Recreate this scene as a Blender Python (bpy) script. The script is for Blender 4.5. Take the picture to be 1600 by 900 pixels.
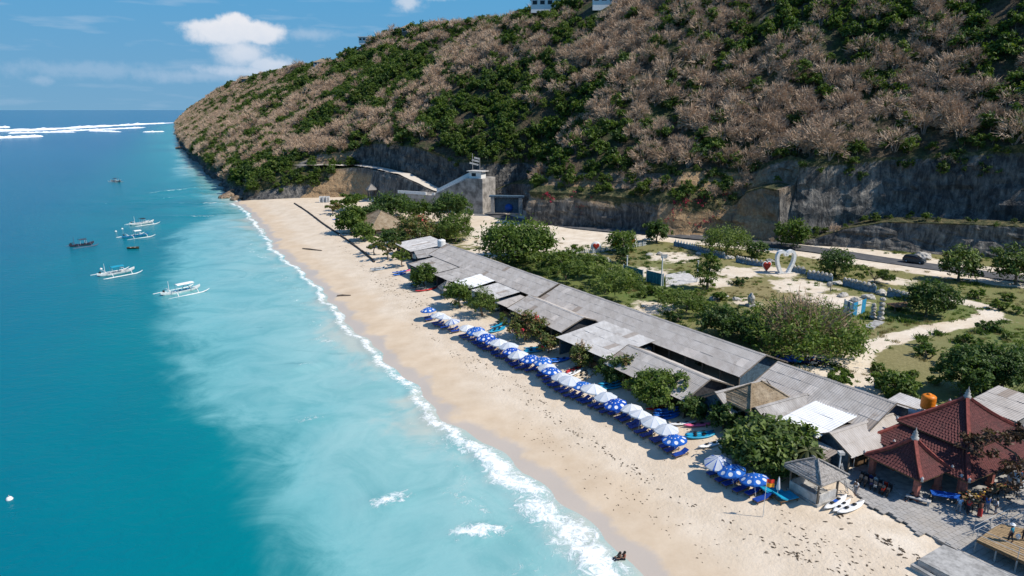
import bpy, bmesh, math, random
import numpy as np
from mathutils import Vector, Matrix
from mathutils.bvhtree import BVHTree
for _o in list(bpy.data.objects): bpy.data.objects.remove(_o, do_unlink=True)
SC = bpy.context.scene
COL = SC.collection
R = math.radians
# ---------------------------------------------------------------- camera, sky, sun, exposure
CAM_H, FPX = 37.0, 1066.0
PITCH = math.atan(279/FPX)
cam_d = bpy.data.cameras.new('camera'); cam = bpy.data.objects.new('camera', cam_d); COL.objects.link(cam)
cam.location = (0, 0, CAM_H); cam.rotation_euler = (math.pi/2-PITCH, 0, 0)
cam_d.sensor_width = 36; cam_d.lens = 36*FPX/1600; cam_d.clip_start = .5; cam_d.clip_end = 120000
SC.camera = cam
SUN_TO = Vector((1, -.32, 0)).normalized(); SUN_EL = R(50)
sdir = Vector((SUN_TO.x*math.cos(SUN_EL), SUN_TO.y*math.cos(SUN_EL), math.sin(SUN_EL)))
sun_d = bpy.data.lights.new('sun', 'SUN'); sun_d.energy = 4.2; sun_d.angle = R(.53); sun_d.color = (1, .93, .83)
sun = bpy.data.objects.new('sun', sun_d); COL.objects.link(sun); sun.location = (60, -60, 200)
sun.rotation_euler = (-sdir).to_track_quat('-Z', 'Y').to_euler()
SC.view_settings.view_transform = 'Standard'; SC.view_settings.look = 'None'
SC.view_settings.exposure = 0.45; SC.view_settings.gamma = 1
world = bpy.data.worlds.new('World'); SC.world = world; world.use_nodes = True
def build_world():
    nt = world.node_tree; nt.nodes.clear(); N = nt.nodes.new; L = nt.links.new
    out = N('ShaderNodeOutputWorld'); bg = N('ShaderNodeBackground'); bg.inputs[1].default_value = .14
    sky = N('ShaderNodeTexSky'); sky.sky_type = 'NISHITA'; sky.sun_disc = False
    sky.sun_elevation = SUN_EL; sky.sun_rotation = math.atan2(SUN_TO.x, SUN_TO.y)
    sky.air_density = 1.0; sky.dust_density = 0.0; sky.ozone_density = 2.0; sky.altitude = 1500
    def M(op, a, b=None, c=None, clamp=False):
        n = N('ShaderNodeMath'); n.operation = op; n.use_clamp = clamp
        for i, x in enumerate((a, b, c)):
            if x is None: continue
            if isinstance(x, (int, float)): n.inputs[i].default_value = x
            else: L(x, n.inputs[i])
        return n.outputs[0]
    geo = N('ShaderNodeNewGeometry'); sep = N('ShaderNodeSeparateXYZ')
    vm = N('ShaderNodeVectorMath'); vm.operation = 'SCALE'; vm.inputs[3].default_value = -1
    tc = N('ShaderNodeTexCoord'); L(tc.outputs['Generated'], sep.inputs[0])
    X, Y, Z = sep.outputs
    az = M('MULTIPLY', M('ARCTAN2', X, Y), 180/math.pi)
    el = M('MULTIPLY', M('ARCSINE', Z), 180/math.pi)
    comb = N('ShaderNodeCombineXYZ'); L(az, comb.inputs[0]); L(el, comb.inputs[1])
    # edge wobble
    n1 = N('ShaderNodeTexNoise'); n1.inputs['Scale'].default_value = .9; n1.inputs['Detail'].default_value = 7; n1.inputs['Roughness'].default_value = .62
    L(comb.outputs[0], n1.inputs['Vector'])
    wob = M('SUBTRACT', n1.outputs[0], .5)
    n2 = N('ShaderNodeTexNoise'); n2.inputs['Scale'].default_value = .5; n2.inputs['Detail'].default_value = 5
    mp = N('ShaderNodeMapping'); mp.inputs['Scale'].default_value = (.35, 2.2, 1); L(comb.outputs[0], mp.inputs[0]); L(mp.outputs[0], n2.inputs['Vector'])
    def blob(a0, e0, ra, re_, soft, wobk):
        da = M('DIVIDE', M('SUBTRACT', az, a0), ra); de = M('DIVIDE', M('SUBTRACT', el, e0), re_)
        r = M('SQRT', M('ADD', M('MULTIPLY', da, da), M('MULTIPLY', de, de)))
        r = M('ADD', r, M('MULTIPLY', wob, wobk))
        n = N('ShaderNodeMapRange'); n.interpolation_type = 'SMOOTHSTEP'
        n.inputs['From Min'].default_value = 1.0; n.inputs['From Max'].default_value = 1.0-soft
        L(r, n.inputs['Value']); return n.outputs[0]
    import itertools
    acc = None
    # the anvil cloud: flat spreading head, narrower neck, layered base
    for a in ((-20.9,5.75,4.4,.85,.5,.9), (-21.8,5.35,3.2,1.1,.55,.9), (-19.3,5.45,2.6,1.0,.5,.8), (-20.6,4.0,2.9,1.7,.9,1.0),
              (-19.6,2.75,6.0,.8,.95,1.2), (-18.6,3.2,2.6,1.0,.7,1.1), (-20.9,6.15,1.7,.8,.45,.9)):
        b = blob(*a); acc = b if acc is None else M('MAXIMUM', acc, b)
    c1 = M('MULTIPLY', acc, .86)
    soft = None
    for a, k in (((-15.6,5.5,3.2,.6,1,1.6),.25), ((-16.5,2.7,5.5,.9,1,1.4),.5), ((-24,2.4,7.5,.7,1,1.6),.38), ((-30,2.6,9,.8,1,1.8),.25), ((-8.0,8.0,1.6,1.0,.9,1.6),.5),
                 ((-6.0,8.9,2.6,.9,.9,1.6),.6), ((-33.5,1.9,1.0,.5,.9,1.6),.33), ((-30.5,2.3,6,.35,1,2),.2)):
        b = M('MULTIPLY', blob(*a), k); soft = b if soft is None else M('MAXIMUM', soft, b)
    # scattered thin streaks all round the horizon
    mr = N('ShaderNodeMapRange'); mr.inputs['From Min'].default_value = .55; mr.inputs['From Max'].default_value = .8; mr.inputs['To Max'].default_value = .3
    L(n2.outputs[0], mr.inputs[0])
    low = N('ShaderNodeMapRange'); low.inputs['From Min'].default_value = 14; low.inputs['From Max'].default_value = 5; L(el, low.inputs[0])
    soft = M('MAXIMUM', soft, M('MULTIPLY', mr.outputs[0], low.outputs[0]))
    fac = M('MAXIMUM', c1, soft)
    # cloud body tone: brighter crest, greyer middle
    sh = N('ShaderNodeMapRange'); sh.inputs['From Min'].default_value = 2.2; sh.inputs['From Max'].default_value = 6.4; L(M('ADD', el, M('MULTIPLY', wob, 2.2)), sh.inputs[0])
    cc = N('ShaderNodeMix'); cc.data_type = 'RGBA'; cc.inputs[6].default_value = (2.9, 3.45, 4.25, 1); cc.inputs[7].default_value = (4.85, 4.75, 4.85, 1); L(sh.outputs[0], cc.inputs[0])
    hsv = N('ShaderNodeMix'); hsv.data_type = 'RGBA'; hsv.blend_type = 'MULTIPLY'; hsv.inputs[0].default_value = 1
    L(sky.outputs[0], hsv.inputs[6]); hsv.inputs[7].default_value = SKY_TINT
    lowb = N('ShaderNodeMapRange'); lowb.inputs['From Min'].default_value = 40; lowb.inputs['From Max'].default_value = 12; L(el, lowb.inputs[0])
    hz = N('ShaderNodeMapRange'); hz.inputs['From Min'].default_value = 0; hz.inputs['From Max'].default_value = 10; L(el, hz.inputs[0])
    blue = N('ShaderNodeMix'); blue.data_type = 'RGBA'; blue.inputs[6].default_value = (.98, 2.05, 3.12, 1); blue.inputs[7].default_value = (.50, 1.9, 3.45, 1); L(hz.outputs[0], blue.inputs[0])
    base = N('ShaderNodeMix'); base.data_type = 'RGBA'; L(lowb.outputs[0], base.inputs[0]); L(hsv.outputs[2], base.inputs[6]); L(blue.outputs[2], base.inputs[7])
    mix = N('ShaderNodeMix'); mix.data_type = 'RGBA'; L(fac, mix.inputs[0]); L(base.outputs[2], mix.inputs[6]); L(cc.outputs[2], mix.inputs[7])
    L(mix.outputs[2], bg.inputs[0]); L(bg.outputs[0], out.inputs[0])
SKY_TINT = (.60, .88, 1.08, 1)
build_world()
SC.render.resolution_x = 1024; SC.render.resolution_y = 576
SC.cycles.max_bounces = 6; SC.cycles.diffuse_bounces = 3; SC.cycles.transparent_max_bounces = 8
SC.cycles.use_denoising = True
try: SC.cycles.denoiser = 'OPENIMAGEDENOISE'
except Exception: pass

# ---------------------------------------------------------------- frame of reference: s runs up the coast, u inland
ES = Vector((-.47148552606754135, .8818737997632164, 0)); EU = Vector((ES.y, -ES.x, 0)); P0 = Vector((10.492804, 48.126558, 0))
def W(s, u, z=0.0): return P0 + ES*s + EU*u + Vector((0, 0, z))
def SUof(p):
    d = Vector((p[0], p[1], 0)) - P0
    return d.dot(ES), d.dot(EU)
HEAD = math.atan2(ES.y, ES.x)          # heading of the coast line
def at(px, py, z=0.0):                 # map reading: the ground point at height z under a point of the survey photo
    a = (px-800)/FPX; b = (450-py)/FPX; c, s = math.cos(PITCH), math.sin(PITCH)
    d = (a, c+b*s, -s+b*c); t = (z-CAM_H)/d[2]
    return Vector((a*t, d[1]*t, z))
def proj(p):
    c, s = math.cos(PITCH), math.sin(PITCH); z = p[2]-CAM_H
    dep = p[1]*c - z*s; up = p[1]*s + z*c
    if dep < .1: return (-9e9, 9e9, dep)
    return (800+FPX*p[0]/dep, 450-FPX*up/dep, dep)
def interp(x, xs, ys): return float(np.interp(x, xs, ys))
_GU = [-60, -25, -3, 0, 6, 14, 20, 40, 90, 130, 200]; _GZ = [-5, -1.6, -.22, 0, .75, 1.55, 1.9, 2.7, 3.8, 4.6, 5]
_SS = [-200, -20, 0, 15, 34, 60, 81, 100, 120, 140, 154, 180, 209, 235, 262]; _SU_ = [4, 2, 0, .6, -2.6, -2.6, -2.9, -1.6, -1.6, -2.4, -2.8, -.8, 0, 1.0, -.5]
def ush(s): return np.interp(s, _SS, _SU_) + .45*np.sin(np.asarray(s)*.31) + .3*np.sin(np.asarray(s)*.83+1)
def zg(s, u):
    w = np.clip(1-np.asarray(u)/20., 0, 1)
    return np.interp(np.asarray(u)-ush(s)*w, _GU, _GZ)
def G(s, u): return W(s, u, float(zg(s, u)))
def ground(p): s, u = SUof(p); return float(zg(s, u))
def gat(px, py):                       # ground point, height solved by iteration
    z = 2.0
    for _ in range(6):
        p = at(px, py, z); z = ground(p)
    return Vector((p.x, p.y, z))
rng = random.Random(7); nr = np.random.default_rng(11)

# ---------------------------------------------------------------- numpy value noise
_perm = np.random.default_rng(3).permutation(512)
def _h(i, j, k): return _perm[(_perm[(_perm[i & 511] + j) & 511] + k) & 511]/511.0
def vnoise(x, y, z=0.0):
    x, y, z = np.broadcast_arrays(np.asarray(x, float), np.asarray(y, float), np.asarray(z, float))
    i, j, k = np.floor(x).astype(int), np.floor(y).astype(int), np.floor(z).astype(int)
    f, g, h = x-i, y-j, z-k; f, g, h = f*f*(3-2*f), g*g*(3-2*g), h*h*(3-2*h)
    r = 0
    for a in (0, 1):
        for b in (0, 1):
            for c in (0, 1):
                r = r + _h(i+a, j+b, k+c)*(f if a else 1-f)*(g if b else 1-g)*(h if c else 1-h)
    return r*2-1
def fbm(x, y, z=0.0, o=4, gain=.5):
    r, a, t = 0, 1, 0
    for q in range(o):
        r = r + a*vnoise(np.asarray(x)*2**q+17.3*q, np.asarray(y)*2**q+5.1*q, np.asarray(z)*2**q); t += a; a *= gain
    return r/t

# ---------------------------------------------------------------- scene objects
def link(o, parent=None):
    COL.objects.link(o)
    if parent is not None: o.parent = parent
    return o
def tag(o, label=None, cat=None, group=None, kind=None):
    for k, v in (('label', label), ('category', cat), ('group', group), ('kind', kind)):
        if v: o[k] = v
    return o
def thing(name, label, cat, loc=(0, 0, 0), rotz=0.0, group=None):
    o = bpy.data.objects.new(name, None); o.empty_display_size = .3; link(o); o.location = loc; o.rotation_euler = (0, 0, rotz)
    return tag(o, label, cat, group)
_kids = {}
def kids(o):
    return [c for c in ALLKIDS.get(o.name, [])]
ALLKIDS = {}
def setparent(o, p):
    o.parent = p; ALLKIDS.setdefault(p.name, []).append(o)
def dup(o, loc, rotz=None, label=None, scale=None, group=None, tilt=None):
    def rec(x, par):
        c = x.copy(); COL.objects.link(c)
        if par is not None: setparent(c, par)
        for ch in ALLKIDS.get(x.name, []): rec(ch, c)
        return c
    c = rec(o, None); c.location = loc
    e = list(c.rotation_euler)
    if rotz is not None: e[2] = rotz
    if tilt is not None: e[0], e[1] = tilt
    c.rotation_euler = e
    if label: c['label'] = label
    if group: c['group'] = group
    if scale is not None: c.scale = scale if hasattr(scale, '__len__') else (scale,)*3
    return c
class MB:
    def __init__(s): s.v = []; s.f = []; s.m = []; s.smooth = []
    def add(s, vs, fs, mi=0, sm=False):
        b = len(s.v); s.v += [tuple(x) for x in vs]
        for f in fs: s.f.append([i+b for i in f]); s.m.append(mi); s.smooth.append(sm)
        return s
    def box(s, c, d, rz=0, mi=0, M=None):
        hx, hy, hz = d[0]/2, d[1]/2, d[2]/2
        vs = [Vector((x, y, z)) for z in (-hz, hz) for x, y in ((-hx, -hy), (hx, -hy), (hx, hy), (-hx, hy))]
        T = M if M is not None else Matrix.Rotation(rz, 3, 'Z')
        return s.add([T @ v + Vector(c) for v in vs], [(3, 2, 1, 0), (4, 5, 6, 7), (0, 1, 5, 4), (1, 2, 6, 5), (2, 3, 7, 6), (3, 0, 4, 7)], mi)
    def beam(s, a, b, w, h=None, mi=0):
        a, b = Vector(a), Vector(b); d = b-a; L = d.length; h = h or w
        x = d.normalized(); up = Vector((0, 0, 1)) if abs(x.z) < .95 else Vector((0, 1, 0))
        y = up.cross(x).normalized(); z = x.cross(y)
        return s.box((a+b)/2, (L, w, h), mi=mi, M=Matrix((x, y, z)).transposed())
    def tube(s, pts, rad, n=6, mi=0, cap=True, sm=True):
        pts = [Vector(p) for p in pts]; k = len(pts)
        rad = [rad]*k if not hasattr(rad, '__len__') else rad
        vs = []; ref = None
        for i, p in enumerate(pts):
            d = (pts[min(i+1, k-1)]-pts[max(i-1, 0)]).normalized()
            if ref is None: ref = Vector((1, 0, 0)) if abs(d.x) < .8 else Vector((0, 1, 0))
            x = (ref - d*ref.dot(d)).normalized(); y = d.cross(x); ref = x
            for j in range(n):
                a = 2*math.pi*j/n; vs.append(p + (x*math.cos(a)+y*math.sin(a))*rad[i])
        fs = [(i*n+j, i*n+(j+1) % n, (i+1)*n+(j+1) % n, (i+1)*n+j) for i in range(k-1) for j in range(n)]
        s.add(vs, fs, mi, sm)
        if cap: s.add(vs[:n], [tuple(range(n-1, -1, -1))], mi); s.add(vs[-n:], [tuple(range(n))], mi)
        return s
    def lathe(s, prof, n=12, c=(0, 0, 0), mi=0, sm=True, a0=0):
        vs = [(c[0]+r*math.cos(a0+2*math.pi*j/n), c[1]+r*math.sin(a0+2*math.pi*j/n), c[2]+z) for r, z in prof for j in range(n)]
        fs = [(i*n+j, i*n+(j+1) % n, (i+1)*n+(j+1) % n, (i+1)*n+j) for i in range(len(prof)-1) for j in range(n)]
        return s.add(vs, fs, mi, sm)
    def prism(s, poly, z0, z1, mi=0):
        n = len(poly); vs = [(x, y, z0) for x, y in poly]+[(x, y, z1) for x, y in poly]
        return s.add(vs, [tuple(range(n-1, -1, -1)), tuple(range(n, 2*n))]+[(i, (i+1) % n, n+(i+1) % n, n+i) for i in range(n)], mi)
    def slab(s, poly3, th, mi=0):       # polygon of 3-D points thickened downward
        n = len(poly3); p = [Vector(x) for x in poly3]; q = [x-Vector((0, 0, th)) for x in p]
        return s.add(p+q, [tuple(range(n)), tuple(range(2*n-1, n-1, -1))]+[(i, n+i, n+(i+1) % n, (i+1) % n) for i in range(n)], mi)
    def mesh(s, name, mats):
        me = bpy.data.meshes.new(name); me.from_pydata(s.v, [], s.f)
        for m in (mats if isinstance(mats, (list, tuple)) else [mats]): me.materials.append(m)
        me.polygons.foreach_set('material_index', s.m); me.polygons.foreach_set('use_smooth', s.smooth)
        me.update(); return me
    def build(s, name, mats, parent=None, loc=None, rot=None):
        o = bpy.data.objects.new(name, s.mesh(name, mats)); link(o)
        if parent is not None: setparent(o, parent)
        if loc is not None: o.location = loc
        if rot is not None: o.rotation_euler = rot
        return o
def put(name, me, parent=None, loc=None, rot=None, scale=None):
    o = bpy.data.objects.new(name, me); link(o)
    if parent is not None: setparent(o, parent)
    if loc is not None: o.location = loc
    if rot is not None: o.rotation_euler = rot
    if scale is not None: o.scale = scale
    return o
def npmesh(name, V, F, mats, smooth=False, attrs=None, mi=None):
    me = bpy.data.meshes.new(name); V = np.asarray(V, np.float32); F = np.asarray(F, np.int32)
    me.vertices.add(len(V)); me.vertices.foreach_set('co', V.ravel())
    k = F.shape[1]; me.loops.add(F.size); me.loops.foreach_set('vertex_index', F.ravel())
    me.polygons.add(len(F)); me.polygons.foreach_set('loop_start', np.arange(0, F.size, k, dtype=np.int32))
    if mi is not None: me.polygons.foreach_set('material_index', np.asarray(mi, np.int32))
    me.polygons.foreach_set('use_smooth', np.full(len(F), smooth))
    for m in (mats if isinstance(mats, (list, tuple)) else [mats]): me.materials.append(m)
    me.update(calc_edges=True)
    for kx, a in (attrs or {}).items():
        at_ = me.attributes.new(kx, 'FLOAT', 'POINT'); at_.data.foreach_set('value', np.asarray(a, np.float32).ravel())
    return me
def gridfaces(nr_, nc):
    i = np.arange(nr_-1)[:, None]*nc + np.arange(nc-1)[None, :]
    return np.stack([i, i+1, i+1+nc, i+nc], -1).reshape(-1, 4)

# ---------------------------------------------------------------- materials
class NT:
    def __init__(s, name):
        s.m = bpy.data.materials.new(name); s.m.use_nodes = True; s.nt = s.m.node_tree
        s.b = s.nt.nodes['Principled BSDF']; s.out = s.nt.nodes['Material Output']
        s.b.inputs['Specular IOR Level'].default_value = .3
    def N(s, t): return s.nt.nodes.new(t)
    def L(s, a, b): s.nt.links.new(a, b)
    def attr(s, n): x = s.N('ShaderNodeAttribute'); x.attribute_name = n; return x.outputs['Fac']
    def obj(s, scale=(1, 1, 1)):
        t = s.N('ShaderNodeTexCoord'); mp = s.N('ShaderNodeMapping'); mp.inputs['Scale'].default_value = scale
        s.L(t.outputs['Object'], mp.inputs[0]); return mp.outputs[0]
    def pos(s, scale=(1, 1, 1), rz=0):
        t = s.N('ShaderNodeNewGeometry'); mp = s.N('ShaderNodeMapping'); mp.inputs['Scale'].default_value = scale; mp.inputs['Rotation'].default_value = (0, 0, rz)
        s.L(t.outputs['Position'], mp.inputs[0]); return mp.outputs[0]
    def noise(s, vec, scale, detail=4, rough=.55, dist=0):
        n = s.N('ShaderNodeTexNoise'); n.inputs['Scale'].default_value = scale; n.inputs['Detail'].default_value = detail
        n.inputs['Roughness'].default_value = rough; n.inputs['Distortion'].default_value = dist; s.L(vec, n.inputs['Vector']); return n.outputs[0]
    def rnd(s): return s.N('ShaderNodeObjectInfo').outputs['Random']
    def mathn(s, op, a, b=None, clamp=False):
        n = s.N('ShaderNodeMath'); n.operation = op; n.use_clamp = clamp
        for i, x in enumerate((a, b)):
            if x is None: continue
            if isinstance(x, (int, float)): n.inputs[i].default_value = x
            else: s.L(x, n.inputs[i])
        return n.outputs[0]
    def rng(s, v, a, b, c=0., d=1., smooth=True):
        n = s.N('ShaderNodeMapRange'); n.interpolation_type = 'SMOOTHSTEP' if smooth else 'LINEAR'
        for i, x in zip(('From Min', 'From Max', 'To Min', 'To Max'), (a, b, c, d)): n.inputs[i].default_value = x
        s.L(v, n.inputs['Value']); return n.outputs[0]
    def ramp(s, v, stops):
        n = s.N('ShaderNodeValToRGB'); e = n.color_ramp.elements
        while len(e) < len(stops): e.new(.5)
        for x, (p, c) in zip(e, stops): x.position = p; x.color = (*c, 1)
        s.L(v, n.inputs[0]); return n.outputs[0]
    def mix(s, f, a, b, mode='MIX'):
        n = s.N('ShaderNodeMix'); n.data_type = 'RGBA'; n.blend_type = mode
        for i, x in ((0, f), (6, a), (7, b)):
            if isinstance(x, (int, float)): n.inputs[i].default_value = x
            elif isinstance(x, tuple): n.inputs[i].default_value = (*x, 1) if len(x) == 3 else x
            else: s.L(x, n.inputs[i])
        return n.outputs[2]
    def col(s, c):
        if isinstance(c, tuple): s.b.inputs['Base Color'].default_value = (*c, 1)
        else: s.L(c, s.b.inputs['Base Color'])
        return s
    def rough(s, r):
        if isinstance(r, (int, float)): s.b.inputs['Roughness'].default_value = r
        else: s.L(r, s.b.inputs['Roughness'])
        return s
    def bump(s, h, strength=.5, dist=.1):
        n = s.N('ShaderNodeBump'); n.inputs['Strength'].default_value = strength; n.inputs['Distance'].default_value = dist
        s.L(h, n.inputs['Height']); s.L(n.outputs[0], s.b.inputs['Normal']); return s
_mc = {}
def paint(name, c, rough=.6, var=.18, scale=3.0, metal=0., bump=0., rand=.12):
    """plain painted / worn surface: base colour broken by grime noise and a little per-object change"""
    if name in _mc: return _mc[name]
    t = NT(name); v = t.obj()
    n = t.noise(v, scale, 5, .65)
    dark = tuple(x*(1-var*1.6) for x in c); light = tuple(min(1, x*(1+var*.7)) for x in c)
    base = t.mix(t.rng(n, .3, .7), dark, light)
    base = t.mix(t.mathn('MULTIPLY', t.rnd(), rand*2), base, t.mix(1., base, (.55, .55, .55), 'MULTIPLY'))
    t.col(base).rough(rough); t.b.inputs['Metallic'].default_value = metal
    if bump: t.bump(t.noise(v, scale*8, 3), bump, .03)
    _mc[name] = t.m; return t.m
def leafmat(name, cols, trans=.38, var=.5):
    """foliage: leaf attribute 'tone' picks between leaf colours, object random shifts the whole plant"""
    t = NT(name); a = t.attr('tone'); r = t.rnd()
    x = t.mathn('ADD', t.mathn('MULTIPLY', a, 1-var*.5), t.mathn('MULTIPLY', r, var*.5))
    k = len(cols); c = t.ramp(x, [(i/(k-1), q) for i, q in enumerate(cols)])
    t.col(c).rough(.55); t.b.inputs['Specular IOR Level'].default_value = .25
    if trans:
        tr = t.N('ShaderNodeBsdfTranslucent'); t.L(t.mix(1., c, (1.1, 1.25, .5), 'MULTIPLY'), tr.inputs[0])
        ms = t.N('ShaderNodeMixShader'); ms.inputs[0].default_value = trans
        t.L(t.b.outputs[0], ms.inputs[1]); t.L(tr.outputs[0], ms.inputs[2]); t.L(ms.outputs[0], t.out.inputs[0])
    return t.m
# ================================================================ TERRAIN
ST = """-60: 200,5|202,12|208,13|212,29|235,50|275,88
0: 160,5|162,12.3|168,13|172,29|195,50|240,88
36: 138,4.8|140,12.2|146,12.8|150,29|172,50|220,88
48: 129.5,4.8|131.5,12|138,12.5|143,28.5|166,50|212,88
62: 119.5,4.7|121.5,11.3|130,12|135,26.5|157,48|203,88
69: 115,4.6|116.5,9|126,10.8|130.5,26|150,47|198,88
74: 111.5,4.5|112.5,6|120,7.6|123.5,25|146,45|195,88
79: 108.6,4.5|109.2,5.2|111.5,6|114.5,24.5|144,44|192,88
80.8: 107.6,4.5|108.1,5|109.6,5.6|112.5,24|143,43|191,88
81.5: 106.4,4.5|107.4,17.5|112.6,18.6|115.5,24|143,43|191,88
86: 104.5,4.5|106,18|113,19|115.5,25|140,42|189,88
90: 103.5,4.5|105,16.5|110,18|113,23|138,42|187,88
94: 103.5,4.4|105.2,12.5|108,15|112,21|135,42|186,88
99: 96,4.4|97.8,13|102,16|106,21|131,42|184,88
104.5: 87.5,4.3|89.2,14.5|94,17|97,21|126,42|182,88
106: 89,4.3|90.4,14|94,16.5|97,20|125,42|181,88
114: 87,4.2|88,13|92,15.5|96,20|122,42|178,88
125: 79,4|80.2,13.5|84,15.5|88,19.5|115,42|174,88
138: 67,3.9|68,13.5|72,15.5|76,19|107,42|168,88
140: 67.5,3.9|68.5,13.5|73,15.5|77,19|106,42|168,88
143: 79,3.9|80,13.5|83,15.5|86,19.5|105,42|166,88
150: 80,3.9|81,13.5|84,15.5|87,19.5|104,42|165,88
163.5: 80,4|81,13|84,15|88,19|104,40|161,88
174: 80,4.5|81,12|83,13|86,19.5|101,40|159,87
178.5: 68,6.5|69,7|70,7.4|71.5,19.5|97,40|158,87
190: 57,7.8|59,8.2|63.5,8.6|65.5,20|92,40|155,87
206: 48.5,3|50.5,13.5|56,13.8|58,24|85,42|150,87
228: 42.5,2.6|46.5,14.3|52.5,14.6|54.5,24.5|80,42|147,87
240: 37,2.3|43.5,14.3|49,14.8|51,24|76,42|144,86.5
248: 24,1.5|34,13|43,15|46,21|72,40|142,86
256: 11,.6|22,11|33,15|38,19.5|68,40|141,86
264: 2,-.8|8,7|22,13|30,18|62,37|140,80.5
300: 1,-.8|5,7|18,15|28,20|58,37|137,80
340: 2.9,-.8|6,8|16,15|27,21|56,37|134,80.5
400: 2,-.8|5,8|16,15|27,22|58,40|134,83
455: 2,-.8|5,8|16,15|27,22|60,44|136,86
500: 2,-.8|5,8|16,15|27,21|54,38|134,89
526: 1.5,-.8|5,8|16,15|27,21|54,37|134,86
540: 1.5,-.8|5,8|16,15|27,21|54,36|134,78
600: 3,-.8|6.5,8|18,15|28,21|56,36|132,75
741: 6,-.8|9.5,8|20,15|30,21|58,37|132,78
1000: 14,-.8|18,8|30,16|40,22|70,42|132,82
1325: 27,-.8|31,8|42,16|52,22|80,42|133,81
1750: 46,-.8|50,8|58,15|66,22|92,42|133,70
1880: 54,-.8|57,7|63,13|70,20|85,34|112,48
1940: 64,-1|68,3|75,5|80,8|88,12|100,14
1975: 80,-2|82,-2|84,-2|86,-2|88,-2|95,-2"""
st_s, st_p = [], []
for l in ST.split('\n'):
    a, b = l.split(':'); st_s.append(float(a)); st_p.append([list(map(float, q.split(','))) for q in b.split('|')])
st_s = np.array(st_s); st_p = np.array(st_p)            # (n, 6, 2)
def prof(s): return np.stack([[np.interp(s, st_s, st_p[:, k, c]) for c in (0, 1)] for k in range(6)])   # (6,2,...)
def edgeline(s, u, amp):                               # ragged plan of rock
    return amp*fbm(s/9., u/40., 3.1, 3)
# s columns: fine near, coarse far
scols = np.concatenate([np.arange(-58, 300, 1.05), 300+np.cumsum(np.linspace(1.3, 9, 330))]); scols = scols[scols < 1975]
scols = np.append(scols, 1975.)
# rows: subdivisions of each profile span, tags for the face material
SPANS = [(0, 1, 15), (1, 2, 6), (2, 3, 14), (3, 4, 22), (4, 5, 30)]
def build_hill():
    P = prof(scols)                                       # (6,2,ns)
    rows, tags_ = [], []
    for a, b, n in SPANS:
        for i in range(n):
            f = i/n; rows.append(P[a]*(1-f)+P[b]*f); tags_.append((a, f))
    rows.append(P[5]); tags_.append((5, 0))
    for du, dz in ((12, 1.5), (40, 3), (120, 5), (400, 8)):
        rows.append(P[5]+np.array([[du], [dz]])*np.where(scols < 1940, 1, 0)); tags_.append((5, 1))
    Rr = np.stack(rows)                                   # (nr,2,ns)
    U, Z = Rr[:, 0, :].copy(), Rr[:, 1, :].copy(); S = np.broadcast_to(scols, U.shape).copy()
    tg = np.array([t[0] for t in tags_])[:, None]; fr = np.array([t[1] for t in tags_])[:, None]
    endfade = np.clip((1960-S)/40, 0, 1)
    # cliffs: ragged ribs and ledges pushed in and out along u
    cl = np.where((tg == 0) | (tg == 2), 1., 0.)*np.sin(np.pi*np.clip(fr, 0, 1))**.5
    far = np.clip((S-245)/30, 0, 1)
    rib = 1.1*fbm(S/2.4, Z/4.5, 1.3, 4, .65)+2.4*fbm(S/9., Z/14., 7.7, 3)+.55*np.round(2.2*fbm(S/4.5, Z/3., 5.7, 2))
    ledge = .45*fbm(S/30., Z/1.1, 2.2, 3)
    U += cl*(rib*(1+1.2*far)+ledge)*endfade*(1-.55*((tg == 0) & (S > 165) & (S < 232)))
    top = (tg == 1)*(fr > 0)
    Z += top*.35*fbm(S/3., U/3., 4., 3)*endfade
    Z += np.where((tg == 3) & (fr == 0), 1.6*fbm(S/6., 1.5, 9., 3)+.6*fbm(S/1.7, 3.5, 2., 2), 0)*endfade
    # hillside: gullies and swells
    hs = np.where(tg >= 3, 1., 0.); ramp_ = np.where(tg == 3, fr, np.where(tg == 4, 1-.35*fr, .35))*hs
    gul = fbm(S/38.+.02*U/10, U/120., 5.5, 3)*5.5+fbm(S/15., U/45., 8.5, 3)*2.2
    for s0, w, dp in ((478, 22, 15), (205, 16, 5), (120, 12, 4), (585, 14, 5), (300, 12, 5), (58, 10, 4)):
        gul = gul-dp*np.exp(-((S-s0-(U-90)*.25)/w)**2)
    Z += gul*ramp_*endfade
    Z += np.where(tg >= 4, 1., 0)*(2.6*fbm(S/21., 4.4, 1.5, 3)+1.4*fbm(S/7., U/9., 3.5, 2))*endfade*np.where(tg == 4, fr, 1)
    V = np.stack([P0.x+ES.x*S+EU.x*U, P0.y+ES.y*S+EU.y*U, Z], -1)
    return S, U, Z, V, tags_
hS, hU, hZ, hV, hT = build_hill()
NR = len(hT); NC = len(scols); N_CLIFF = sum(n for _, _, n in SPANS[:3])
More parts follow.
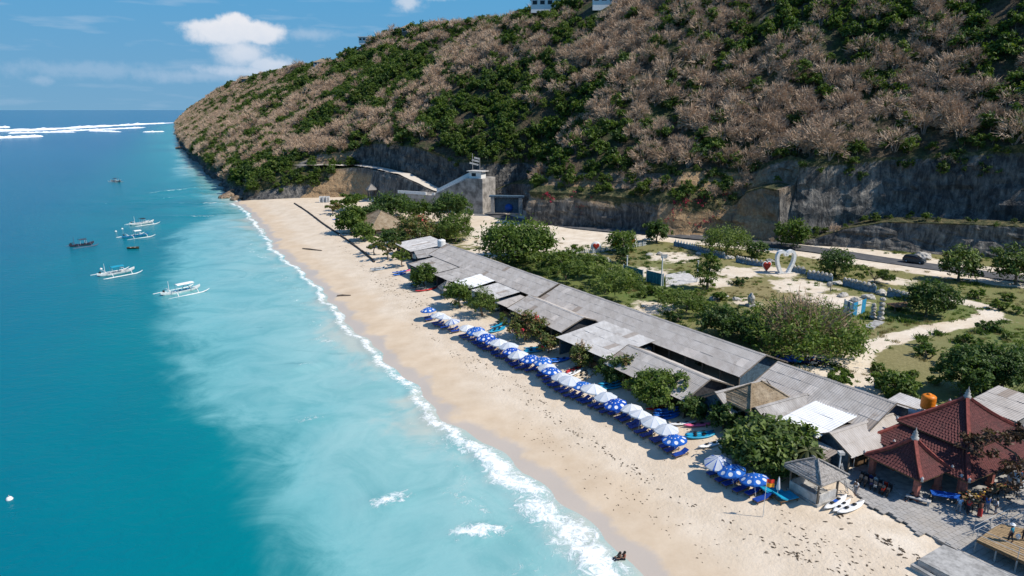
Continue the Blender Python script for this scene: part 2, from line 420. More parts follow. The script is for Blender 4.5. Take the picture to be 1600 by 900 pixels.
def rockmat(name):
    t = NT(name); p = t.pos()
    st = t.mathn('ADD', t.mathn('MULTIPLY', t.noise(t.pos((.9, .9, .22)), .9, 7, .7, .8), .62), t.mathn('MULTIPLY', t.noise(p, .35, 6, .7, .5), .38))     # streaks run down the face
    big = t.noise(p, .06, 4); fine = t.noise(p, 1.5, 6, .7)
    base = t.ramp(st, [(.3, (.018, .020, .023)), (.45, (.065, .063, .060)), (.56, (.19, .175, .155)), (.72, (.46, .41, .34))])
    warm = t.ramp(fine, [(.3, (.22, .12, .055)), (.7, (.52, .36, .20))])
    lx = t.attr('warm')
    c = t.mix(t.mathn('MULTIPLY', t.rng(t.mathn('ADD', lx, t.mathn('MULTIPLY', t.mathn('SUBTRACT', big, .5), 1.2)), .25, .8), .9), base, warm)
    c = t.mix(t.rng(fine, .62, .8, 0, .5), c, (.55, .52, .47))
    c = t.mix(t.mathn('MULTIPLY', t.attr('stain_shade'), t.rng(t.noise(p, .22, 5, .65), .25, .6, 1., .45)), c, t.mix(1., c, (.26, .29, .34), 'MULTIPLY'))
    veg = t.mathn('MULTIPLY', t.attr('veg'), 1.)
    g = t.ramp(t.noise(p, .8, 6, .7), [(.3, (.018, .026, .012)), (.5, (.055, .062, .024)), (.62, (.16, .125, .06)), (.8, (.24, .19, .10))])
    c = t.mix(t.rng(t.mathn('ADD', veg, t.mathn('MULTIPLY', t.mathn('SUBTRACT', fine, .5), .9)), .4, .62), c, g)
    t.col(c).rough(.9); t.bump(t.mathn('ADD', t.noise(t.pos((1, 1, .5)), 1.3, 8, .7), t.mathn('MULTIPLY', st, .7)), 1., .6); return t.m
M_ROCK = rockmat('limestone')
def hillmat():
    t = NT('hill_scrub'); p = t.pos()
    a = t.noise(p, .09, 6, .65); b = t.noise(p, .9, 6, .7)
    brown = t.ramp(b, [(.25, (.020, .018, .012)), (.5, (.075, .056, .036)), (.75, (.16, .12, .078))])
    green = t.ramp(b, [(.25, (.008, .014, .006)), (.5, (.030, .046, .014)), (.75, (.075, .095, .03))])
    t.col(t.mix(t.rng(a, .42, .6), brown, green)).rough(.95); t.bump(b, 1, .9); return t.m
M_HILL = hillmat()
# attributes on cliff vertices: warm = tan rock, veg = soil and creepers
cS, cU, cZ = hS[:N_CLIFF+1], hU[:N_CLIFF+1], hZ[:N_CLIFF+1]
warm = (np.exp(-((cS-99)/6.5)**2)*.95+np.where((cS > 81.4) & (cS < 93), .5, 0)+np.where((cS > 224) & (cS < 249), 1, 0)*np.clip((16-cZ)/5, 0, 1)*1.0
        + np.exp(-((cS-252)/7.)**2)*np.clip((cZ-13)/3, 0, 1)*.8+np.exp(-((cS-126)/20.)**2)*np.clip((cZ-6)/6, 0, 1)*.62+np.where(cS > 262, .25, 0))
tgs = np.array([t[0] for t in hT])[:N_CLIFF+1, None]; frs = np.array([t[1] for t in hT])[:N_CLIFF+1, None]
veg = np.where(tgs == 1, .75, 0)+np.where((tgs == 2) & (cS > 262), 1, 0)+np.where((tgs == 0) & (cS > 246), np.clip(frs*1.6-.35, 0, 1), 0)+np.where((tgs == 2), np.clip(frs-.72, 0, 1)*2.4, 0)+np.where(tgs == 3, 1, 0)
veg = veg+np.where((tgs == 0) & (cS < 162), np.clip(frs-.85, 0, 1)*3, 0)+np.where((tgs == 0) & (cS > 96) & (cS < 160), np.clip(frs-.42+.5*fbm(cS/7., cZ/9., 4.4, 3), 0, 1)*1.25, 0)
veg = np.where((cS > 182) & (cS < 236) & (tgs == 1), .25, veg); veg = np.where((cS > 79.5) & (cS < 81.7) & (tgs <= 1), 0, veg)
stain_shade = np.clip((68-cS)/6, 0, 1)*np.where(tgs == 2, .9, .0)+np.exp(-((cS-169)/8.)**2)*.8+np.where((cS > 180) & (cS < 245) & (tgs == 2), .75, 0)+np.where((cS > 108) & (cS < 160), np.clip((11-cZ)/5, 0, 1)*.7, 0)+np.where((cS > 262) & (tgs == 0), np.clip((6-cZ)/4, 0, 1), 0)  # dark tint: black weathering plus cliff and recess shade painted into the colour
fs = gridfaces(N_CLIFF+1, NC)
cliff = put('cliff', npmesh('cliff', hV[:N_CLIFF+1].reshape(-1, 3), fs, M_ROCK, False, {'warm': warm+0*cZ, 'veg': veg+0*cZ, 'stain_shade': stain_shade+0*cZ})); tag(cliff, kind='structure')
hillside = put('hillside', npmesh('hillside', hV[N_CLIFF:].reshape(-1, 3), gridfaces(NR-N_CLIFF, NC), M_HILL, True)); tag(hillside, kind='structure')
def hill_at(ci, rowf):                                   # point on the terrain surface by column index and fractional row
    r = int(rowf); f = rowf-r; return hV[r, ci]*(1-f)+hV[min(r+1, NR-1), ci]*f

# the pale road cut along the foot of the quarry wall
def upper_road():
    cols = np.nonzero((scols > 184) & (scols < 256))[0]; r0 = SPANS[0][2]; V = []
    for c in cols:
        for f in np.linspace(.4, 5.2, 5): p = hill_at(c, r0+f); V.append((p[0], p[1], p[2]+.22))
    V = np.array(V); z = V[:, 2].reshape(-1, 5); z[:] = z.max(1, keepdims=True)
    tag(put('upper_road', npmesh('upper_road', V, gridfaces(len(cols), 5), NT('pale_track').col((.50, .45, .38)).rough(.95).m)), kind='structure')
upper_road()
# ---------------------------------------------------------------- beach and flat ground
def polyd(px, py, pts):                                  # distance of points to a polyline (world xy)
    best = np.full(px.shape, 1e9)
    for a, b in zip(pts[:-1], pts[1:]):
        ax, ay, bx, by = a[0], a[1], b[0], b[1]; L2 = (bx-ax)**2+(by-ay)**2
        t_ = np.clip(((px-ax)*(bx-ax)+(py-ay)*(by-ay))/L2, 0, 1)
        best = np.minimum(best, np.hypot(px-ax-t_*(bx-ax), py-ay-t_*(by-ay)))
    return best
def smooth_line(pts, n=8):
    out = []
    P = [pts[0]]+list(pts)+[pts[-1]]
    for i in range(1, len(P)-2):
        a, b, c, d = [Vector(P[j]) for j in (i-1, i, i+1, i+2)]
        for k in range(n):
            t = k/n; out.append(.5*((2*b)+(c-a)*t+(2*a-5*b+4*c-d)*t*t+(3*b-a-3*c+d)*t**3))
    out.append(Vector(P[-1])); return out
ROAD = smooth_line([gat(*q) for q in ((2100, 500), (1800, 462), (1600, 437), (1500, 423), (1428, 413), (1300, 395), (1200, 383), (1100, 373), (1000, 365), (900, 356), (830, 347), (790, 340), (765, 331))], 10)
PATH = smooth_line([gat(*q) for q in ((1325, 600), (1335, 575), (1350, 548), (1400, 528), (1470, 512), (1530, 500), (1548, 490), (1530, 478), (1490, 468))], 8)
def pathd(X, Y): return polyd(X, Y, PATH)
us = np.unique(np.concatenate([np.arange(-40, 22, .8), np.arange(22, 206, 1.0)]))
ss = np.concatenate([np.arange(-58, 282, 1.1)])
def zone(name, cond_lo, cond_hi): pass
toe = np.interp(ss, st_s, st_p[:, 0, 0])
def ground_sheet():
    S, F_ = np.meshgrid(ss, np.linspace(0, 1, 190), indexing='ij')
    # rows follow u from the sea bed to just behind the cliff toe
    umax = np.maximum(toe+.8, 1.0)[:, None]; U = -22+(umax+22)*F_
    zt = np.interp(ss, st_s, st_p[:, 0, 1])[:, None]
    Z = zg(S, U)
    # rise to the foot of the cliff where that stands higher
    k = np.clip(1-(toe[:, None]-U)/7., 0, 1); Z = np.where(S < 262, Z*(1-k)+np.maximum(Z, zt)*k, Z)
    Z = Z+.05*fbm(S/3., U/3., 0, 3)*np.clip((U-2)/6, 0, 1)+.10*fbm(S/11., U/9., 4, 3)*np.clip((U-40)/10, 0, 1)
    a, b = SUof(gat(1334, 775)), SUof(gat(1462, 848)); ue = a[1]+(b[1]-a[1])*(S-a[0])/(b[0]-a[0])+np.maximum(0, S-a[0])*1.2
    Z = np.where((S < .6) & (U > ue+.4) & (U < 49), np.minimum(Z, 1.75), Z)
    return S, U, Z
gS, gU, gZ = ground_sheet()
gX, gY = P0.x+ES.x*gS+EU.x*gU, P0.y+ES.y*gS+EU.y*gU
rd = polyd(gX, gY, ROAD); pd = pathd(gX, gY)
def blobs(lst):
    r = np.zeros(gX.shape)
    for px, py, rx, k in lst:
        c = gat(px, py); r = np.maximum(r, k*np.exp(-(((gX-c.x)**2+(gY-c.y)**2)/rx**2)))
    return r
# grass cover: how green, how bare
field = np.clip((gU-33)/5, 0, 1)*np.clip((150-gS)/8, 0, 1)
bare = np.maximum.reduce([np.clip((11-rd)/5, 0, 1), np.clip((2.6-pd)/1.6, 0, 1), np.clip((gS-98)/10, 0, 1)*np.clip((gU-44)/6, 0, 1),
        blobs([(1050, 402, 6.5, 1), (1150, 425, 6, 1), (1250, 448, 6.5, 1), (1300, 468, 6.5, .9), (1215, 425, 5.5, .9), (860, 372, 22, 1), (775, 375, 12, 1), (760, 395, 8, 1), (1310, 585, 6, 1), (1345, 610, 3.5, 1), (1020, 480, 5, .9), (940, 372, 10, 1),
               (1290, 565, 4, .9), (1400, 440, 5, .7), (1010, 425, 6, .8), (1110, 440, 6, .8), (1560, 500, 3, .7), (1160, 470, 4, .6)])])
dry = blobs([(1420, 560, 14, .8), (1460, 530, 8, .6), (1570, 470, 9, .5), (1350, 520, 7, .8), (1180, 455, 9, .8), (960, 405, 9, .8), (1090, 400, 8, .7)])
lush = blobs([(1480, 545, 16, .55), (1400, 575, 12, .5), (1590, 600, 14, .6), (900, 420, 16, .7), (870, 400, 10, .6), (1010, 405, 8, .5), (1400, 490, 8, .5), (1560, 540, 14, .6), (1000, 455, 12, .6), (1500, 480, 10, .5), (1560, 470, 10, .5), (950, 455, 10, .5), (1050, 470, 9, .5), (1420, 600, 8, .5)])
grass = field*(1-bare)
def groundmat():
    t = NT('sand_and_grass'); p = t.pos()
    n1 = t.noise(p, .35, 6, .65); n2 = t.noise(p, 2.2, 5, .7); n3 = t.noise(p, .08, 4)
    u = t.attr('shore')
    # sand: pale dry top, honey middle, grey-brown wet strip at the water
    dry_ = t.ramp(n1, [(.3, (.50, .405, .295)), (.7, (.62, .525, .41))])
    hon = t.ramp(n1, [(.3, (.49, .375, .255)), (.7, (.58, .465, .335))])
    al = t.noise(t.pos((.06, .5, 1), -HEAD), 1., 4)        # stretched along the coast
    sand = t.mix(t.rng(t.mathn('ADD', u, t.mathn('MULTIPLY', t.mathn('SUBTRACT', n3, .5), 9)), 4.5, 9), hon, dry_)
    wetn = t.mathn('ADD', u, t.mathn('MULTIPLY', t.mathn('SUBTRACT', t.noise(p, .16, 5, .6), .5), 7))
    wet = t.rng(wetn, 1.2, 2.6, 1, 0)
    sand = t.mix(wet, sand, (.45, .385, .32))
    speck = t.rng(t.noise(p, 5, 3, .7), .68, .76, 0, .4)
    speck = t.mathn('MULTIPLY', speck, t.rng(u, 6, 12))
    sand = t.mix(speck, sand, (.17, .125, .08))
    pale = t.ramp(n1, [(.3, (.52, .43, .32)), (.7, (.68, .60, .49))])
    sand = t.mix(t.attr('pale'), sand, pale)
    g = t.attr('grass'); dr = t.attr('dry')
    gn = t.mathn('ADD', g, t.mathn('MULTIPLY', t.mathn('SUBTRACT', n1, .5), 1.5))
    gcol = t.ramp(t.mathn('ADD', t.mathn('MULTIPLY', n2, .75), t.mathn('MULTIPLY', t.mathn('SUBTRACT', t.attr('lush'), .2), .35)), [(.22, (.20, .165, .070)), (.40, (.13, .145, .042)), (.56, (.080, .130, .028)), (.8, (.042, .085, .018))])
    gcol = t.mix(t.mathn('MULTIPLY', dr, .8), gcol, t.ramp(n2, [(.3, (.13, .11, .045)), (.6, (.30, .23, .12)), (.8, (.40, .31, .18))]))
    t.col(t.mix(t.rng(gn, .38, .62), sand, gcol)); t.rough(t.mathn('SUBTRACT', .92, t.mathn('MULTIPLY', wet, .5)))
    foot = t.noise(p, 2.6, 4, .6)
    hgt = t.mathn('ADD', t.mathn('MULTIPLY', foot, t.rng(u, 4, 10, .1, 1.)), t.mathn('MULTIPLY', n2, g))
    t.bump(hgt, .5, .2); return t.m
M_GROUND = groundmat()
gatt = {'shore': gU-ush(gS)*np.clip(1-gU/20, 0, 1), 'grass': grass, 'dry': dry, 'lush': lush, 'pale': np.clip(np.maximum.reduce([field*.9, np.clip((gU-60)/5, 0, 1), blobs([(1385, 812, 3.2, 1), (1420, 835, 3.2, 1), (1445, 850, 3, 1)])]), 0, 1)}
kc = 0
# split in two sheets that share an edge: the beach and the flat land behind it
fa = gridfaces(len(ss), gU.shape[1]); cu = gU.ravel()[fa].mean(1)
GV = np.stack([gX, gY, gZ], -1).reshape(-1, 3)
def sub(name, m):
    f = fa[m]; idx, inv = np.unique(f, return_inverse=True)
    f2 = inv.reshape(f.shape)[:, ::-1]
    return put(name, npmesh(name, GV[idx], f2, M_GROUND, True, {k: a.ravel()[idx] for k, a in gatt.items()}))
tag(sub('beach', cu < 20), kind='structure'); tag(sub('ground', cu >= 20), kind='structure')
# the land goes on behind the camera side of the frame
ext = []
for s0, s1 in ((-200, -58),):
    pass
_bv = BVHTree.FromPolygons([Vector(v) for v in GV], [list(map(int, f)) for f in fa])
def GP(p, dz=0.0):
    h = _bv.ray_cast(Vector((p[0], p[1], 60)), Vector((0, 0, -1)))
    z = h[0].z if h[0] is not None else ground(p)
    return Vector((p[0], p[1], z+dz))
def gpix(px, py, dz=0.0): return GP(gat(px, py), dz)

# ---------------------------------------------------------------- road
def ribbon(name, line, w, m, dz, th=.1, step=1.0, kind='structure', wob=0.):
    pts = []; acc = [Vector((q.x, q.y, 0)) for q in line]
    vs, fs_ = [], []
    for i, q in enumerate(acc):
        d = (acc[min(i+1, len(acc)-1)]-acc[max(i-1, 0)]).normalized(); nrm = Vector((-d.y, d.x, 0))
        ws = w/2*(1+wob*vnoise(i*.7, 3.3))
        for k in (-1, -.5, 0, .5, 1):
            z = GP(q+nrm*ws*k).z; vs.append((q.x+nrm.x*ws*k, q.y+nrm.y*ws*k, z+dz+(.03 if abs(k) < 1 else -.02)))
    vs = np.array(vs); zz = vs[:, 2].reshape(-1, 5); zz[:] = zz.max(1, keepdims=True)*.5+zz*.5; vs[:, 2] = zz.ravel()
    F2 = gridfaces(len(acc), 5)
    o = put(name, npmesh(name, vs, F2[:, ::-1], m, True)); return tag(o, kind=kind)
def asphaltmat():
    t = NT('asphalt'); p = t.pos(); n = t.noise(p, .5, 6, .7)
    t.col(t.ramp(n, [(.3, (.055, .057, .062)), (.55, (.085, .086, .09)), (.8, (.15, .145, .135))])).rough(.9); return t.m
M_ASPH = asphaltmat()
ribbon('road', ROAD, 6.2, M_ASPH, .10)

# ---------------------------------------------------------------- sea
def watermat():
    t = NT('sea_water'); p = t.pos(); d = t.attr('shore'); far = t.attr('away')
    n1 = t.noise(p, .028, 5, .6, .8); n2 = t.noise(p, .11, 6, .65, 1.2); n3 = t.noise(t.pos((.5, 1, 1), -HEAD), .35, 5, .65)
    dd = t.mathn('ADD', d, t.mathn('MULTIPLY', t.mathn('SUBTRACT', n1, .5), 34)); dd = t.mathn('ADD', dd, t.mathn('MULTIPLY', t.mathn('SUBTRACT', n2, .5), 13))
    mlk = t.rng(t.mathn('ADD', t.attr('milk'), t.mathn('ADD', t.mathn('MULTIPLY', t.mathn('SUBTRACT', n1, .5), 19), t.mathn('MULTIPLY', t.mathn('SUBTRACT', n2, .5), 9))), -4.0, 5.5)
    x = t.rng(dd, -75, 4, 0, 1, False)
    c = t.ramp(x, [(0, (.0, .100, .165)), (.3, (.0, .128, .176)), (.55, (.0, .150, .178)), (.75, (.0, .185, .200)), (1., (.02, .235, .235))])
    c = t.mix(t.mathn('MULTIPLY', t.rng(t.noise(p, .013, 3, .5), .5, .68), .35), c, (.0, .085, .120))
    m2 = t.ramp(t.rng(dd, -40, 3, 0, 1, False), [(0, (.075, .30, .315)), (.45, (.150, .365, .375)), (.8, (.235, .415, .410)), (1., (.34, .45, .425))])
    c = t.mix(t.mathn('MULTIPLY', mlk, t.rng(n2, .25, .6, .72, 1.)), c, m2)
    # the last stretch over the sand turns sandy
    c = t.mix(t.rng(dd, -5, 2.5, 0, .55), c, (.42, .40, .33))
    # weed streaks on the bed
    wd = t.mathn('MULTIPLY', t.rng(t.noise(t.pos((.25, 1, 1), 0), .3, 4, .6, .6), .66, .74), t.rng(d, -48, -30)); wd = t.mathn('MULTIPLY', wd, t.rng(t.attr('weed'), 0, 1)); c = t.mix(t.mathn('MULTIPLY', wd, .65), c, (.035, .15, .17))
    # open sea turns bluer towards the horizon
    fz = t.rng(far, 150, 900); deep = t.ramp(t.noise(t.pos((.15, 1, 1), .25), .012, 5, .6), [(.3, (.0, .055, .150)), (.7, (.0, .098, .190))])
    c = t.mix(t.mathn('MULTIPLY', fz, t.rng(d, -22, -80)), c, deep)
    # reef tops under the surface
    # foam
    fm = t.attr('foam'); lace = t.noise(p, .9, 7, .72, 1.4); lace2 = t.noise(p, .32, 5, .7, .8)
    ff = t.mathn('ADD', fm, t.mathn('ADD', t.mathn('MULTIPLY', t.mathn('SUBTRACT', lace, .5), 1.7), t.mathn('MULTIPLY', t.mathn('SUBTRACT', lace2, .5), 1.2)))
    fo = t.mathn('MULTIPLY', t.rng(ff, .42, .98), t.rng(fm, .02, .2))
    c = t.mix(fo, c, (.80, .82, .81))
    t.col(c); t.rough(t.mathn('ADD', .16, t.mathn('MULTIPLY', fo, .6)))
    t.b.inputs['IOR'].default_value = 1.33; t.b.inputs['Specular IOR Level'].default_value = .13
    wv = t.noise(t.pos((.55, 1, 1), -HEAD+.5), .8, 6, .62, .4)
    h = t.mathn('ADD', t.mathn('MULTIPLY', wv, t.rng(d, -14, -45, .35, 1.)), t.mathn('MULTIPLY', fo, .4))
    t.bump(h, .55, .35); return t.m
M_SEA = watermat()
def sea():
    u1 = np.concatenate([-np.geomspace(40000, 70, 60), np.arange(-68, -16, 1.2), np.arange(-16, 5, .42), np.array([8, 14, 24, 40, 60, 90, 140, 220, 400, 1000, 3000, 9000, 40000])])
    s1 = np.concatenate([np.arange(-60, 120, .75), np.arange(120, 330, 1.6), 330+np.geomspace(3, 45000, 70)])
    S, U = np.meshgrid(s1, u1, indexing='ij'); sh = ush(np.minimum(S, 262)); toe_ = np.interp(S, st_s, st_p[:, 0, 0])
    sh = np.where(S > 262, toe_, sh); d = np.where(S > 1950, np.minimum(U-sh, -30-(S-1950)*.3), U-sh)
    X, Y = P0.x+ES.x*S+EU.x*U, P0.y+ES.y*S+EU.y*U; away = np.hypot(X, Y)
    f = np.zeros(S.shape); nrw = fbm(S/7., U/60., 3.3, 4)
    # surf edge: thin far away, a broad broken bore near the camera
    wid = np.interp(S, [-60, -10, 8, 20, 32, 60, 130, 200, 262], [5.8, 5.6, 5.2, 4.2, 2.8, 2.0, 1.8, 2.4, 2.0]); lead = .55*fbm(S/5., 0, 1.1, 3)+.7*np.abs(fbm(S/2.6, 0, 4.1, 2))*np.clip((40-S)/15, 0, 1)
    edge = d+lead
    band = np.clip(1-np.abs(edge+wid*.45)/(wid*.62), 0, 1)
    f = np.maximum(f, np.where(S < 270, np.interp(S, [0, 45], [.92, .78])*band**.5, 0))
    f = np.maximum(f, np.where(S < 60, .30*np.clip(1-np.abs(edge+wid*1.5)/(wid*.9), 0, 1), 0))
    f = np.maximum(f, np.where(S < 262, .36*np.exp(-((edge+wid+3.5)/2.6)**2)*np.clip(fbm(S/14., 2, 6., 2)*2+.5, 0, 1), 0))
    for px, py, a, b, k, ang in ((608, 783, 2.6, 1.3, .85, .5), (748, 832, 2.9, 1.5, .95, .2), (488, 656, 2.4, 1.2, .55, .2), (478, 572, 3., 1.6, .42, .3), (575, 600, 4, 1.5, .3, .3), (700, 700, 3.2, 2.0, .42, 0),
                             (265, 262, 26, 4, .62, .9), (275, 297, 22, 2.8, .58, 1.1), (235, 318, 30, 1.6, .4, 0), (300, 338, 12, 1.5, .6, 0), (240, 275, 22, 3, .4, .9), (255, 310, 20, 1.5, .45, .7),
                             (330, 318, 8, 1.6, .8, 0), (470, 470, 3, 1.4, .4, .2), (300, 270, 20, 4, .4, .3)):
        c = at(px, py, 0); dx, dy = X-c.x, Y-c.y; ca, sa = math.cos(ang), math.sin(ang); q = ((dx*ca+dy*sa)/a)**2+((-dx*sa+dy*ca)/b)**2
        f = np.maximum(f, k*np.exp(-q))
    f = np.where(S > 262, np.maximum(f, .5*np.exp(-((d+2.5)/3.)**2)*np.clip(fbm(S/30., 1, 2, 3)*2.2+.2, 0, 1)), f)
    swell = .10*np.sin(d*.42+1.3*fbm(S/26., 1., 1., 2)*3)*np.clip((d+60)/20, 0, 1)*np.clip(-d/5, 0, 1)*(away < 400)
    Z = .34*f*np.clip(1+.8*fbm(S/1.1, U/1.1, 2., 2), .2, 2)*(f > .05)*(away < 400)*np.clip((-d)/1.5, 0, 1)+swell
    weed = np.exp(-((S-125)/70)**2)*1.0
    mb_ = np.array([SUof(at(*q, 0)) for q in ((560, 1000), (462, 887), (387, 775), (375, 669), (281, 631), (300, 556), (268, 470), (262, 406), (275, 370), (330, 340), (300, 300), (268, 268), (276, 240))]); o_ = np.argsort(mb_[:, 0])
    milk = np.where(S > 800, -60, U-np.interp(S, mb_[o_, 0], mb_[o_, 1])); milk = np.where(S > 230, milk*.55-2, milk)
    V = np.stack([X, Y, Z], -1).reshape(-1, 3)
    o = put('sea', npmesh('sea', V, gridfaces(len(s1), len(u1))[:, ::-1], M_SEA, True, {'shore': d, 'away': away, 'foam': f, 'weed': weed, 'milk': milk})); tag(o, kind='structure')
sea()
# breakers on the outer reef: ridges of tumbling white water
def breaker(name, pts, w, hgt, n, seed):
    r_ = np.random.default_rng(seed); line = smooth_line([at(*q) for q in pts], 10); vs, fs_ = [], []
    L = len(line)
    mb = MB()
    K = 7; V = []; m = n
    for i in range(m):
        t_ = i/(m-1)*(L-1); k = min(int(t_), L-2); p = line[k].lerp(line[k+1], t_-k); d = (line[k+1]-line[k]).normalized(); nn = Vector((-d.y, d.x, 0))
        ta = min(1, 6*min(i, m-1-i)/m)**.6; wv = w*(.45+.9*abs(float(fbm(i*.23, seed*1.7, 1, 3)))*1.6)*ta; hh = hgt*(.5+.9*abs(float(fbm(i*.31, seed*2.9, 4, 3))))*ta
        off = float(fbm(i*.12, seed*.7, 8, 3))*w*.7
        for j in range(K):
            a = j/(K-1)*2-1; q = p+nn*(a*wv+off); V.append((q.x, q.y, -.15+hh*(1-a*a)**.7*(1+.5*float(vnoise(i*.9, j*1.3, seed)))))
    o = put(name, npmesh(name, V, gridfaces(m, K), M_FOAM, True)); return tag(o, kind='structure')
M_FOAM = NT('white_water').col((.80, .82, .83)).rough(.8).m
breaker('breaking_wave', ((-260, 211), (-80, 207.5), (0, 205), (70, 202.5), (150, 198), (215, 194.5), (278, 191.5)), 25, 3, 260, 1)
breaker('breaking_wave', ((-60, 200), (0, 199.3), (14, 199.2)), 14, 3, 60, 2)
breaker('breaking_wave', ((10, 208.5), (60, 207), (120, 206.5)), 11, 2, 90, 3)
breaker('breaking_wave', ((-60, 217), (0, 215.5), (30, 214.5), (68, 212.8)), 11, 3, 110, 4)
breaker('breaking_wave', ((140, 204.6), (165, 205), (186, 206.3)), 9, 2, 60, 5)
breaker('breaking_wave', ((222, 206.4), (240, 206), (254, 205.6)), 8, 1.6, 50, 6)
breaker('breaking_wave', ((80, 205.8), (120, 203.8), (180, 201.5), (230, 199)), 14, 2, 110, 7)
# ================================================================ VEGETATION
M_LEAF = leafmat('leaf_green', [(.032, .060, .012), (.068, .115, .020), (.115, .172, .030), (.18, .225, .05)])
M_LEAFD = leafmat('leaf_dark', [(.024, .048, .014), (.050, .092, .024), (.088, .142, .036), (.14, .19, .052)])
M_LEAFB = leafmat('leaf_broad', [(.026, .044, .012), (.065, .105, .022), (.135, .185, .042), (.25, .29, .085)], .25)
M_RUST = leafmat('leaf_rusty', [(.035, .048, .014), (.075, .110, .024), (.125, .150, .036), (.20, .155, .060), (.25, .105, .065)], .25, .3)
M_ACAC = leafmat('leaf_feathery', [(.042, .068, .014), (.085, .130, .026), (.135, .185, .038), (.20, .24, .060)])
M_TWIG = leafmat('bare_twigs', [(.20, .135, .085), (.36, .245, .16), (.49, .355, .245), (.63, .49, .36)], 0, .55)
M_MAROON = leafmat('leaf_maroon', [(.020, .013, .012), (.050, .030, .022), (.095, .055, .032), (.14, .11, .04)], .2)
M_PALM = leafmat('palm_frond', [(.05, .06, .02), (.13, .14, .04), (.28, .23, .09), (.40, .31, .15)], .25)
M_BARK = paint('bark', (.16, .125, .095), .9, .3, 4)
M_BARKG = paint('bark_grey', (.25, .215, .18), .9, .25, 4)
def unit(a): return a/np.maximum(np.linalg.norm(a, axis=-1, keepdims=True), 1e-9)
def leaves(lobes, n, leaf, seed, ncl=None, spread=.16, aspect=1.9, droop=.2, shell=.78, upk=.8):
    """leaf-sized faces grouped in clumps through the lobes' volume -> V, F, tone"""
    r = np.random.default_rng(seed); lobes = np.asarray(lobes, float)
    vol = (lobes[:, 3]*lobes[:, 4]*lobes[:, 5])**(2/3.); ncl = ncl or max(12, n//26)
    li = r.choice(len(lobes), ncl, p=vol/vol.sum()); d = unit(r.normal(size=(ncl, 3))); d[:, 2] = np.where(d[:, 2] < -.7, -d[:, 2]*.6, d[:, 2])
    rad = np.clip(shell+(1-shell)*1.2*r.random(ncl)**.6 - (r.random(ncl) < .22)*.35*r.random(ncl), .25, 1.08)
    cc = lobes[li, :3]+d*rad[:, None]*lobes[li, 3:]; ct = r.random(ncl)*.75+.1
    k = r.integers(0, ncl, n); sc = lobes[li[k], 3:].mean(1)
    p = cc[k]+r.normal(size=(n, 3))*(spread*sc)[:, None]*np.array([1, 1, .75])
    nrm = unit(.55*d[k]+np.array([0, 0, upk])+.75*r.normal(size=(n, 3)))
    t = unit(np.cross(nrm, r.normal(size=(n, 3)))); b = np.cross(nrm, t)
    L = leaf*(.6+.8*r.random(n)); w = L/aspect
    t = t-np.array([0, 0, droop])
    V = np.stack([p-t*L[:, None]*.5-b*w[:, None]*.22, p-t*L[:, None]*.42+b*w[:, None]*.34, p+t*L[:, None]*.5+b*w[:, None]*.30, p+t*L[:, None]*.38-b*w[:, None]*.42], 1)
    tone = np.clip(ct[k]+.22*r.normal(size=n), 0, 1)
    return V.reshape(-1, 3), np.arange(n*4).reshape(-1, 4), np.repeat(tone, 4)
def twigs(c, rad, n, length, width, seed, up=.35, base=None):
    r = np.random.default_rng(seed); c = np.asarray(c, float); rad = np.asarray(rad, float)
    ncl = max(8, n//13); d = unit(r.normal(size=(ncl, 3))); d[:, 2] = np.abs(d[:, 2])*.9-.12; d = unit(d)
    fr = .5+.48*r.random(ncl)**.7; cc = c+d*fr[:, None]*rad; k = r.integers(0, ncl, n)
    p = cc[k]+r.normal(size=(n, 3))*rad*.10
    t = unit(d[k]*.9+np.array([0, 0, up])+.45*r.normal(size=(n, 3)))
    L = length*(.55+.9*r.random(n)); w = width*(.5+r.random(n))
    b = unit(np.cross(t, r.normal(size=(n, 3))))
    q = p+t*L[:, None]; bend = b*L[:, None]*.12*r.normal(size=(n, 1))
    V = np.stack([p-b*w[:, None]*.5, p+b*w[:, None]*.5, q+bend+b*w[:, None]*.18, q+bend-b*w[:, None]*.18], 1)
    tone = np.clip(.2+.5*(V[:, 2, 2]-c[2]+rad[2]*.4)/(rad[2]*1.4)*0+.45*r.random(ncl)[k]+.35*r.random(n), 0, 1)
    return V.reshape(-1, 3), np.arange(n*4).reshape(-1, 4), np.repeat(tone, 4)
def cat(*parts):
    vs, fs_, ts, o = [], [], [], 0
    for v, f, t in parts: vs.append(v); fs_.append(f+o); ts.append(t); o += len(v)
    return np.concatenate(vs), np.concatenate(fs_), np.concatenate(ts)
def trunk_mb(h, r0, limbs, seed, lean=.1):
    """tapered trunk with limbs reaching the points in limbs"""
    r = random.Random(seed); mb = MB(); top = Vector((r.uniform(-lean, lean)*h, r.uniform(-lean, lean)*h, h))
    mid = top*.5+Vector((r.uniform(-.1, .1), r.uniform(-.1, .1), 0))*h
    mb.tube([(0, 0, -.3), mid*.2, mid, top], [r0*1.5, r0*1.1, r0*.9, r0*.7], 6)
    for p in limbs:
        p = Vector(p); a = mid.lerp(top, r.uniform(.3, 1)); m = a.lerp(p, .5)+Vector((0, 0, .12*(p-a).length))
        mb.tube([a, m, p], [r0*.55, r0*.36, r0*.12], 5, cap=False)
    return mb
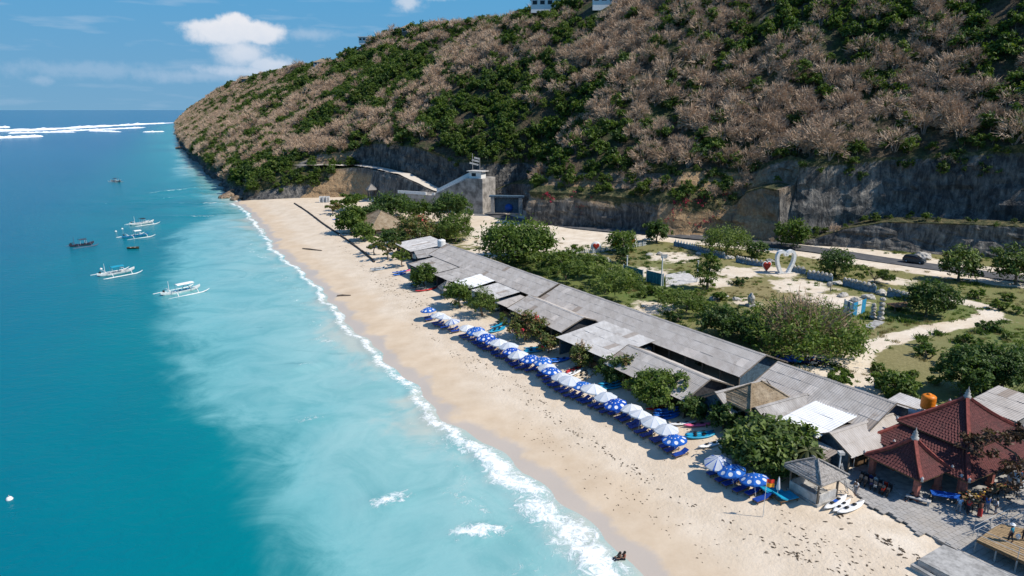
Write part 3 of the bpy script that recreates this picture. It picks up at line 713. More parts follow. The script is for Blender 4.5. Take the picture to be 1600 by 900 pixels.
# ---- hillside kinds: four bare bushy trees, four green ones
def bare_kind(i):
    s = 100+i; rr = random.Random(s)
    n_st = 5+i % 3; mb = MB(); tips = []
    for k in range(n_st):
        a = 2*math.pi*k/n_st+rr.uniform(-.3, .3); rad = rr.uniform(1.0, 1.9); hh = rr.uniform(2.0, 3.2)
        p = Vector((math.cos(a)*rad, math.sin(a)*rad, hh)); tips.append(p)
        mb.tube([(0, 0, -.6), p*.45+Vector((0, 0, .3)), p], [.16, .10, .05], 4, cap=False)
        for q in range(3):
            d = Vector((math.cos(a+rr.uniform(-.8, .8)), math.sin(a+rr.uniform(-.8, .8)), rr.uniform(.4, 1.2)))*rr.uniform(.8, 1.3)
            b = p*rr.uniform(.55, .95); mb.tube([b, b+d], [.05, .02], 3, cap=False)
    tw = twigs((0, 0, 1.5), (2.6+.3*(i % 2), 2.6, 2.4), 620, .78, .085, s, up=.22)
    return mb, tw
def green_kind(i):
    s = 200+i; rr = random.Random(s); lob = []
    for k in range(5+i % 3):
        a = rr.uniform(0, 6.28); d = rr.uniform(.3, 1.5); q = rr.uniform(.9, 1.5); lob.append((math.cos(a)*d, math.sin(a)*d, rr.uniform(1.3, 2.9), q, q, q*.85))
    lv = leaves(lob, 620, .52, s, spread=.22, aspect=1.6)
    mb = trunk_mb(1.4, .13, [(l[0]*.8, l[1]*.8, l[2]) for l in lob[:4]], s)
    return mb, lv
KINDS = []
for i in range(4):
    mb, tw = bare_kind(i); KINDS.append(('bare_tree', mb.mesh('trunk', M_BARKG), npmesh('crown', *tw[:2], M_TWIG, False, {'tone': tw[2]})))
for i in range(4):
    mb, lv = green_kind(i); KINDS.append(('green_tree', mb.mesh('trunk', M_BARK), npmesh('crown', *lv[:2], [M_LEAF, M_LEAFD, M_LEAF, M_ACAC][i], False, {'tone': lv[2]})))
def scatter_hill():
    r = np.random.default_rng(5); T = np.array([t[0] for t in hT]); Fq = np.array([t[1] for t in hT])
    A = hV[:-1, :-1]; B = hV[1:, :-1]; C = hV[:-1, 1:]; area = np.linalg.norm(np.cross(B-A, C-A), axis=-1)
    cs = hS[:-1, :-1]; tg = T[:-1, None]+0*cs.astype(int); fr = Fq[:-1, None]+0*cs
    w = np.where(tg >= 3, 1., 0)
    w = np.where((tg == 2), np.where(cs > 262, 1, np.where((cs > 92) & (cs < 166), 1.0, np.clip((fr-.55)*3, 0, 1)*.9)), w)
    w = np.where((tg == 1), np.where(cs > 240, 1., np.where((cs > 166) & (cs < 240), .0, np.where(cs > 96, 1.1, np.where(cs > 78, .25, .7)))), w)
    w = np.where((tg == 0), np.where(cs > 244, np.clip((fr-np.where(cs > 270, .5, .25))*2.2, 0, 1)*np.where(cs < 275, 2.4, .9), np.where(cs < 160, np.clip(fr-.9, 0, 1)*6, 0)), w)
    w = np.where(tg == 5, np.where(fr < .5, 1., .22), w); w = np.where(cs > 1955, 0, w)
    dist = np.hypot(A[..., 0], A[..., 1])
    dens = area*w/(9.4+np.clip(dist-350, 0, 900)/60.)
    px = 800+FPX*A[..., 0]/np.maximum(A[..., 1]*math.cos(PITCH)-(A[..., 2]-CAM_H)*math.sin(PITCH), 1)
    dens = np.where((px < -200) | (px > 1900), 0, dens)
    n = r.poisson(np.clip(dens, 0, 400)); ii, jj = np.nonzero(n); rep = n[ii, jj]; ii = np.repeat(ii, rep); jj = np.repeat(jj, rep)
    a, b = r.random(len(ii))[:, None], r.random(len(ii))[:, None]
    p = (A[ii, jj]*(1-a)+B[ii, jj]*a)*(1-b)+(C[ii, jj]*(1-a)+hV[ii+1, jj+1]*a)*b
    return p, tg[ii, jj], fr[ii, jj], hS[ii, jj], hU[ii, jj]
HP, Htg, Hfr, HS, HU = scatter_hill()
def pick_kinds():
    r = np.random.default_rng(8); n = len(HP); s, u = HS, HU
    g = .95*fbm(s/30., u/24., 3., 4)+.45*fbm(s/8., u/8., 6., 3)+.07
    c, sn = math.cos(PITCH), math.sin(PITCH); dep = HP[:, 1]*c-(HP[:, 2]-CAM_H)*sn; px = 800+FPX*HP[:, 0]/dep; py = 450-FPX*(HP[:, 1]*sn+(HP[:, 2]-CAM_H)*c)/dep
    def bl(x, y, rx, ry, k): return k*np.exp(-((px-x)/rx)**2-((py-y)/ry)**2)
    g = g+bl(830, 215, 130, 60, .38)+bl(560, 60, 60, 40, .5)+bl(1560, 110, 70, 130, .5)+bl(930, 270, 160, 40, .25)+bl(620, 180, 60, 60, .25)+bl(450, 285, 90, 30, .7)+bl(720, 30, 90, 30, .35)+bl(1500, 260, 90, 40, .4)
    g = g-bl(1250, 130, 330, 90, .22)-bl(900, 60, 180, 50, .15)+bl(470, 120, 110, 40, .28)+bl(400, 170, 70, 30, .2)-bl(330, 200, 50, 50, .1)
    small = (Htg <= 2) & (s < 262)
    g = g+np.where((s > 240) & (s < 300) & (Htg <= 2), .5, 0)
    green = (g > .0+.26*r.normal(size=n)) | (small & (r.random(n) < .55))
    sc = (.62+.9*r.random(n)**1.3)*np.where(green, .95, 1.0); sc = np.where(small, sc*np.where((s > 92) & (s < 166), .75, np.where(Htg == 2, .6, .42)), sc); sc = np.where((s > 236) & small, sc*1.8, sc)
    sc = np.where(dep > 420, sc*1.25, sc); sc = np.where((Htg >= 4) & (Hfr > .75), sc*(1+.55*np.clip(fbm(s/9., u/9., 1., 2)*2, -.6, 1)), sc)
    return green, sc, px, py, dep
HOUSES = [('white house with a long grey roof on the hilltop, seaward of the two', 866, 17, 20, 10, 3.6, 'w', 'g', True, 6), ('white house with a grey roof on the hilltop, inland of the two', 955, 13, 15, 10, 4.2, 'w', 'g', True, 5),
 ('long low white glass-fronted villa on the headland step', 580, 66, 17, 9, 3.0, 'w', 'w', True, 6), ('brown thatched pavilion on the headland crest', 641, 52, 9, 9, 3.5, 'b', 't', False, 3),
 ('small thatched roof house far along the headland crest', 386, 128, 13, 11, 3.0, 'b', 't', False, 3), ('distant thatched roof house on the low middle crest', 503, 97, 12, 10, 3, 'w', 't', False, 3)]
_hb = BVHTree.FromPolygons([Vector(v) for v in hV[N_CLIFF:].reshape(-1, 3)], [list(map(int, f)) for f in gridfaces(NR-N_CLIFF, NC)])
HOUSE_P = {}
for _l, _px, _py, *_r in HOUSES:
    for _dy in range(0, 40, 2):
        _q = at(_px, _py+_dy, 200.0 if _py+_dy < 171 else 0.0); _d = (_q-Vector((0, 0, CAM_H))).normalized(); hit_ = _hb.ray_cast(Vector((0, 0, CAM_H)), _d)
        if hit_[0] is not None: break
    HOUSE_P[(_px, _py)] = hit_[0]+Vector((_d.x, _d.y, 0)).normalized()*7+Vector((0, 0, 2.0))
keep = np.ones(len(HP), bool)
for _p in HOUSE_P.values():
    dv_ = HP[:, :2]-np.array(_p[:2]); vd = np.array(_p[:2])/np.linalg.norm(_p[:2]); al = dv_ @ vd; ac = np.abs(dv_ @ np.array([-vd[1], vd[0]])); keep &= ~((al > (-26 if np.linalg.norm(_p[:2]) > 420 else -9)) & (al < 16) & (ac < 13))
HP, Htg, Hfr, HS, HU = HP[keep], Htg[keep], Hfr[keep], HS[keep], HU[keep]
Hgreen, Hsc, Hpx, Hpy, Hdep = pick_kinds()
Hk = nr.integers(0, 4, len(HP))+np.where(Hgreen, 4, 0)
Hrot = np.stack([nr.normal(size=len(HP))*.10, nr.normal(size=len(HP))*.10, nr.random(len(HP))*6.28], 1)
Hz = -.25*Hsc
# 300 of each kind that show largest become trees of their own
ORD = [''] + [w+' ' for w in 'second third fourth fifth sixth seventh eighth ninth tenth eleventh twelfth thirteenth fourteenth fifteenth sixteenth seventeenth eighteenth nineteenth twentieth twenty-first twenty-second twenty-third twenty-fourth twenty-fifth'.split()]
def ordn(i): return ORD[i] if i < len(ORD) else 'number %d ' % (i+1)
ZX = [(-999, 640, 'the outcrop'), (640, 760, 'the white stairway'), (760, 850, 'the dark gateway'), (850, 950, 'the bend of the road'), (950, 1045, 'the rock corner'), (1045, 1140, 'the red-flowered face'), (1140, 1215, 'the rock bulge'), (1215, 1290, 'the white heart arch'),
      (1290, 1370, 'the low wall start'), (1370, 1440, 'the grey van'), (1440, 1520, 'the low wall middle'), (1520, 1999, 'the low wall end')]
def zband(y): return 'at the top' if y < 40 else 'high on the slope' if y < 95 else 'upper slope' if y < 140 else 'mid slope' if y < 185 else 'lower slope' if y < 230 else 'by the cliff edge' if y < 290 else 'on the ledge'
def hill_individuals():
    used = np.zeros(len(HP), bool); inv = (Hpx > 10) & (Hpx < 1590) & (Hpy > 4) & (Hpy < 420) & (Htg >= 2)
    made = {}; groups = {}
    for gname, mask in (('bare_tree', ~Hgreen), ('green_tree', Hgreen)):
        idx = np.nonzero(mask & inv)[0]; idx = idx[np.argsort(-(Hsc/Hdep)[idx])][:285]
        for i in idx:
            sz = 'large' if Hsc[i] > 1.02 else 'small'
            zx = next(z for a, b, z in ZX if a <= Hpx[i] < b)
            groups.setdefault((gname, sz, zband(Hpy[i]), zx), []).append(i)
    for (gname, sz, zb, zx), l in groups.items():
        l.sort(key=lambda i: Hpx[i])
        for q, i in enumerate(l):
            look = 'bare tree' if gname == 'bare_tree' else 'green tree'
            lab = f'{sz} {look} {zb} above {zx}' if zb not in ('on the ledge',) else f'{sz} {look} on the rock ledge by {zx}'
            if len(l) > 1: lab += f', {(ordn(q) or "first ").strip()} from seaward'
            k = Hk[i]; key = k
            loc = HP[i]+np.array([0, 0, Hz[i]])
            if key not in made:
                o = thing(gname, lab, 'tree', loc, Hrot[i, 2], 'bare trees on the hillside' if gname == 'bare_tree' else 'green trees on the hillside')
                put('trunk', KINDS[k][1], o); put('crown', KINDS[k][2], o); made[key] = o; o.scale = (Hsc[i],)*3
            else: o = dup(made[key], loc, Hrot[i, 2], lab, Hsc[i], tilt=(Hrot[i, 0], Hrot[i, 1]))
            used[i] = True
    return used, made
Hused, Hmade = hill_individuals()
def scatter_object(name, P, rot, sc, idx, sources, kind='stuff'):
    """one object that repeats the source meshes on its points"""
    me = bpy.data.meshes.new(name); me.vertices.add(len(P)); me.vertices.foreach_set('co', np.asarray(P, np.float32).ravel())
    a = me.attributes.new('turn', 'FLOAT_VECTOR', 'POINT'); a.data.foreach_set('vector', np.asarray(rot, np.float32).ravel())
    a = me.attributes.new('size', 'FLOAT', 'POINT'); a.data.foreach_set('value', np.asarray(sc, np.float32).ravel())
    a = me.attributes.new('pick', 'INT', 'POINT'); a.data.foreach_set('value', np.asarray(idx, np.int32).ravel())
    me.update(); o = bpy.data.objects.new(name, me); COL.objects.link(o); o['kind'] = kind
    ng = bpy.data.node_groups.new(name, 'GeometryNodeTree')
    ng.interface.new_socket('Geometry', in_out='INPUT', socket_type='NodeSocketGeometry'); ng.interface.new_socket('Geometry', in_out='OUTPUT', socket_type='NodeSocketGeometry')
    N, L = ng.nodes.new, ng.links.new; gi, go = N('NodeGroupInput'), N('NodeGroupOutput'); iop = N('GeometryNodeInstanceOnPoints')
    jn = N('GeometryNodeJoinGeometry')
    for src in reversed(sources):                        # joined in order so that 'pick' finds them
        if isinstance(src, (list, tuple)):
            j2 = N('GeometryNodeJoinGeometry')
            for q in src:
                oi = N('GeometryNodeObjectInfo'); oi.inputs['Object'].default_value = q; oi.inputs['As Instance'].default_value = False; L(oi.outputs['Geometry'], j2.inputs[0])
            g2i = N('GeometryNodeGeometryToInstance'); L(j2.outputs[0], g2i.inputs[0]); L(g2i.outputs[0], jn.inputs[0])
        else:
            oi = N('GeometryNodeObjectInfo'); oi.inputs['Object'].default_value = src; oi.inputs['As Instance'].default_value = True; L(oi.outputs['Geometry'], jn.inputs[0])
    def na(n, dt):
        x = N('GeometryNodeInputNamedAttribute'); x.data_type = dt; x.inputs['Name'].default_value = n; return x.outputs['Attribute']
    L(gi.outputs[0], iop.inputs['Points']); L(jn.outputs[0], iop.inputs['Instance']); iop.inputs['Pick Instance'].default_value = True
    L(na('pick', 'INT'), iop.inputs['Instance Index']); L(na('turn', 'FLOAT_VECTOR'), iop.inputs['Rotation']); L(na('size', 'FLOAT'), iop.inputs['Scale'])
    L(iop.outputs[0], go.inputs[0]); m = o.modifiers.new('scatter', 'NODES'); m.node_group = ng
    return o
rest = ~Hused
SRC = [list(ALLKIDS[Hmade[k].name]) for k in range(8)]
scatter_object('hillside_scrub', HP[rest]+np.array([0, 0, 1.])*Hz[rest, None], Hrot[rest], Hsc[rest], Hk[rest], SRC)
# ---- trees on the flat
def lobes_of(kind, w, h, th, seed):
    r = random.Random(seed); L = []; R_ = w/2
    if kind == 'dome':
        c = h*.50; L = [(0, 0, c, R_*.92, R_*.92, h*.47)]*2+[(math.cos(a)*R_*.62, math.sin(a)*R_*.62, c+h*r.uniform(-.16, .16), R_*.38, R_*.38, h*.26) for a in [k*.78+r.uniform(-.3, .3) for k in range(8)]]
    elif kind == 'flat':
        for _ in range(12):
            a, d = r.uniform(0, 6.28), R_*math.sqrt(r.random())*.85; q = R_*r.uniform(.2, .38); L.append((math.cos(a)*d, math.sin(a)*d, th+(h-th)*r.uniform(.25, .9), q, q, q*.38))
    elif kind == 'tall':
        for i in range(7):
            f = i/6; q = R_*(.5+.5*math.sin(math.pi*min(1, f*.9+.15))); L.append((r.uniform(-.3, .3)*R_, r.uniform(-.3, .3)*R_, th+(h-th)*(.1+.8*f), q, q, (h-th)*.16))
    else:
        L = [(0, 0, h*.50, R_*.68, R_*.68, h*.44)]*2
        for k in range(11):
            a, d = k*2.4+r.uniform(-.4, .4), R_*(.35+.4*r.random()); q = R_*r.uniform(.30, .44); L.append((math.cos(a)*d, math.sin(a)*d, h*r.uniform(.30, .68), q, q, min(q*.9, h*.28)))
    return L
def tree(name, label, catg, loc, w, h, th, kind='round', mat=None, n=1500, leaf=.42, seed=0, group=None, extra=None, aspect=1.8, spread=.17, rot=0., bark=None, tr=None):
    o = thing(name, label, catg, (loc[0], loc[1], loc[2]-.05), rot, group); n = int(n*2.6); leaf *= 1.12
    L = lobes_of(kind, w, h, th*(.2 if kind != 'flat' else .5), seed)
    V, F, T = leaves(L, n, leaf, seed, spread=spread, aspect=aspect)
    put('crown', npmesh('crown', V, F, mat or M_LEAF, False, {'tone': T}), o)
    lim = [(l[0]*.85, l[1]*.85, l[2]) for l in L[:7]]
    trunk_mb(max(th*1.15, h*.35), tr or max(.08, .035*h), lim, seed).build('trunk', bark or M_BARK, o)
    if extra is not None: extra(o, L)
    return o
def bare_twigs_on(frac=.5, n=500, zc=.6):
    def f(o, L):
        w = max(l[0]+l[3] for l in L); h = max(l[2]+l[5] for l in L)
        tw = twigs((0, 0, h*.5), (w*frac, w*frac, h*.56), n, w*.20, .085, 77, up=.5)
        put('dead_twigs', npmesh('dead_twigs', *tw[:2], M_TWIG, False, {'tone': tw[2]*.75}), o)
    return f
def flowers(col, n, seed, size=.25):
    def f(o, L):
        V, F, T = leaves(L, n, size, seed, spread=.12, aspect=1.1, shell=.95, ncl=max(4, n//14))
        put('blossom', npmesh('blossom', V, F, paint('blossom_%s' % col, {'red': (.55, .03, .05), 'pink': (.55, .06, .16)}[col], .6), False), o)
    return f
# ================================================================ BUILDINGS BY THE BEACH
def roofmat(name, stops, rough=.85, wear=1.):
    t = NT(name); p = t.pos(); o = t.obj(); r = t.rnd()
    n = t.noise(p, .5, 6, .7); m = t.noise(t.pos((1.6, .22, 1), -HEAD), 1.2, 5, .7)
    x = t.mathn('ADD', t.mathn('MULTIPLY', t.mathn('ADD', t.mathn('MULTIPLY', n, .6), t.mathn('MULTIPLY', m, .5)), .75), t.mathn('MULTIPLY', t.mathn('SUBTRACT', r, .5), .07))
    c = t.ramp(x, stops); c = t.mix(t.mathn('GREATER_THAN', r, .955 if wear > .5 else 2.), c, t.mix(1., c, (.66, .60, .55), 'MULTIPLY')); c = t.mix(t.mathn('LESS_THAN', r, .04), c, t.mix(1., c, (1.3, 1.3, 1.3), 'MULTIPLY'))
    ru = t.mathn('MULTIPLY', t.rng(t.noise(p, .33, 6, .72, .6), .58, .72), .55*wear); c = t.mix(ru, c, (.17, .115, .075))
    t.col(c).rough(rough); return t.m
M_ASB = roofmat('fibre_cement', [(.2, (.25, .225, .20)), (.38, (.36, .325, .29)), (.5, (.43, .395, .36)), (.7, (.52, .485, .45))])
M_ASB2 = roofmat('fibre_cement_pale', [(.2, (.18, .165, .15)), (.4, (.30, .28, .26)), (.55, (.42, .40, .375)), (.7, (.55, .53, .50))])
M_TIN = roofmat('zinc_sheet', [(.2, (.26, .245, .225)), (.38, (.42, .40, .375)), (.55, (.55, .535, .51)), (.75, (.66, .64, .62))], .5)
M_WHITE_SHEET = roofmat('white_sheet', [(.2, (.55, .545, .53)), (.45, (.70, .70, .69)), (.7, (.80, .80, .80))], .6, .15)
M_WALLD = paint('dark_boards', (.045, .045, .05), .85, .3, 3)
M_WALLG = paint('grey_wall', (.22, .21, .20), .85, .25, 2)
M_WALLB = paint('blue_grey_boards', (.07, .12, .17), .8, .3, 3)
M_POST = paint('weathered_post', (.17, .14, .11), .85, .25, 5)
M_WHITE = paint('white_paint', (.74, .74, .72), .6, .12, 3)
M_CONC = paint('concrete', (.36, .35, .33), .9, .25, 1.5, bump=.2)
M_CONCP = paint('concrete_pale', (.52, .50, .47), .9, .2, 1.5)
M_BLUE = paint('blue_paint', (.012, .09, .42), .5, .2, 4)
M_TEAL = paint('teal_paint', (.015, .17, .23), .55, .25, 3)
M_RED = paint('red_paint', (.42, .035, .02), .5, .2, 4)
M_DARK = paint('dark_stuff', (.02, .022, .026), .7, .3, 4)
M_WOOD = paint('brown_wood', (.16, .095, .05), .8, .3, 4)
def corr(w, l, k=5, a=.03):
    """one corrugated sheet, its length down the slope (local -y low end)"""
    n = 2*k+1; mb = MB(); V = []
    for j in range(n): V.append((-w/2+w*j/(n-1), l/2, a*(1 if j % 2 else -1))); V.append((-w/2+w*j/(n-1), -l/2, a*(1 if j % 2 else -1)))
    T = [(x, y, z-.012) for x, y, z in V]
    b = mb.add(V+T, [(2*j, 2*j+1, 2*j+3, 2*j+2) for j in range(n-1)]+[(2*n+2*j+2, 2*n+2*j+3, 2*n+2*j+1, 2*n+2*j) for j in range(n-1)]+[(2*j+1, 2*n+2*j+1, 2*n+2*j+3, 2*j+3) for j in range(n-1)])
    return b
_sheet = {}
def sheet_mesh(w, l, m):
    k = (round(w, 2), round(l, 2), m.name)
    if k not in _sheet: _sheet[k] = corr(w, l, max(3, int(w/.26)), .017).mesh('roof_sheet', m)
    return _sheet[k]
def slope(root, x0, x1, y_hi, z_hi, y_lo, z_lo, m, sw=1.1, rows=3, rs=None, joined=False, skip=()):
    """lay sheets over a sloping rectangle; x along the ridge, from the high line to the low line"""
    rs = rs or random.Random(1); n = max(1, round((x1-x0)/sw)); w = (x1-x0)/n
    sl = math.hypot(y_lo-y_hi, z_lo-z_hi); ang = math.atan2(z_hi-z_lo, abs(y_lo-y_hi)); sg = 1 if y_lo > y_hi else -1
    l = sl/rows
    for i in range(n):
        for j in range(rows):
            f = (j+.5)/rows; y = y_hi+(y_lo-y_hi)*f; z = z_hi+(z_lo-z_hi)*f+.04+.022*(rows-j)+.004*(i % 2)
            if rs.random() < .0: continue
            o = put('roof_sheet', sheet_mesh(w+.06, l+.22, m), root, (x0+w*(i+.5), y, z))
            # local -y points down the slope
            o.rotation_euler = (ang+rs.gauss(0, .010), rs.gauss(0, .009), math.pi if sg > 0 else 0)
def frame_at(p, head): return p, head
def shed_walls(root, x0, x1, y0, y1, z0, zt, mw, posts=True, front_open=True, side=True):
    """back wall at y0 (inland), side walls, open front at y1 with posts and a counter"""
    b = MB(); b.box(((x0+x1)/2, y0+.1, (z0+zt)/2), (x1-x0-.3, .12, zt-z0)); b.build('back_wall', mw, root)
    if side:
        for x in (x0+.2, x1-.2):
            b = MB(); b.box((x, (y0+y1)/2, (z0+zt)/2), (.1, (y1-y0)-.3, zt-z0-.05)); b.build('side_wall', mw, root)
    if not front_open:
        b = MB(); b.box(((x0+x1)/2, y1-.1, (z0+zt)/2), (x1-x0-.5, .11, zt-z0-.02)); b.build('front_wall', mw, root)
    elif posts:
        n = max(2, round((x1-x0)/3)+1)
        for i in range(n):
            b = MB(); b.box((x0+.15+(x1-x0-.3)*i/(n-1), y1-.12, (z0+zt)/2), (.13, .13, zt-z0)); b.build('post', M_POST, root)
        b = MB(); b.box(((x0+x1)/2, y1-.55, z0+.5), ((x1-x0)*.6, .5, 1.0)); b.build('counter', M_WOOD, root)
def gable_house(name, label, centre, head, L, Wd, eave, ridge, mroof, mwall, sw=1.1, rows=3, rows_back=None, front_open=True, oh=.45, group=None, seed=0, ridge_off=0., front_eave=None, cap=True):
    """ridge along local x (heading head); local +y is the front; eave/ridge heights are absolute"""
    z0 = GP(centre).z-.15; o = thing(name, label, 'building', (centre[0], centre[1], z0), head, group); rs = random.Random(seed)
    e, r = eave-z0, ridge-z0; yr = ridge_off; fe = (front_eave-z0) if front_eave else e
    slope(o, -L/2-oh, L/2+oh, yr, r, Wd/2+oh, fe-.15, mroof, sw, rows, rs)
    slope(o, -L/2-oh, L/2+oh, yr, r, -Wd/2-oh, e-.15, mroof, max(sw, 2.2), rows_back or 1, rs)
    shed_walls(o, -L/2, L/2, -Wd/2, Wd/2, 0, e-.1, mwall, front_open=front_open)
    for sx in (-1, 1):
        b = MB(); x = sx*(L/2-.2); b.add([(x-.05, -Wd/2, e-.1), (x-.05, Wd/2, e-.1), (x-.05, yr, r-.1), (x+.05, -Wd/2, e-.1), (x+.05, Wd/2, e-.1), (x+.05, yr, r-.1)], [(0, 1, 2), (5, 4, 3), (0, 3, 4, 1), (1, 4, 5, 2), (2, 5, 3, 0)]); b.build('gable_wall', mwall, o)
        for yy, ze in ((Wd/2+oh, fe-.15), (-Wd/2-oh, e-.15)):
            b = MB(); b.beam((sx*(L/2+oh), yr, r+.10), (sx*(L/2+oh), yy, ze+.10), .05, .16); b.build('barge_board', M_POST, o)
    if cap:
        b = MB(); b.add([(-L/2-oh, yr-.22, r+.06), (L/2+oh, yr-.22, r+.06), (L/2+oh, yr, r+.17), (-L/2-oh, yr, r+.17), (L/2+oh, yr+.22, r+.06), (-L/2-oh, yr+.22, r+.06)], [(0, 1, 2, 3), (3, 2, 4, 5), (5, 4, 1, 0)]); b.build('ridge_cap', mroof, o)
    return o
def lean_house(name, label, pts, mroof, mwall, sw=1.0, rows=2, seed=0, group=None, front_open=True):
    """a single-slope roof: pts = (far high, near high, near low, far low) as world points; high edge inland"""
    A, B, C, D = [Vector(p) for p in pts]; hi, lo = (A.z+B.z)/2, (C.z+D.z)/2
    cen = (A+B+C+D)/4; xd = (A-B); xd.z = 0; L = (xd.length+Vector((D.x-C.x, D.y-C.y, 0)).length)/2; head = math.atan2(xd.y, xd.x)
    yd = Vector((-math.sin(head), math.cos(head), 0)); Wd = abs(((C+D)/2-(A+B)/2).dot(yd))
    z0 = GP(cen).z-.15; o = thing(name, label, 'building', (cen.x, cen.y, z0), head, group); rs = random.Random(seed)
    slope(o, -L/2, L/2, -Wd/2, hi-z0, Wd/2, lo-z0, mroof, sw, rows, rs)
    shed_walls(o, -L/2+.3, L/2-.3, -Wd/2+.3, Wd/2-.3, 0, min(hi, lo)-z0-.12, mwall, front_open=front_open)
    return o
HR = HEAD+.072                                        # the long roofs follow the umbrella row
def SUP(s, u): return W(s, u, 0)
def LONG(name, label, s0, s1, u0, u1, Wd, eave, ridge, seed):
    a, b = W(s0, u0), W(s1, u1); d = b-a; c = (a+b)/2; return gable_house(name, label, c, math.atan2(d.y, d.x), d.length, Wd, eave, ridge, M_ASB, M_WALLB, 1.12, 3, 1, True, .5, seed=seed)
LONG('long_hall', 'long grey corrugated roof hall stretching from the white tank to the gap between roofs', 62.5, 105, 30.6, 27.6, 8.2, 5.3, 7.0, 1)
LONG('long_hall', 'longest grey corrugated roof hall, between the roof gap and the parked motorbikes', 19.2, 61, 34.3, 30.8, 8.2, 5.3, 7.0, 2)
LONG('long_hall', 'shorter grey corrugated roof hall running down to the red tiled pavilion', 2.4, 16.0, 35.0, 33.9, 8.0, 5.3, 7.0, 3)
# front row of warungs
def GH(name, label, s0, s1, u, Wd, eave, ridge, m, mw, **k):
    a, b = W(s0, u), W(s1, u+(s0-s1)*.072); d = b-a; return gable_house(name, label, (a+b)/2, math.atan2(d.y, d.x), d.length, Wd, eave, ridge, m, mw, **k)
GH('beach_cafe', 'grey gabled beach cafe beside the rust-leaved tree', 46, 60.5, 25.0, 7.6, 4.6, 6.0, M_ASB, M_WALLD, seed=4, sw=1.0, rows=3)
GH('beach_cafe', 'grey gabled beach cafe behind the long row of green trees', 18, 31.5, 24.0, 7.4, 4.6, 6.2, M_ASB, M_WALLD, seed=5, sw=1.0, rows=3)
lean_house('beach_cafe', 'low cafe under pale patched zinc sheets between the two grey gables', [W(44.5, 28, 5.3), W(33.6, 29.2, 5.3), W(32.6, 19.2, 4.5), W(43.8, 19.6, 4.5)], M_TIN, M_WALLB, 1.15, 4, seed=6)
def UH(name, label, sc_, u0, u1, Wd, eave, ridge, m, mw, **k):   # ridge runs inland, gable to the sea
    a, b = W(sc_, u1), W(sc_, u0); d = b-a; return gable_house(name, label, (a+b)/2, math.atan2(d.y, d.x), d.length, Wd, eave, ridge, m, mw, **k)
UH('beach_cafe', 'small grey gabled cafe beside the thatched hut, gable to the sea', 14.8, 22.4, 29.6, 4.2, 4.6, 6.0, M_ASB2, M_WALLB, seed=7, rows=2, rows_back=2)
UH('beach_cafe', 'plain grey gabled cafe between the thatched hut and the white roof', 10.0, 23.6, 30.8, 3.6, 4.6, 5.8, M_ASB2, M_WALLB, seed=8, rows=2, rows_back=2)
UH('beach_cafe', 'grey gabled cafe next to the red tiled pavilion', 2.6, 26.0, 35.2, 4.4, 4.3, 5.5, M_ASB, M_WALLB, seed=9, rows=2, rows_back=2)
lean_house('beach_cafe', 'open cafe under one broad bright white sheet roof', [W(8.1, 33.4, 5.7), W(3.2, 33.8, 5.7), W(4.0, 24.3, 5.0), W(8.7, 24.6, 5.0)], M_WHITE_SHEET, M_WALLD, 1.2, 4, seed=10)
lean_house('lean_to', 'low grey lean-to in front of the white sheet roof', [W(3.8, 25.2, 4.3), W(1.2, 25.2, 4.3), W(1.0, 22.4, 3.7), W(3.6, 22.4, 3.7)], M_ASB, M_WALLD, 1., 2, seed=11)
lean_house('lean_to', 'narrow grey lean-to filling the gap beside the white tank', [W(112, 31, 5.6), W(104, 29, 5.6), W(103, 20.5, 4.6), W(111, 21, 4.6)], M_ASB2, M_WALLB, 1., 4, seed=12)
lean_house('beach_cafe', 'farthest tin roofed cafe beside the tan thatched house', [W(124, 31, 5.4), W(113, 31, 5.4), W(113, 21.5, 4.5), W(126, 21.5, 4.5)], M_TIN, M_WALLB, 1., 4, seed=13)
lean_house('beach_cafe', 'patched grey cafe roof directly below the far end of the long hall', [W(102.5, 23.5, 5.0), W(91, 24.6, 5.0), W(90, 17.6, 4.3), W(102, 17.0, 4.3)], M_ASB2, M_WALLB, 1., 3, seed=14)
lean_house('beach_cafe', 'grey cafe roof between the round green tree and the white sheet', [W(90, 24.5, 5.1), W(82.5, 25.2, 5.1), W(82, 18.4, 4.4), W(89.4, 18, 4.4)], M_ASB2, M_WALLD, 1., 3, seed=15)
lean_house('beach_cafe', 'small cafe under clean white sheets above the straw parasol hut', [W(82, 25, 5.2), W(76, 25.8, 5.2), W(75.6, 19.5, 4.5), W(81.6, 18.8, 4.5)], M_WHITE_SHEET, M_WALLB, 1., 3, seed=16)
lean_house('beach_cafe', 'pale zinc cafe roof behind the two slender beach trees', [W(75, 26, 5.1), W(67, 26.6, 5.1), W(66.6, 20, 4.4), W(74.6, 19.5, 4.4)], M_TIN, M_WALLB, 1., 3, seed=17)
lean_house('lean_to', 'little grey lean-to butting the first gabled cafe', [W(66, 25, 4.7), W(61.6, 25.3, 4.7), W(61.4, 20.4, 4.1), W(65.8, 20.2, 4.1)], M_ASB, M_WALLD, 1., 2, seed=18)
lean_house('back_shed', 'pale tin shed under the orange tank', [W(6.2, 42.6, 5.0), W(1.2, 43.0, 5.0), W(1.0, 38.2, 4.5), W(6.0, 38.2, 4.5)], M_TIN, M_WALLG, 1., 2, seed=19, front_open=False)
lean_house('back_shed', 'grey tin shed behind the peak of the big red roof', [W(1.4, 52.5, 5.9), W(-4.2, 52.5, 5.9), W(-4.6, 46.0, 5.2), W(.4, 46.0, 5.2)], M_ASB, M_WALLG, 1., 3, seed=20, front_open=False)
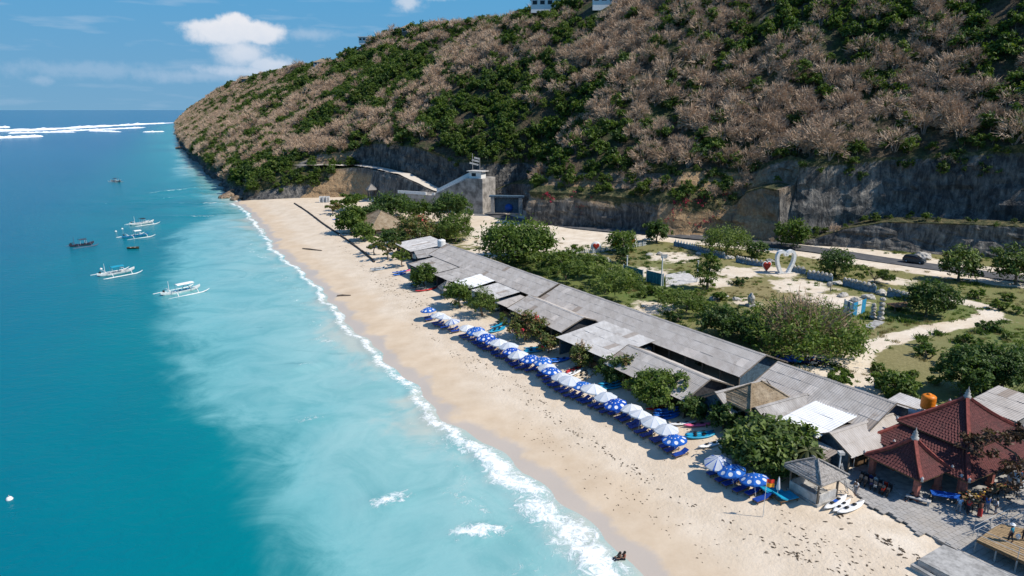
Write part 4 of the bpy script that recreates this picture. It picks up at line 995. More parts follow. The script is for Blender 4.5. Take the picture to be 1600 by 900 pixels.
# thatched roofs
def thatchmat():
    t = NT('thatch'); p = t.obj((1, 1, .35)); n = t.noise(p, 5, 6, .75); m = t.noise(t.obj(), .8, 4)
    t.col(t.mix(t.rng(m, .35, .7), t.ramp(n, [(.3, (.10, .072, .045)), (.7, (.30, .225, .14))]), t.ramp(n, [(.3, (.17, .135, .095)), (.7, (.40, .32, .22))]))).rough(.95); t.bump(n, 1, .08); return t.m
M_THATCH = thatchmat()
def thatch_roof(root, lx, ly, z0, z1, ridge=0., m=None, th=.28, name='roof'):
    mb = MB(); rows = 15; rs = random.Random(3)
    def ring(f, dz=0, grow=0):
        hx, hy = lx/2*(1-f)+ridge/2*f+grow, ly/2*(1-f)+.03*f+grow; z = z0+(z1-z0)*(f**.92)+dz
        P = [(-hx, -hy), (0, -hy), (hx, -hy), (hx, 0), (hx, hy), (0, hy), (-hx, hy), (-hx, 0)]
        return [(x+rs.gauss(0, .03), y+rs.gauss(0, .03), z+rs.gauss(0, .02)) for x, y in P]
    rings = []
    for i in range(rows):
        f = i/rows; rings.append(ring(f, -.01, .03)); rings.append(ring(f+.04, .035, .02))
    rings.append(ring(1.0, .08, .0))
    V = [v for r_ in rings for v in r_]; k = 8
    F = [(i*k+j, i*k+(j+1) % k, (i+1)*k+(j+1) % k, (i+1)*k+j) for i in range(len(rings)-1) for j in range(k)]+[tuple(range((len(rings)-1)*k, len(rings)*k))]
    under = ring(0, -th, -.15); b = len(V); V += under; F += [(j, b+j, b+(j+1) % k, (j+1) % k) for j in range(k)]+[tuple(b+j for j in range(k))]
    mb.add(V, F); o = mb.build(name, m or M_THATCH, root)
    for sx in (-1, 1):
        for sy in (-1, 1):
            c = MB(); c.tube([(sx*(lx/2+.05), sy*(ly/2+.05), z0+.12), (sx*(lx/4+ridge/4), sy*ly/4, z0+(z1-z0)*.53+.13), (sx*ridge/2, 0, z1+.14)], [.10, .10, .09], 5); c.build('hip_roll', m or M_THATCH, root)
    return o
def hut(name, label, c, head, lx, ly, eave, top, ridge=0., low_wall=True, m=None, posts=4, catg='hut', floor=True, mw=None):
    z0 = GP(c).z-.1; o = thing(name, label, catg, (c[0], c[1], z0), head); e, t = eave-z0, top-z0
    thatch_roof(o, lx, ly, e, t, ridge, m)
    for sx in (-1, 1):
        for sy in (-1, 1):
            b = MB(); b.tube([(sx*lx*.36, sy*ly*.36, 0), (sx*lx*.36, sy*ly*.36, e+.25)], [.10, .09], 8); b.build('post', M_POST, o)
    if floor: b = MB(); b.box((0, 0, .14), (lx*.82, ly*.82, .28)); b.build('floor_slab', M_CONC, o)
    if low_wall:
        for x, y, dx, dy in ((0, ly*.36, lx*.72, .16), (-lx*.36, 0, .16, ly*.62), (lx*.36, 0, .16, ly*.62)):
            b = MB(); b.box((x, y, .70), (dx, dy, .85)); b.build('low_wall', mw or M_CONC, o)
    return o
hut('thatched_house', 'tan thatched house between the beach trees and the stair wall', W(157, 28, 0), HEAD+.1, 15.5, 12.5, 4.1, 8.2, 2.2, True)
hut('thatched_hut', 'ragged brown thatched hut among the grey cafe roofs', W(12.6, 26.0, 0), HEAD+math.pi/2, 6.6, 4.8, 5.35, 7.2, 1.6, True)
M_THATCHG = paint('thatch_grey', (.33, .305, .28), .95, .3, 6, bump=.6)
gz = hut('gazebo', 'grey shingled beach gazebo with low stone walls by the white kayaks', W(-.25, 20.1, 0), HEAD, 4.3, 3.7, 4.35, 5.5, .3, True, M_THATCHG, catg='gazebo', mw=M_CONCP)
hut('straw_parasol', 'little grey straw roofed hut at the far end of the umbrella row', W(80.4, 17.0, 0), HEAD, 2.7, 2.7, 3.7, 5.0, .1, False, M_THATCHG, floor=False)
hut('shrine', 'small white and dark tiled shrine at the foot of the orange slope', at(581, 308, 4.5), HEAD, 3.4, 3.4, 7.4, 9.4, .3, True, M_THATCHG, catg='shrine', mw=M_WHITE)
# ---------------------------------------------------------------- red tiled pavilions
def tilemat():
    t = NT('clay_tile'); p = t.pos(); n = t.noise(p, 6, 4, .7); m = t.noise(p, .7, 5, .6)
    c = t.ramp(n, [(.3, (.050, .018, .018)), (.5, (.105, .031, .029)), (.75, (.18, .062, .054))])
    t.col(t.mix(t.rng(m, .45, .75, 0, .6), c, (.05, .028, .026))).rough(.8); return t.m
M_TILE = tilemat(); M_TILER = paint('hip_tile', (.26, .065, .05), .8, .25, 3); M_REDCOL = paint('red_column', (.36, .13, .10), .7, .25, 3)
def tile_face(root, A, B, T0, T1, sag=.25):
    """overlapping clay tiles on a face from eave line A-B to top line T0-T1 (equal points for a triangle)"""
    A, B, T0, T1 = map(Vector, (A, B, T0, T1)); ht = ((T0+T1)/2-(A+B)/2).length; rows = max(4, round(ht/.34)); V, F = [], []
    nrm = (B-A).cross((T0+T1)/2-A).normalized()
    if nrm.z < 0: nrm = -nrm
    for r_ in range(rows):
        f0, f1 = r_/rows, min(1, (r_+1.25)/rows)
        a0, b0, a1, b1 = A.lerp(T0, f0), B.lerp(T1, f0), A.lerp(T0, f1), B.lerp(T1, f1)
        sg0, sg1 = -sag*math.sin(math.pi*f0), -sag*math.sin(math.pi*f1); n = max(1, round((b0-a0).length/.30))
        for j in range(n):
            g0, g1, gm = j/n, (j+1)/n, (j+.5)/n; dn = rng.gauss(0, .006)
            p = [a0.lerp(b0, g0)+nrm*(sg0+.03+dn), a0.lerp(b0, gm)+nrm*(sg0+.10+dn), a0.lerp(b0, g1)+nrm*(sg0+.03+dn),
                 a1.lerp(b1, g1)+nrm*(sg1+.0), a1.lerp(b1, gm)+nrm*(sg1+.05), a1.lerp(b1, g0)+nrm*(sg1+.0)]
            b = len(V); V += p; F += [(b, b+1, b+4, b+5), (b+1, b+2, b+3, b+4)]
    mb = MB(); mb.add(V, F); o = mb.build('roof_tile', M_TILE, root); o['kind'] = 'stuff'
    k = 8; mb = MB()
    for i in range(k):
        f0, f1 = i/k, (i+1)/k
        mb.slab([A.lerp(T0, f0)+nrm*(-sag*math.sin(math.pi*f0)-.03), B.lerp(T1, f0)+nrm*(-sag*math.sin(math.pi*f0)-.03), B.lerp(T1, f1)+nrm*(-sag*math.sin(math.pi*f1)-.03), A.lerp(T0, f1)+nrm*(-sag*math.sin(math.pi*f1)-.03)], .1)
    mb.build('roof_deck', M_WOOD, root)
def hip_line(root, a, b, sag=.25, orn=True):
    a, b = Vector(a), Vector(b); mb = MB(); pts = [a.lerp(b, i/7)+Vector((0, 0, .10-sag*.8*math.sin(math.pi*i/7))) for i in range(8)]
    for p, q in zip(pts[:-1], pts[1:]): mb.beam(p, q+(q-p)*.05, .30, .26)
    mb.build('hip_ridge', M_TILER, root)
    if orn:
        c = MB(); c.lathe([(.0, -.15), (.13, -.1), (.10, .1), (.15, .2), (.06, .32), (.0, .42)], 8, tuple(a+Vector((0, 0, .15)))); c.build('corner_ornament', M_CONCP, root)
def pyramid_roof(root, c, sx, sy, ze, zt, top=None, fin=True):
    x0, x1, y0, y1 = c[0]-sx/2, c[0]+sx/2, c[1]-sy/2, c[1]+sy/2; T = Vector((c[0] if top is None else top[0], c[1] if top is None else top[1], zt))
    P = [(x0, y0, ze), (x1, y0, ze), (x1, y1, ze), (x0, y1, ze)]
    for i in range(4): tile_face(root, P[i], P[(i+1) % 4], T, T)
    for p in P: hip_line(root, p, T)
    if fin:
        b = MB(); b.lathe([(.34, -.1), (.36, .12), (.22, .2), (.28, .42), (.16, .5), (.2, .66), (.06, .85), (.03, 1.1), (0, 1.15)], 10, (T.x, T.y, T.z)); b.build('finial', M_CONC, root)
def column_part(root, x, y, z1, w=.42, m=None):
    b = MB(); b.box((x, y, z1/2), (w, w, z1)); b.box((x, y, .25), (w+.16, w+.16, .5)); b.box((x, y, z1-.12), (w+.14, w+.14, .24)); b.build('column', m or M_REDCOL, root)
PZ = 2.15
fp = thing('front_pavilion', 'smaller red tiled pavilion with square red columns facing the paved plaza', 'pavilion', W(-3.5, 28.9, PZ), HEAD)
pyramid_roof(fp, (0, 0), 5.7, 4.6, 4.5-PZ, 7.1-PZ, (-.3, -.1))
for x in (-2.2, 2.2):
    for y in (-1.6, 1.75): column_part(fp, x, y, 4.6-PZ, .46)
b = MB(); b.box((0, 0, .06), (5.0, 4.2, .12)); b.build('floor_slab', M_CONC, fp)
mp_ = thing('main_pavilion', 'big two-tiered red tiled hall with a tall peaked roof', 'pavilion', W(-2.9, 38, PZ), HEAD)
pyramid_roof(mp_, (0, 0), 7.2, 9.2, 6.0-PZ, 9.2-PZ, (-.3, 0))
# skirt roof round the hall: local x along the coast, local y to the sea
ox0, ox1, oy0, oy1 = -5.4, 4.6, -7.2, 7.5; ix0, ix1, iy0, iy1 = -3.3, 3.1, -4.3, 4.3
ze, zi = 4.35-PZ, 5.75-PZ
O = [(ox0, oy0, ze), (ox1, oy0, ze), (ox1, oy1, ze), (ox0, oy1, ze)]; I = [(ix0, iy0, zi), (ix1, iy0, zi), (ix1, iy1, zi), (ix0, iy1, zi)]
for i in range(4): tile_face(mp_, O[i], O[(i+1) % 4], I[i], I[(i+1) % 4], .1)
for i in range(4): hip_line(mp_, O[i], I[i], .1)
b = MB(); b.box((0, 0, (zi+6.1-PZ)/2-.2), (6.0, 8.2, .9)); b.build('clerestory_wall', M_WALLD, mp_)
b = MB(); b.box((.6, -1.6, 1.2), (5.2, 6.5, 2.4)); b.build('inner_wall', paint('maroon_wall', (.11, .045, .04), .8), mp_)
for x, y in ((-4.7, 6.8), (0, 6.8), (4, 6.8), (-4.7, 2.2), (-4.7, -2.4), (-4.7, -6.6), (4, -6.6), (4, 2.2)): column_part(mp_, x, y, 4.5-PZ, .44)
b = MB(); b.box((-.3, 0, .06), (9.4, 14, .12)); b.build('floor_slab', M_CONC, mp_)
rp = thing('gate_post', 'short free-standing red post in front of the pavilion columns', 'post', gat(1497, 776)); b = MB(); b.box((0, 0, 1.0), (.36, .36, 2.0)); b.build('shaft', M_REDCOL, rp); b = MB(); b.lathe([(.30, 2.0), (.30, 2.12), (0, 2.35)], 4, a0=math.pi/4); b.build('cap', M_CONCP, rp)
# ---------------------------------------------------------------- paved plaza, ramp, deck
def pavemat():
    t = NT('paving_stone'); p = t.pos(); n = t.noise(p, 1.2, 6, .7); m = t.noise(p, .25, 4)
    t.col(t.mix(t.rng(m, .4, .7, 0, .6), t.ramp(n, [(.3, (.23, .22, .205)), (.7, (.38, .365, .345))]), (.34, .30, .25))).rough(.9); return t.m
M_PAVE = pavemat()
e0, e1 = gat(1334, 775), gat(1462, 848); e2 = gat(1480, 905)
def plaza():
    V, F = [], []; r = random.Random(4); cs_ = .5
    ua = np.arange(20.5, 48, cs_); sa = np.arange(-24, 1.2, cs_)
    s0, u0 = SUof(e0); s1, u1 = SUof(e1)
    for s in sa:
        ue = u0+(u1-u0)*(s-s0)/(s1-s0)
        ue += .5*float(vnoise(s*.8, 1.1, 2.)) + (max(0, s-s0)*1.2)
        for u in ua+(.3 if int(round((s+30)/cs_)) % 2 else 0):
            if u < ue or u < 21.2: continue
            h = PZ+.02+r.gauss(0, .005); g = .014; P = [W(s+a*(cs_/2-g), u+b_*(cs_/2-g), h) for a, b_ in ((-1, -1), (1, -1), (1, 1), (-1, 1))]
            b = len(V); V += [tuple(q) for q in P]+[(q.x, q.y, q.z-.10) for q in P]
            F += [(b, b+1, b+2, b+3)]+[(b+(i+1) % 4, b+i, b+4+i, b+4+(i+1) % 4) for i in range(4)]
    mb = MB(); mb.add(V, F); o = mb.build('paving', M_PAVE); tag(o, kind='structure')
    # bed under the stones
    s0, u0 = SUof(e0); s1, u1 = SUof(e1); poly = [W(.9, u0+.3+1, 0), W(s0, u0+.45, 0), W(s1, u1+.45, 0), W(-24, u1+.5+(u1-u0)*(-24-s1)/(s1-s0), 0), W(-24, 48, 0), W(.9, 48, 0)]
    mb = MB(); mb.slab([(p.x, p.y, PZ-.03) for p in poly], 1.4); tag(mb.build('plaza_bed', M_CONC), kind='structure')
plaza()
def quadslab(name, pts, th, m, kind=None): mb = MB(); mb.slab(pts, th); o = mb.build(name, m); return tag(o, kind=kind) if kind else o
# ramp down to the beach with two low side walls
ra, rb, rc, rd_ = at(1437, 873, 2.3), at(1474, 851, 2.3), at(1680, 938, 2.3), at(1640, 985, 2.3)
quadslab('ramp', [ra, rb, rc, rd_], 1.2, M_CONC, 'structure')
for lab, (p, q) in (('pale concrete kerb wall along the beach side of the ramp', (at(1424, 884, 2.0), at(1570, 968, 2.0))), ('second concrete kerb wall beside the ramp slot', (at(1436, 876, 2.2), at(1600, 962, 2.2)))):
    w_ = thing('kerb_wall', lab, 'low wall', (p+q)/2-Vector((0, 0, 1))); b = MB(); m_ = (p+q)/2; b.beam(p-m_+Vector((0, 0, .75)), q-m_+Vector((0, 0, .75)), .28, .75); b.build('body', M_CONCP, w_); b = MB(); b.beam(p-m_+Vector((0, 0, 1.15)), q-m_+Vector((0, 0, 1.15)), .34, .08); b.build('coping', M_CONC, w_)
# raised deck
DZ = 3.35
dk = thing('viewing_deck', 'raised tan boarded deck with thin metal railings beside the plaza', 'deck', at(1590, 860, DZ)); dpos = at(1590, 860, DZ); dk.location = dpos
dcor = [at(1526, 843, DZ), at(1562, 818, DZ), at(1680, 842, DZ), at(1660, 905, DZ)]
dloc = [p-dpos for p in dcor]
M_DECK = paint('deck_boards', (.33, .23, .125), .8, .2, 4)
nb = 16
for i in range(nb):
    f0, f1 = i/nb+.006, (i+1)/nb-.006; b = MB()
    b.slab([dloc[0].lerp(dloc[1], f0), dloc[0].lerp(dloc[1], f1), dloc[3].lerp(dloc[2], f1), dloc[3].lerp(dloc[2], f0)], .06+.004*(i % 2)); b.build('board', M_DECK, dk)
b = MB(); b.slab([p-Vector((0, 0, .08)) for p in dloc], .18); b.build('deck_frame', M_WOOD, dk)
for f in (0, .25, .5, .75, 1):
    for a_, c_ in ((0, 3), (1, 2)):
        p = dloc[a_].lerp(dloc[c_], f); b = MB(); b.tube([p+Vector((0, 0, -.2)), p+Vector((0, 0, -DZ+1.2))], .07, 6); b.build('support_post', M_CONC, dk)
        if f in (0, .5, 1) and a_ == 0: b = MB(); b.tube([p, p+Vector((0, 0, 1.0))], .028, 5); b.build('rail_post', M_CONCP, dk)
for h in (.5, 1.0):
    b = MB(); b.tube([dloc[0]+Vector((0, 0, h)), dloc[3]+Vector((0, 0, h))], .022, 5); b.build('rail', M_CONCP, dk)
# handrail of the steps behind the deck
hr = thing('stair_railing', 'pale double handrail climbing from the plaza to the deck', 'railing', gat(1520, 838)); hp = Vector(hr.location)
for off in (Vector((0, 0, 0)), at(1545, 842, PZ)-at(1520, 838, PZ)):
    a_, b_, c_ = at(1520, 838, PZ)+off-hp, at(1572, 812, DZ)+off-hp, at(1640, 812, DZ)+off-hp
    for h in (.55, 1.0): b = MB(); b.tube([a_+Vector((0, 0, h)), b_+Vector((0, 0, h)), c_+Vector((0, 0, h))], .032, 5); b.build('rail', M_CONCP, hr)
    for p in (a_, a_.lerp(b_, .5), b_, b_.lerp(c_, .5)): b = MB(); b.tube([p, p+Vector((0, 0, 1.0))], .03, 5); b.build('baluster', M_CONCP, hr)
# tanks
def tank(label, p, r, h, m, lid):
    o = thing('water_tank', label, 'water tank', p); b = MB(); pr = [(r*.97, 0)]
    for i in range(8): z = h*.86*(i+.5)/8; pr += [(r, z-.02), (r*1.03, z), (r, z+.02)]
    pr += [(r, h*.88), (r*.75, h*.96), (r*.3, h)]; b.lathe(pr, 20); b.build('barrel', m, o); b = MB(); b.lathe([(r*.32, h-.02), (r*.32, h+.10), (0, h+.13)], 14); b.build('lid', lid, o)
    for k in range(4): b = MB(); a = k*math.pi/2+.4; b.tube([(math.cos(a)*r*.8, math.sin(a)*r*.8, -1.9), (math.cos(a)*r*.8, math.sin(a)*r*.8, .02)], .06, 5); b.build('stand_leg', M_CONC, o)
    return o
tank('bright orange plastic water tank standing over the pale tin shed', at(1449, 637, 5.4), .72, 1.55, paint('orange_plastic', (.70, .20, .012), .4, .12, 2), paint('orange_plastic', (0, 0, 0)))
tank('white water tank at the far end of the long grey hall', at(690, 385, 5.6), .95, 1.7, M_WHITE, M_CONCP)
# ================================================================ BEACH: UMBRELLAS, LOUNGERS, KAYAKS, BOATS
def canopymat(name, kind):
    t = NT(name); t.b.inputs['Specular IOR Level'].default_value = .15; o = t.obj(); sp = t.N('ShaderNodeSeparateXYZ'); t.L(o, sp.inputs[0]); X, Y, Z = sp.outputs
    r = t.mathn('SQRT', t.mathn('ADD', t.mathn('MULTIPLY', X, X), t.mathn('MULTIPLY', Y, Y)))
    a = t.mathn('MULTIPLY', t.mathn('ARCTAN2', Y, X), 8/(2*math.pi)); f = t.mathn('SUBTRACT', t.mathn('FRACT', t.mathn('ADD', a, 8.0)), .5); ang = t.mathn('MULTIPLY', f, 2*math.pi/8)
    lx = t.mathn('MULTIPLY', r, t.mathn('COSINE', ang)); ly = t.mathn('MULTIPLY', r, t.mathn('SINE', ang))
    def disc(cx, rad):
        d = t.mathn('SQRT', t.mathn('ADD', t.mathn('POWER', t.mathn('SUBTRACT', lx, cx), 2.0), t.mathn('MULTIPLY', ly, ly))); return t.mathn('LESS_THAN', d, rad)
    if kind == 'blue':
        # printed white discs, one large and one small on each panel
        m = t.mathn('MAXIMUM', disc(1.02, .205), disc(.50, .07)); c = t.mix(m, t.mix(t.rnd(), (.008, .075, .42), (.03, .16, .52)), t.mix(t.rnd(), (.80, .80, .80), (.66, .70, .74)))
    else:
        seam = t.mathn('GREATER_THAN', t.mathn('ABSOLUTE', f), .46 if kind == 'white' else .40)
        c = t.mix(seam, t.mix(t.rnd(), (.74, .74, .73), (.60, .63, .67)), (.30, .42, .60) if kind == 'white' else (.012, .10, .45))
        c = t.mix(t.rng(t.noise(o, 2.2, 4), .45, .75, 0, .45), c, (.52, .55, .58))
    t.col(c).rough(.8); tr = t.N('ShaderNodeBsdfTranslucent'); t.L(c, tr.inputs[0]); ms = t.N('ShaderNodeMixShader'); ms.inputs[0].default_value = .22
    t.L(t.b.outputs[0], ms.inputs[1]); t.L(tr.outputs[0], ms.inputs[2]); t.L(ms.outputs[0], t.out.inputs[0]); return t.m
M_CB, M_CW, M_CWB = canopymat('canopy_blue_dots', 'blue'), canopymat('canopy_white', 'white'), canopymat('canopy_white_blue', 'wb')
M_POLE = paint('white_pole', (.62, .62, .60), .5, .1)
M_LBLUE = paint('lounger_blue', (.008, .05, .30), .6, .2, 3)
M_TURQ = paint('turquoise_vinyl', (.01, .30, .50), .5, .2, 3)
def canopy_mesh(name, m):
    mb = MB(); n = 8; sub = 4; rings = [0.04, .35, .7, 1.05, 1.38]; V = []
    for q, r in enumerate(rings):
        for j in range(n*sub):
            a = 2*math.pi*j/(n*sub); k = (j % sub)/sub; sagf = math.sin(math.pi*k)
            rr = r*(1-.05*sagf*(r/1.38)); V.append((rr*math.cos(a), rr*math.sin(a), .56*(1-(r/1.38)**1.25)-.05*sagf*(r/1.38)))
    N_ = n*sub
    for j in range(N_): x, y, z = V[(len(rings)-1)*N_+j]; V.append((x*1.005, y*1.005, z-.13-.02*(j % 2)))
    F = [(i*N_+j, i*N_+(j+1) % N_, (i+1)*N_+(j+1) % N_, (i+1)*N_+j) for i in range(len(rings)) for j in range(N_)]+[tuple(range(N_))[::-1]]
    mb.add(V, F, 0, False); return mb.mesh(name, m)
def umbrella(kind, label, loc, tilt=(0, 0)):
    o = thing('beach_umbrella', label, 'umbrella', loc, rng.random(), 'beach umbrellas in a row'); o.rotation_euler[0], o.rotation_euler[1] = tilt
    put('canopy', canopy_mesh('canopy', {'blue': M_CB, 'white': M_CW, 'wb': M_CWB}[kind]), o, (0, 0, 1.78))
    b = MB(); b.tube([(0, 0, -.3), (0, 0, 2.36)], .028, 6); b.lathe([(.05, 2.33), (.03, 2.42), (0, 2.46)], 8); b.build('pole', M_POLE, o)
    for k in range(8):
        a = 2*math.pi*k/8; c, s = math.cos(a), math.sin(a); b = MB(); b.tube([(.04*c, .04*s, 2.30), (.72*c, .72*s, 2.04), (1.36*c, 1.36*s, 1.76)], .013, 4); b.build('rib', M_POLE, o)
    return o
UMB = [(672, 482, 'b'), (685, 490, 'w'), (695, 494, 'w'), (710, 500, 'x'), (728, 509, 'w'), (743, 515, 'b'), (752, 521, 'w'), (759, 526, 'b'), (773, 530, 'b'), (782, 536, 'w'), (796, 541, 'w'), (802, 547, 'b'), (810, 554, 'w'), (827, 557, 'b'), (849, 560, 'b'), (853, 569, 'w'), (864, 578, 'b'),
       (875, 585, 'w'), (889, 594, 'w'), (909, 601, 'b'), (926, 609, 'w'), (945, 618, 'w'), (967, 627, 'b'), (987, 636, 'w'), (1001, 647, 'w'), (1022, 659, 'w'), (1040, 668, 'w'), (1058, 682, 'b'), (1127, 718, 'x'), (1153, 733, 'b'), (1188, 747, 'b')]
_ub = {}; _cnt = {'b': 0, 'w': 0, 'x': 0}; tot = {k: sum(1 for u in UMB if u[2] == k) for k in 'bwx'}
USP = []
for i, (px, py, k) in reversed(list(enumerate(UMB))):
    z = 1.7
    for _ in range(5): p = at(px, py, z+2.0); z = GP(p).z
    p = GP(p); q = _cnt[k]; _cnt[k] += 1; USP.append((p, i))
    if k == 'x': lab = 'white umbrella with bold blue seams beside the big sea almond tree' if i > 20 else 'white umbrella with bold blue seams far along the row'
    elif k == 'b':
        lab = 'blue umbrella with white dots, ' + ('nearest the gazebo' if q == 0 else 'first before the gap in the row' if q == 2 else 'at the very far end of the row' if i == 0 else f'{ordn(q)}dotted one counting from the gazebo')
    else: lab = 'plain white umbrella, ' + ('first white one from the gazebo end' if q == 0 else f'{ordn(q)}white one from the gazebo end')
    tl = (rng.gauss(0, .085), rng.gauss(0, .085)); p = GP(p+Vector((rng.uniform(-.25, .25), rng.uniform(-.25, .25), 0))); kk = {'b': 'blue', 'w': 'white', 'x': 'wb'}[k]
    if kk not in _ub: _ub[kk] = umbrella(kk, lab, p, tl)
    else: dup(_ub[kk], p, rng.random(), lab, 1+rng.gauss(.01, .06), tilt=tl)
def lounger(label, loc, rz, mat, group):
    o = thing('sun_lounger', label, 'sun lounger', loc, rz, group)
    b = MB()
    for y in (-.29, .29): b.box((0, y, .27), (1.85, .05, .07))
    for x in (-.9, 0, .9): b.box((x, 0, .27), (.05, .58, .06))
    b.build('frame', M_WOOD, o)
    for x in (-.8, .8):
        for y in (-.28, .28): b = MB(); b.box((x, y, .12), (.06, .06, .26)); b.build('leg', M_WOOD, o)
    b = MB(); b.box((.33, 0, .345), (1.2, .6, .085)); b.build('mattress', mat, o)
    b = MB(); b.box((-.57, 0, .50), (.72, .6, .085), M=Matrix.Rotation(R(28), 3, 'Y')); b.build('backrest', mat, o)
    return o
_lg = None; UL = {}
for p, i in USP:
    base = (-EU).to_2d(); hd = math.atan2(-EU.y, -EU.x)
    for sd in (-.62, .62):
        q = GP(p+ES*sd-EU*(.1+rng.uniform(-.15, .2))); rz = hd+rng.gauss(0, .06)
        who = {'b': 'dotted blue', 'w': 'white', 'x': 'blue-seamed white'}[UMB[i][2]]; side = 'the gazebo side' if sd < 0 else 'the cliff side'
        UL[i] = UL.get(i) or f'{["first","second","third","fourth","fifth","sixth","seventh","eighth","ninth","tenth","eleventh","twelfth","thirteenth","fourteenth","fifteenth","sixteenth"][min(30-i, i)]} umbrella from the {"gazebo" if 30-i <= i else "far"} end'; lab = f'blue lounger on {side} under the {UL[i]}'
        if _lg is None: _lg = lounger(lab, q, rz, M_LBLUE, 'blue sun loungers under the umbrellas')
        else: dup(_lg, q, rz, lab)
for lab, px, py, rz in (('turquoise sun bed nearest the gazebo on open sand', 1226, 781, .35), ('turquoise sun bed half hidden behind the folded umbrella', 1203, 771, .3)):
    q = gpix(px, py); t_ = lounger(lab, q, rz, M_TURQ, 'turquoise sun beds'); t_.scale = (1.15, 2.1, 1.1)
fu = thing('folded_umbrella', 'folded white umbrella standing between the turquoise sun beds', 'umbrella', gpix(1214, 778)); b = MB(); b.tube([(0, 0, -.2), (0, 0, 2.2)], .03, 6); b.build('pole', M_POLE, fu); b = MB(); b.lathe([(.17, .9), (.2, 1.05), (.14, 1.5), (.06, 2.1), (0, 2.15)], 10); b.build('furled_canopy', M_CW, fu)
# flag and poles
def flagpole(label, p, h, flagc):
    o = thing('flag_pole', label, 'flag', p); b = MB(); b.tube([(0, 0, -.2), (0, 0, h)], [.035, .022], 6); b.build('pole', M_POLE, o)
    if flagc:
        for k, (c, z0) in enumerate(flagc):
            V = [(x*.09, .05*math.sin(x*1.1+k), z0+y*.38-.012*x) for y in (0, 1) for x in range(9)]; b = MB(); b.add(V, gridfaces(2, 9).tolist()); b.build('flag', c, o)
    return o
M_FR, M_FY = paint('flag_red', (.62, .04, .02), .8), paint('flag_yellow', (.80, .34, .02), .8)
flagpole('thin pole with a red and yellow beach flag in front of the umbrellas', gpix(1192, 808), 3.9, [(M_FR, 3.45), (M_FY, 3.06)])
flagpole('bare thin pole rising in front of the gazebo roof', gpix(1273, 786), 4.3, None)
lp = thing('signal_post', 'white post with a wooden ladder leaning on it beside the gazebo', 'post', gpix(1306, 770)); b = MB(); b.tube([(0, 0, -.1), (0, 0, 4.1)], .07, 6); b.build('post', M_WHITE, lp); b = MB(); b.box((0, 0, 4.15), (.5, .5, .25)); b.build('lamp_box', M_CONCP, lp)
for yy in (-.2, .2): b = MB(); b.beam((1.1, yy, 0), (.1, yy, 3.2), .06); b.build('ladder_rail', M_CONCP, lp)
for k in range(9): f = (k+.6)/9.5; b = MB(); b.beam((1.1-f, -.2, 3.2*f), (1.1-f, .2, 3.2*f), .045); b.build('rung', M_CONCP, lp)
# ---- kayaks
def kayak_mesh(m, name='hull'):
    mb = MB(); n = 11; k = 8; V = []
    for i in range(n):
        t_ = i/(n-1)*2-1; w = .37*(1-abs(t_)**2.6)+.015; h0 = .02+.16*abs(t_)**3; h1 = .30+.10*abs(t_)**2.5
        for j in range(k):
            a = 2*math.pi*j/k; c, s = math.cos(a), math.sin(a); V.append((t_*1.75, w*c, (h0+h1)/2+(h1-h0)/2*s*(1 if s < 0 else .75)))
    F = [(i*k+j, i*k+(j+1) % k, (i+1)*k+(j+1) % k, (i+1)*k+j) for i in range(n-1) for j in range(k)]+[tuple(range(k))[::-1], tuple(range((n-1)*k, n*k))]
    mb.add(V, F, 0, True); return mb.mesh(name, m)
KM = {}
for nm, c in (('teal', (.01, .25, .42)), ('blue', (.01, .12, .48)), ('white', (.74, .74, .73)), ('pink', (.72, .14, .26)), ('red', (.50, .03, .03)), ('cream', (.60, .50, .36)), ('dark', (.05, .07, .09)), ('grey', (.36, .40, .43))): KM[nm] = paint('kayak_'+nm, c, .35, .15, 2)
def kayak(label, cname, p, rz, tilt=0., group=None, sc=1.):
    o = thing('kayak', label, 'kayak', p, rz, group); o.rotation_euler[0] = tilt; o.scale = (sc, sc, sc)
    put('hull', kayak_mesh(KM[cname]), o)
    for x in (-.55, .45): b = MB(); b.lathe([(.001, .335), (.24, .345), (.27, .372), (.0, .36)], 8); q = b.build('seat_well', M_DARK, o, (x, 0, 0)); q.scale = (.95, .62, 1)
    return o
KY = [('teal', 777, 513, .75, 'teal kayak behind the white umbrellas below the rusty tree', 3), ('teal', 835, 545, .5, 'teal kayak beside the rusty bush', 3), ('blue', 877, 562, .4, 'blue kayak lying behind the dotted umbrellas', 2),
      ('blue', 1041, 647, .25, 'bright blue kayak under the green trees', 4), ('teal', 1094, 679, .2, 'teal kayak just before the gap in the umbrella row', 3), ('pink', 1090, 666, .15, 'pink kayak on the heap by the tree trunk', 1), ('red', 1030, 640, .3, 'red kayak edge peeping behind the blue kayaks', 1),
      ('blue', 625, 427, .5, 'blue kayak at the far end of the beach clutter', 2), ('pink', 634, 424, .6, 'pink kayak beside the far blue kayaks', 1), ('grey', 646, 446, .5, 'grey kayak on the littered sand', 2), ('red', 662, 455, .4, 'red kayak by the straw parasol hut', 1), ('dark', 655, 452, .6, 'dark kayak on the littered sand', 2), ('red', 676, 452, 1.0, 'short red kayak beside the straw parasol hut', 1),
      ('white', 900, 582, .8, 'white kayak at the edge of the coloured heap', 2), ('red', 897, 578, .95, 'red kayak on the coloured heap', 2), ('cream', 913, 584, .7, 'cream kayak on the coloured heap', 4), ('teal', 952, 603, .2, 'teal kayak in the tree shade', 3), ('white', 1111, 697, .15, 'white kayak beside the gap in the umbrella row', 1), ('white', 1068, 664, .2, 'white kayak behind the last white umbrella', 1),
      ('white', 540, 365, .4, 'white kayak under the far beach trees', 2), ('blue', 527, 343, .9, 'small blue kayak beside the far beach trees', 1), ('grey', 590, 420, .2, 'grey kayak on the sand near the far cafes', 2)]
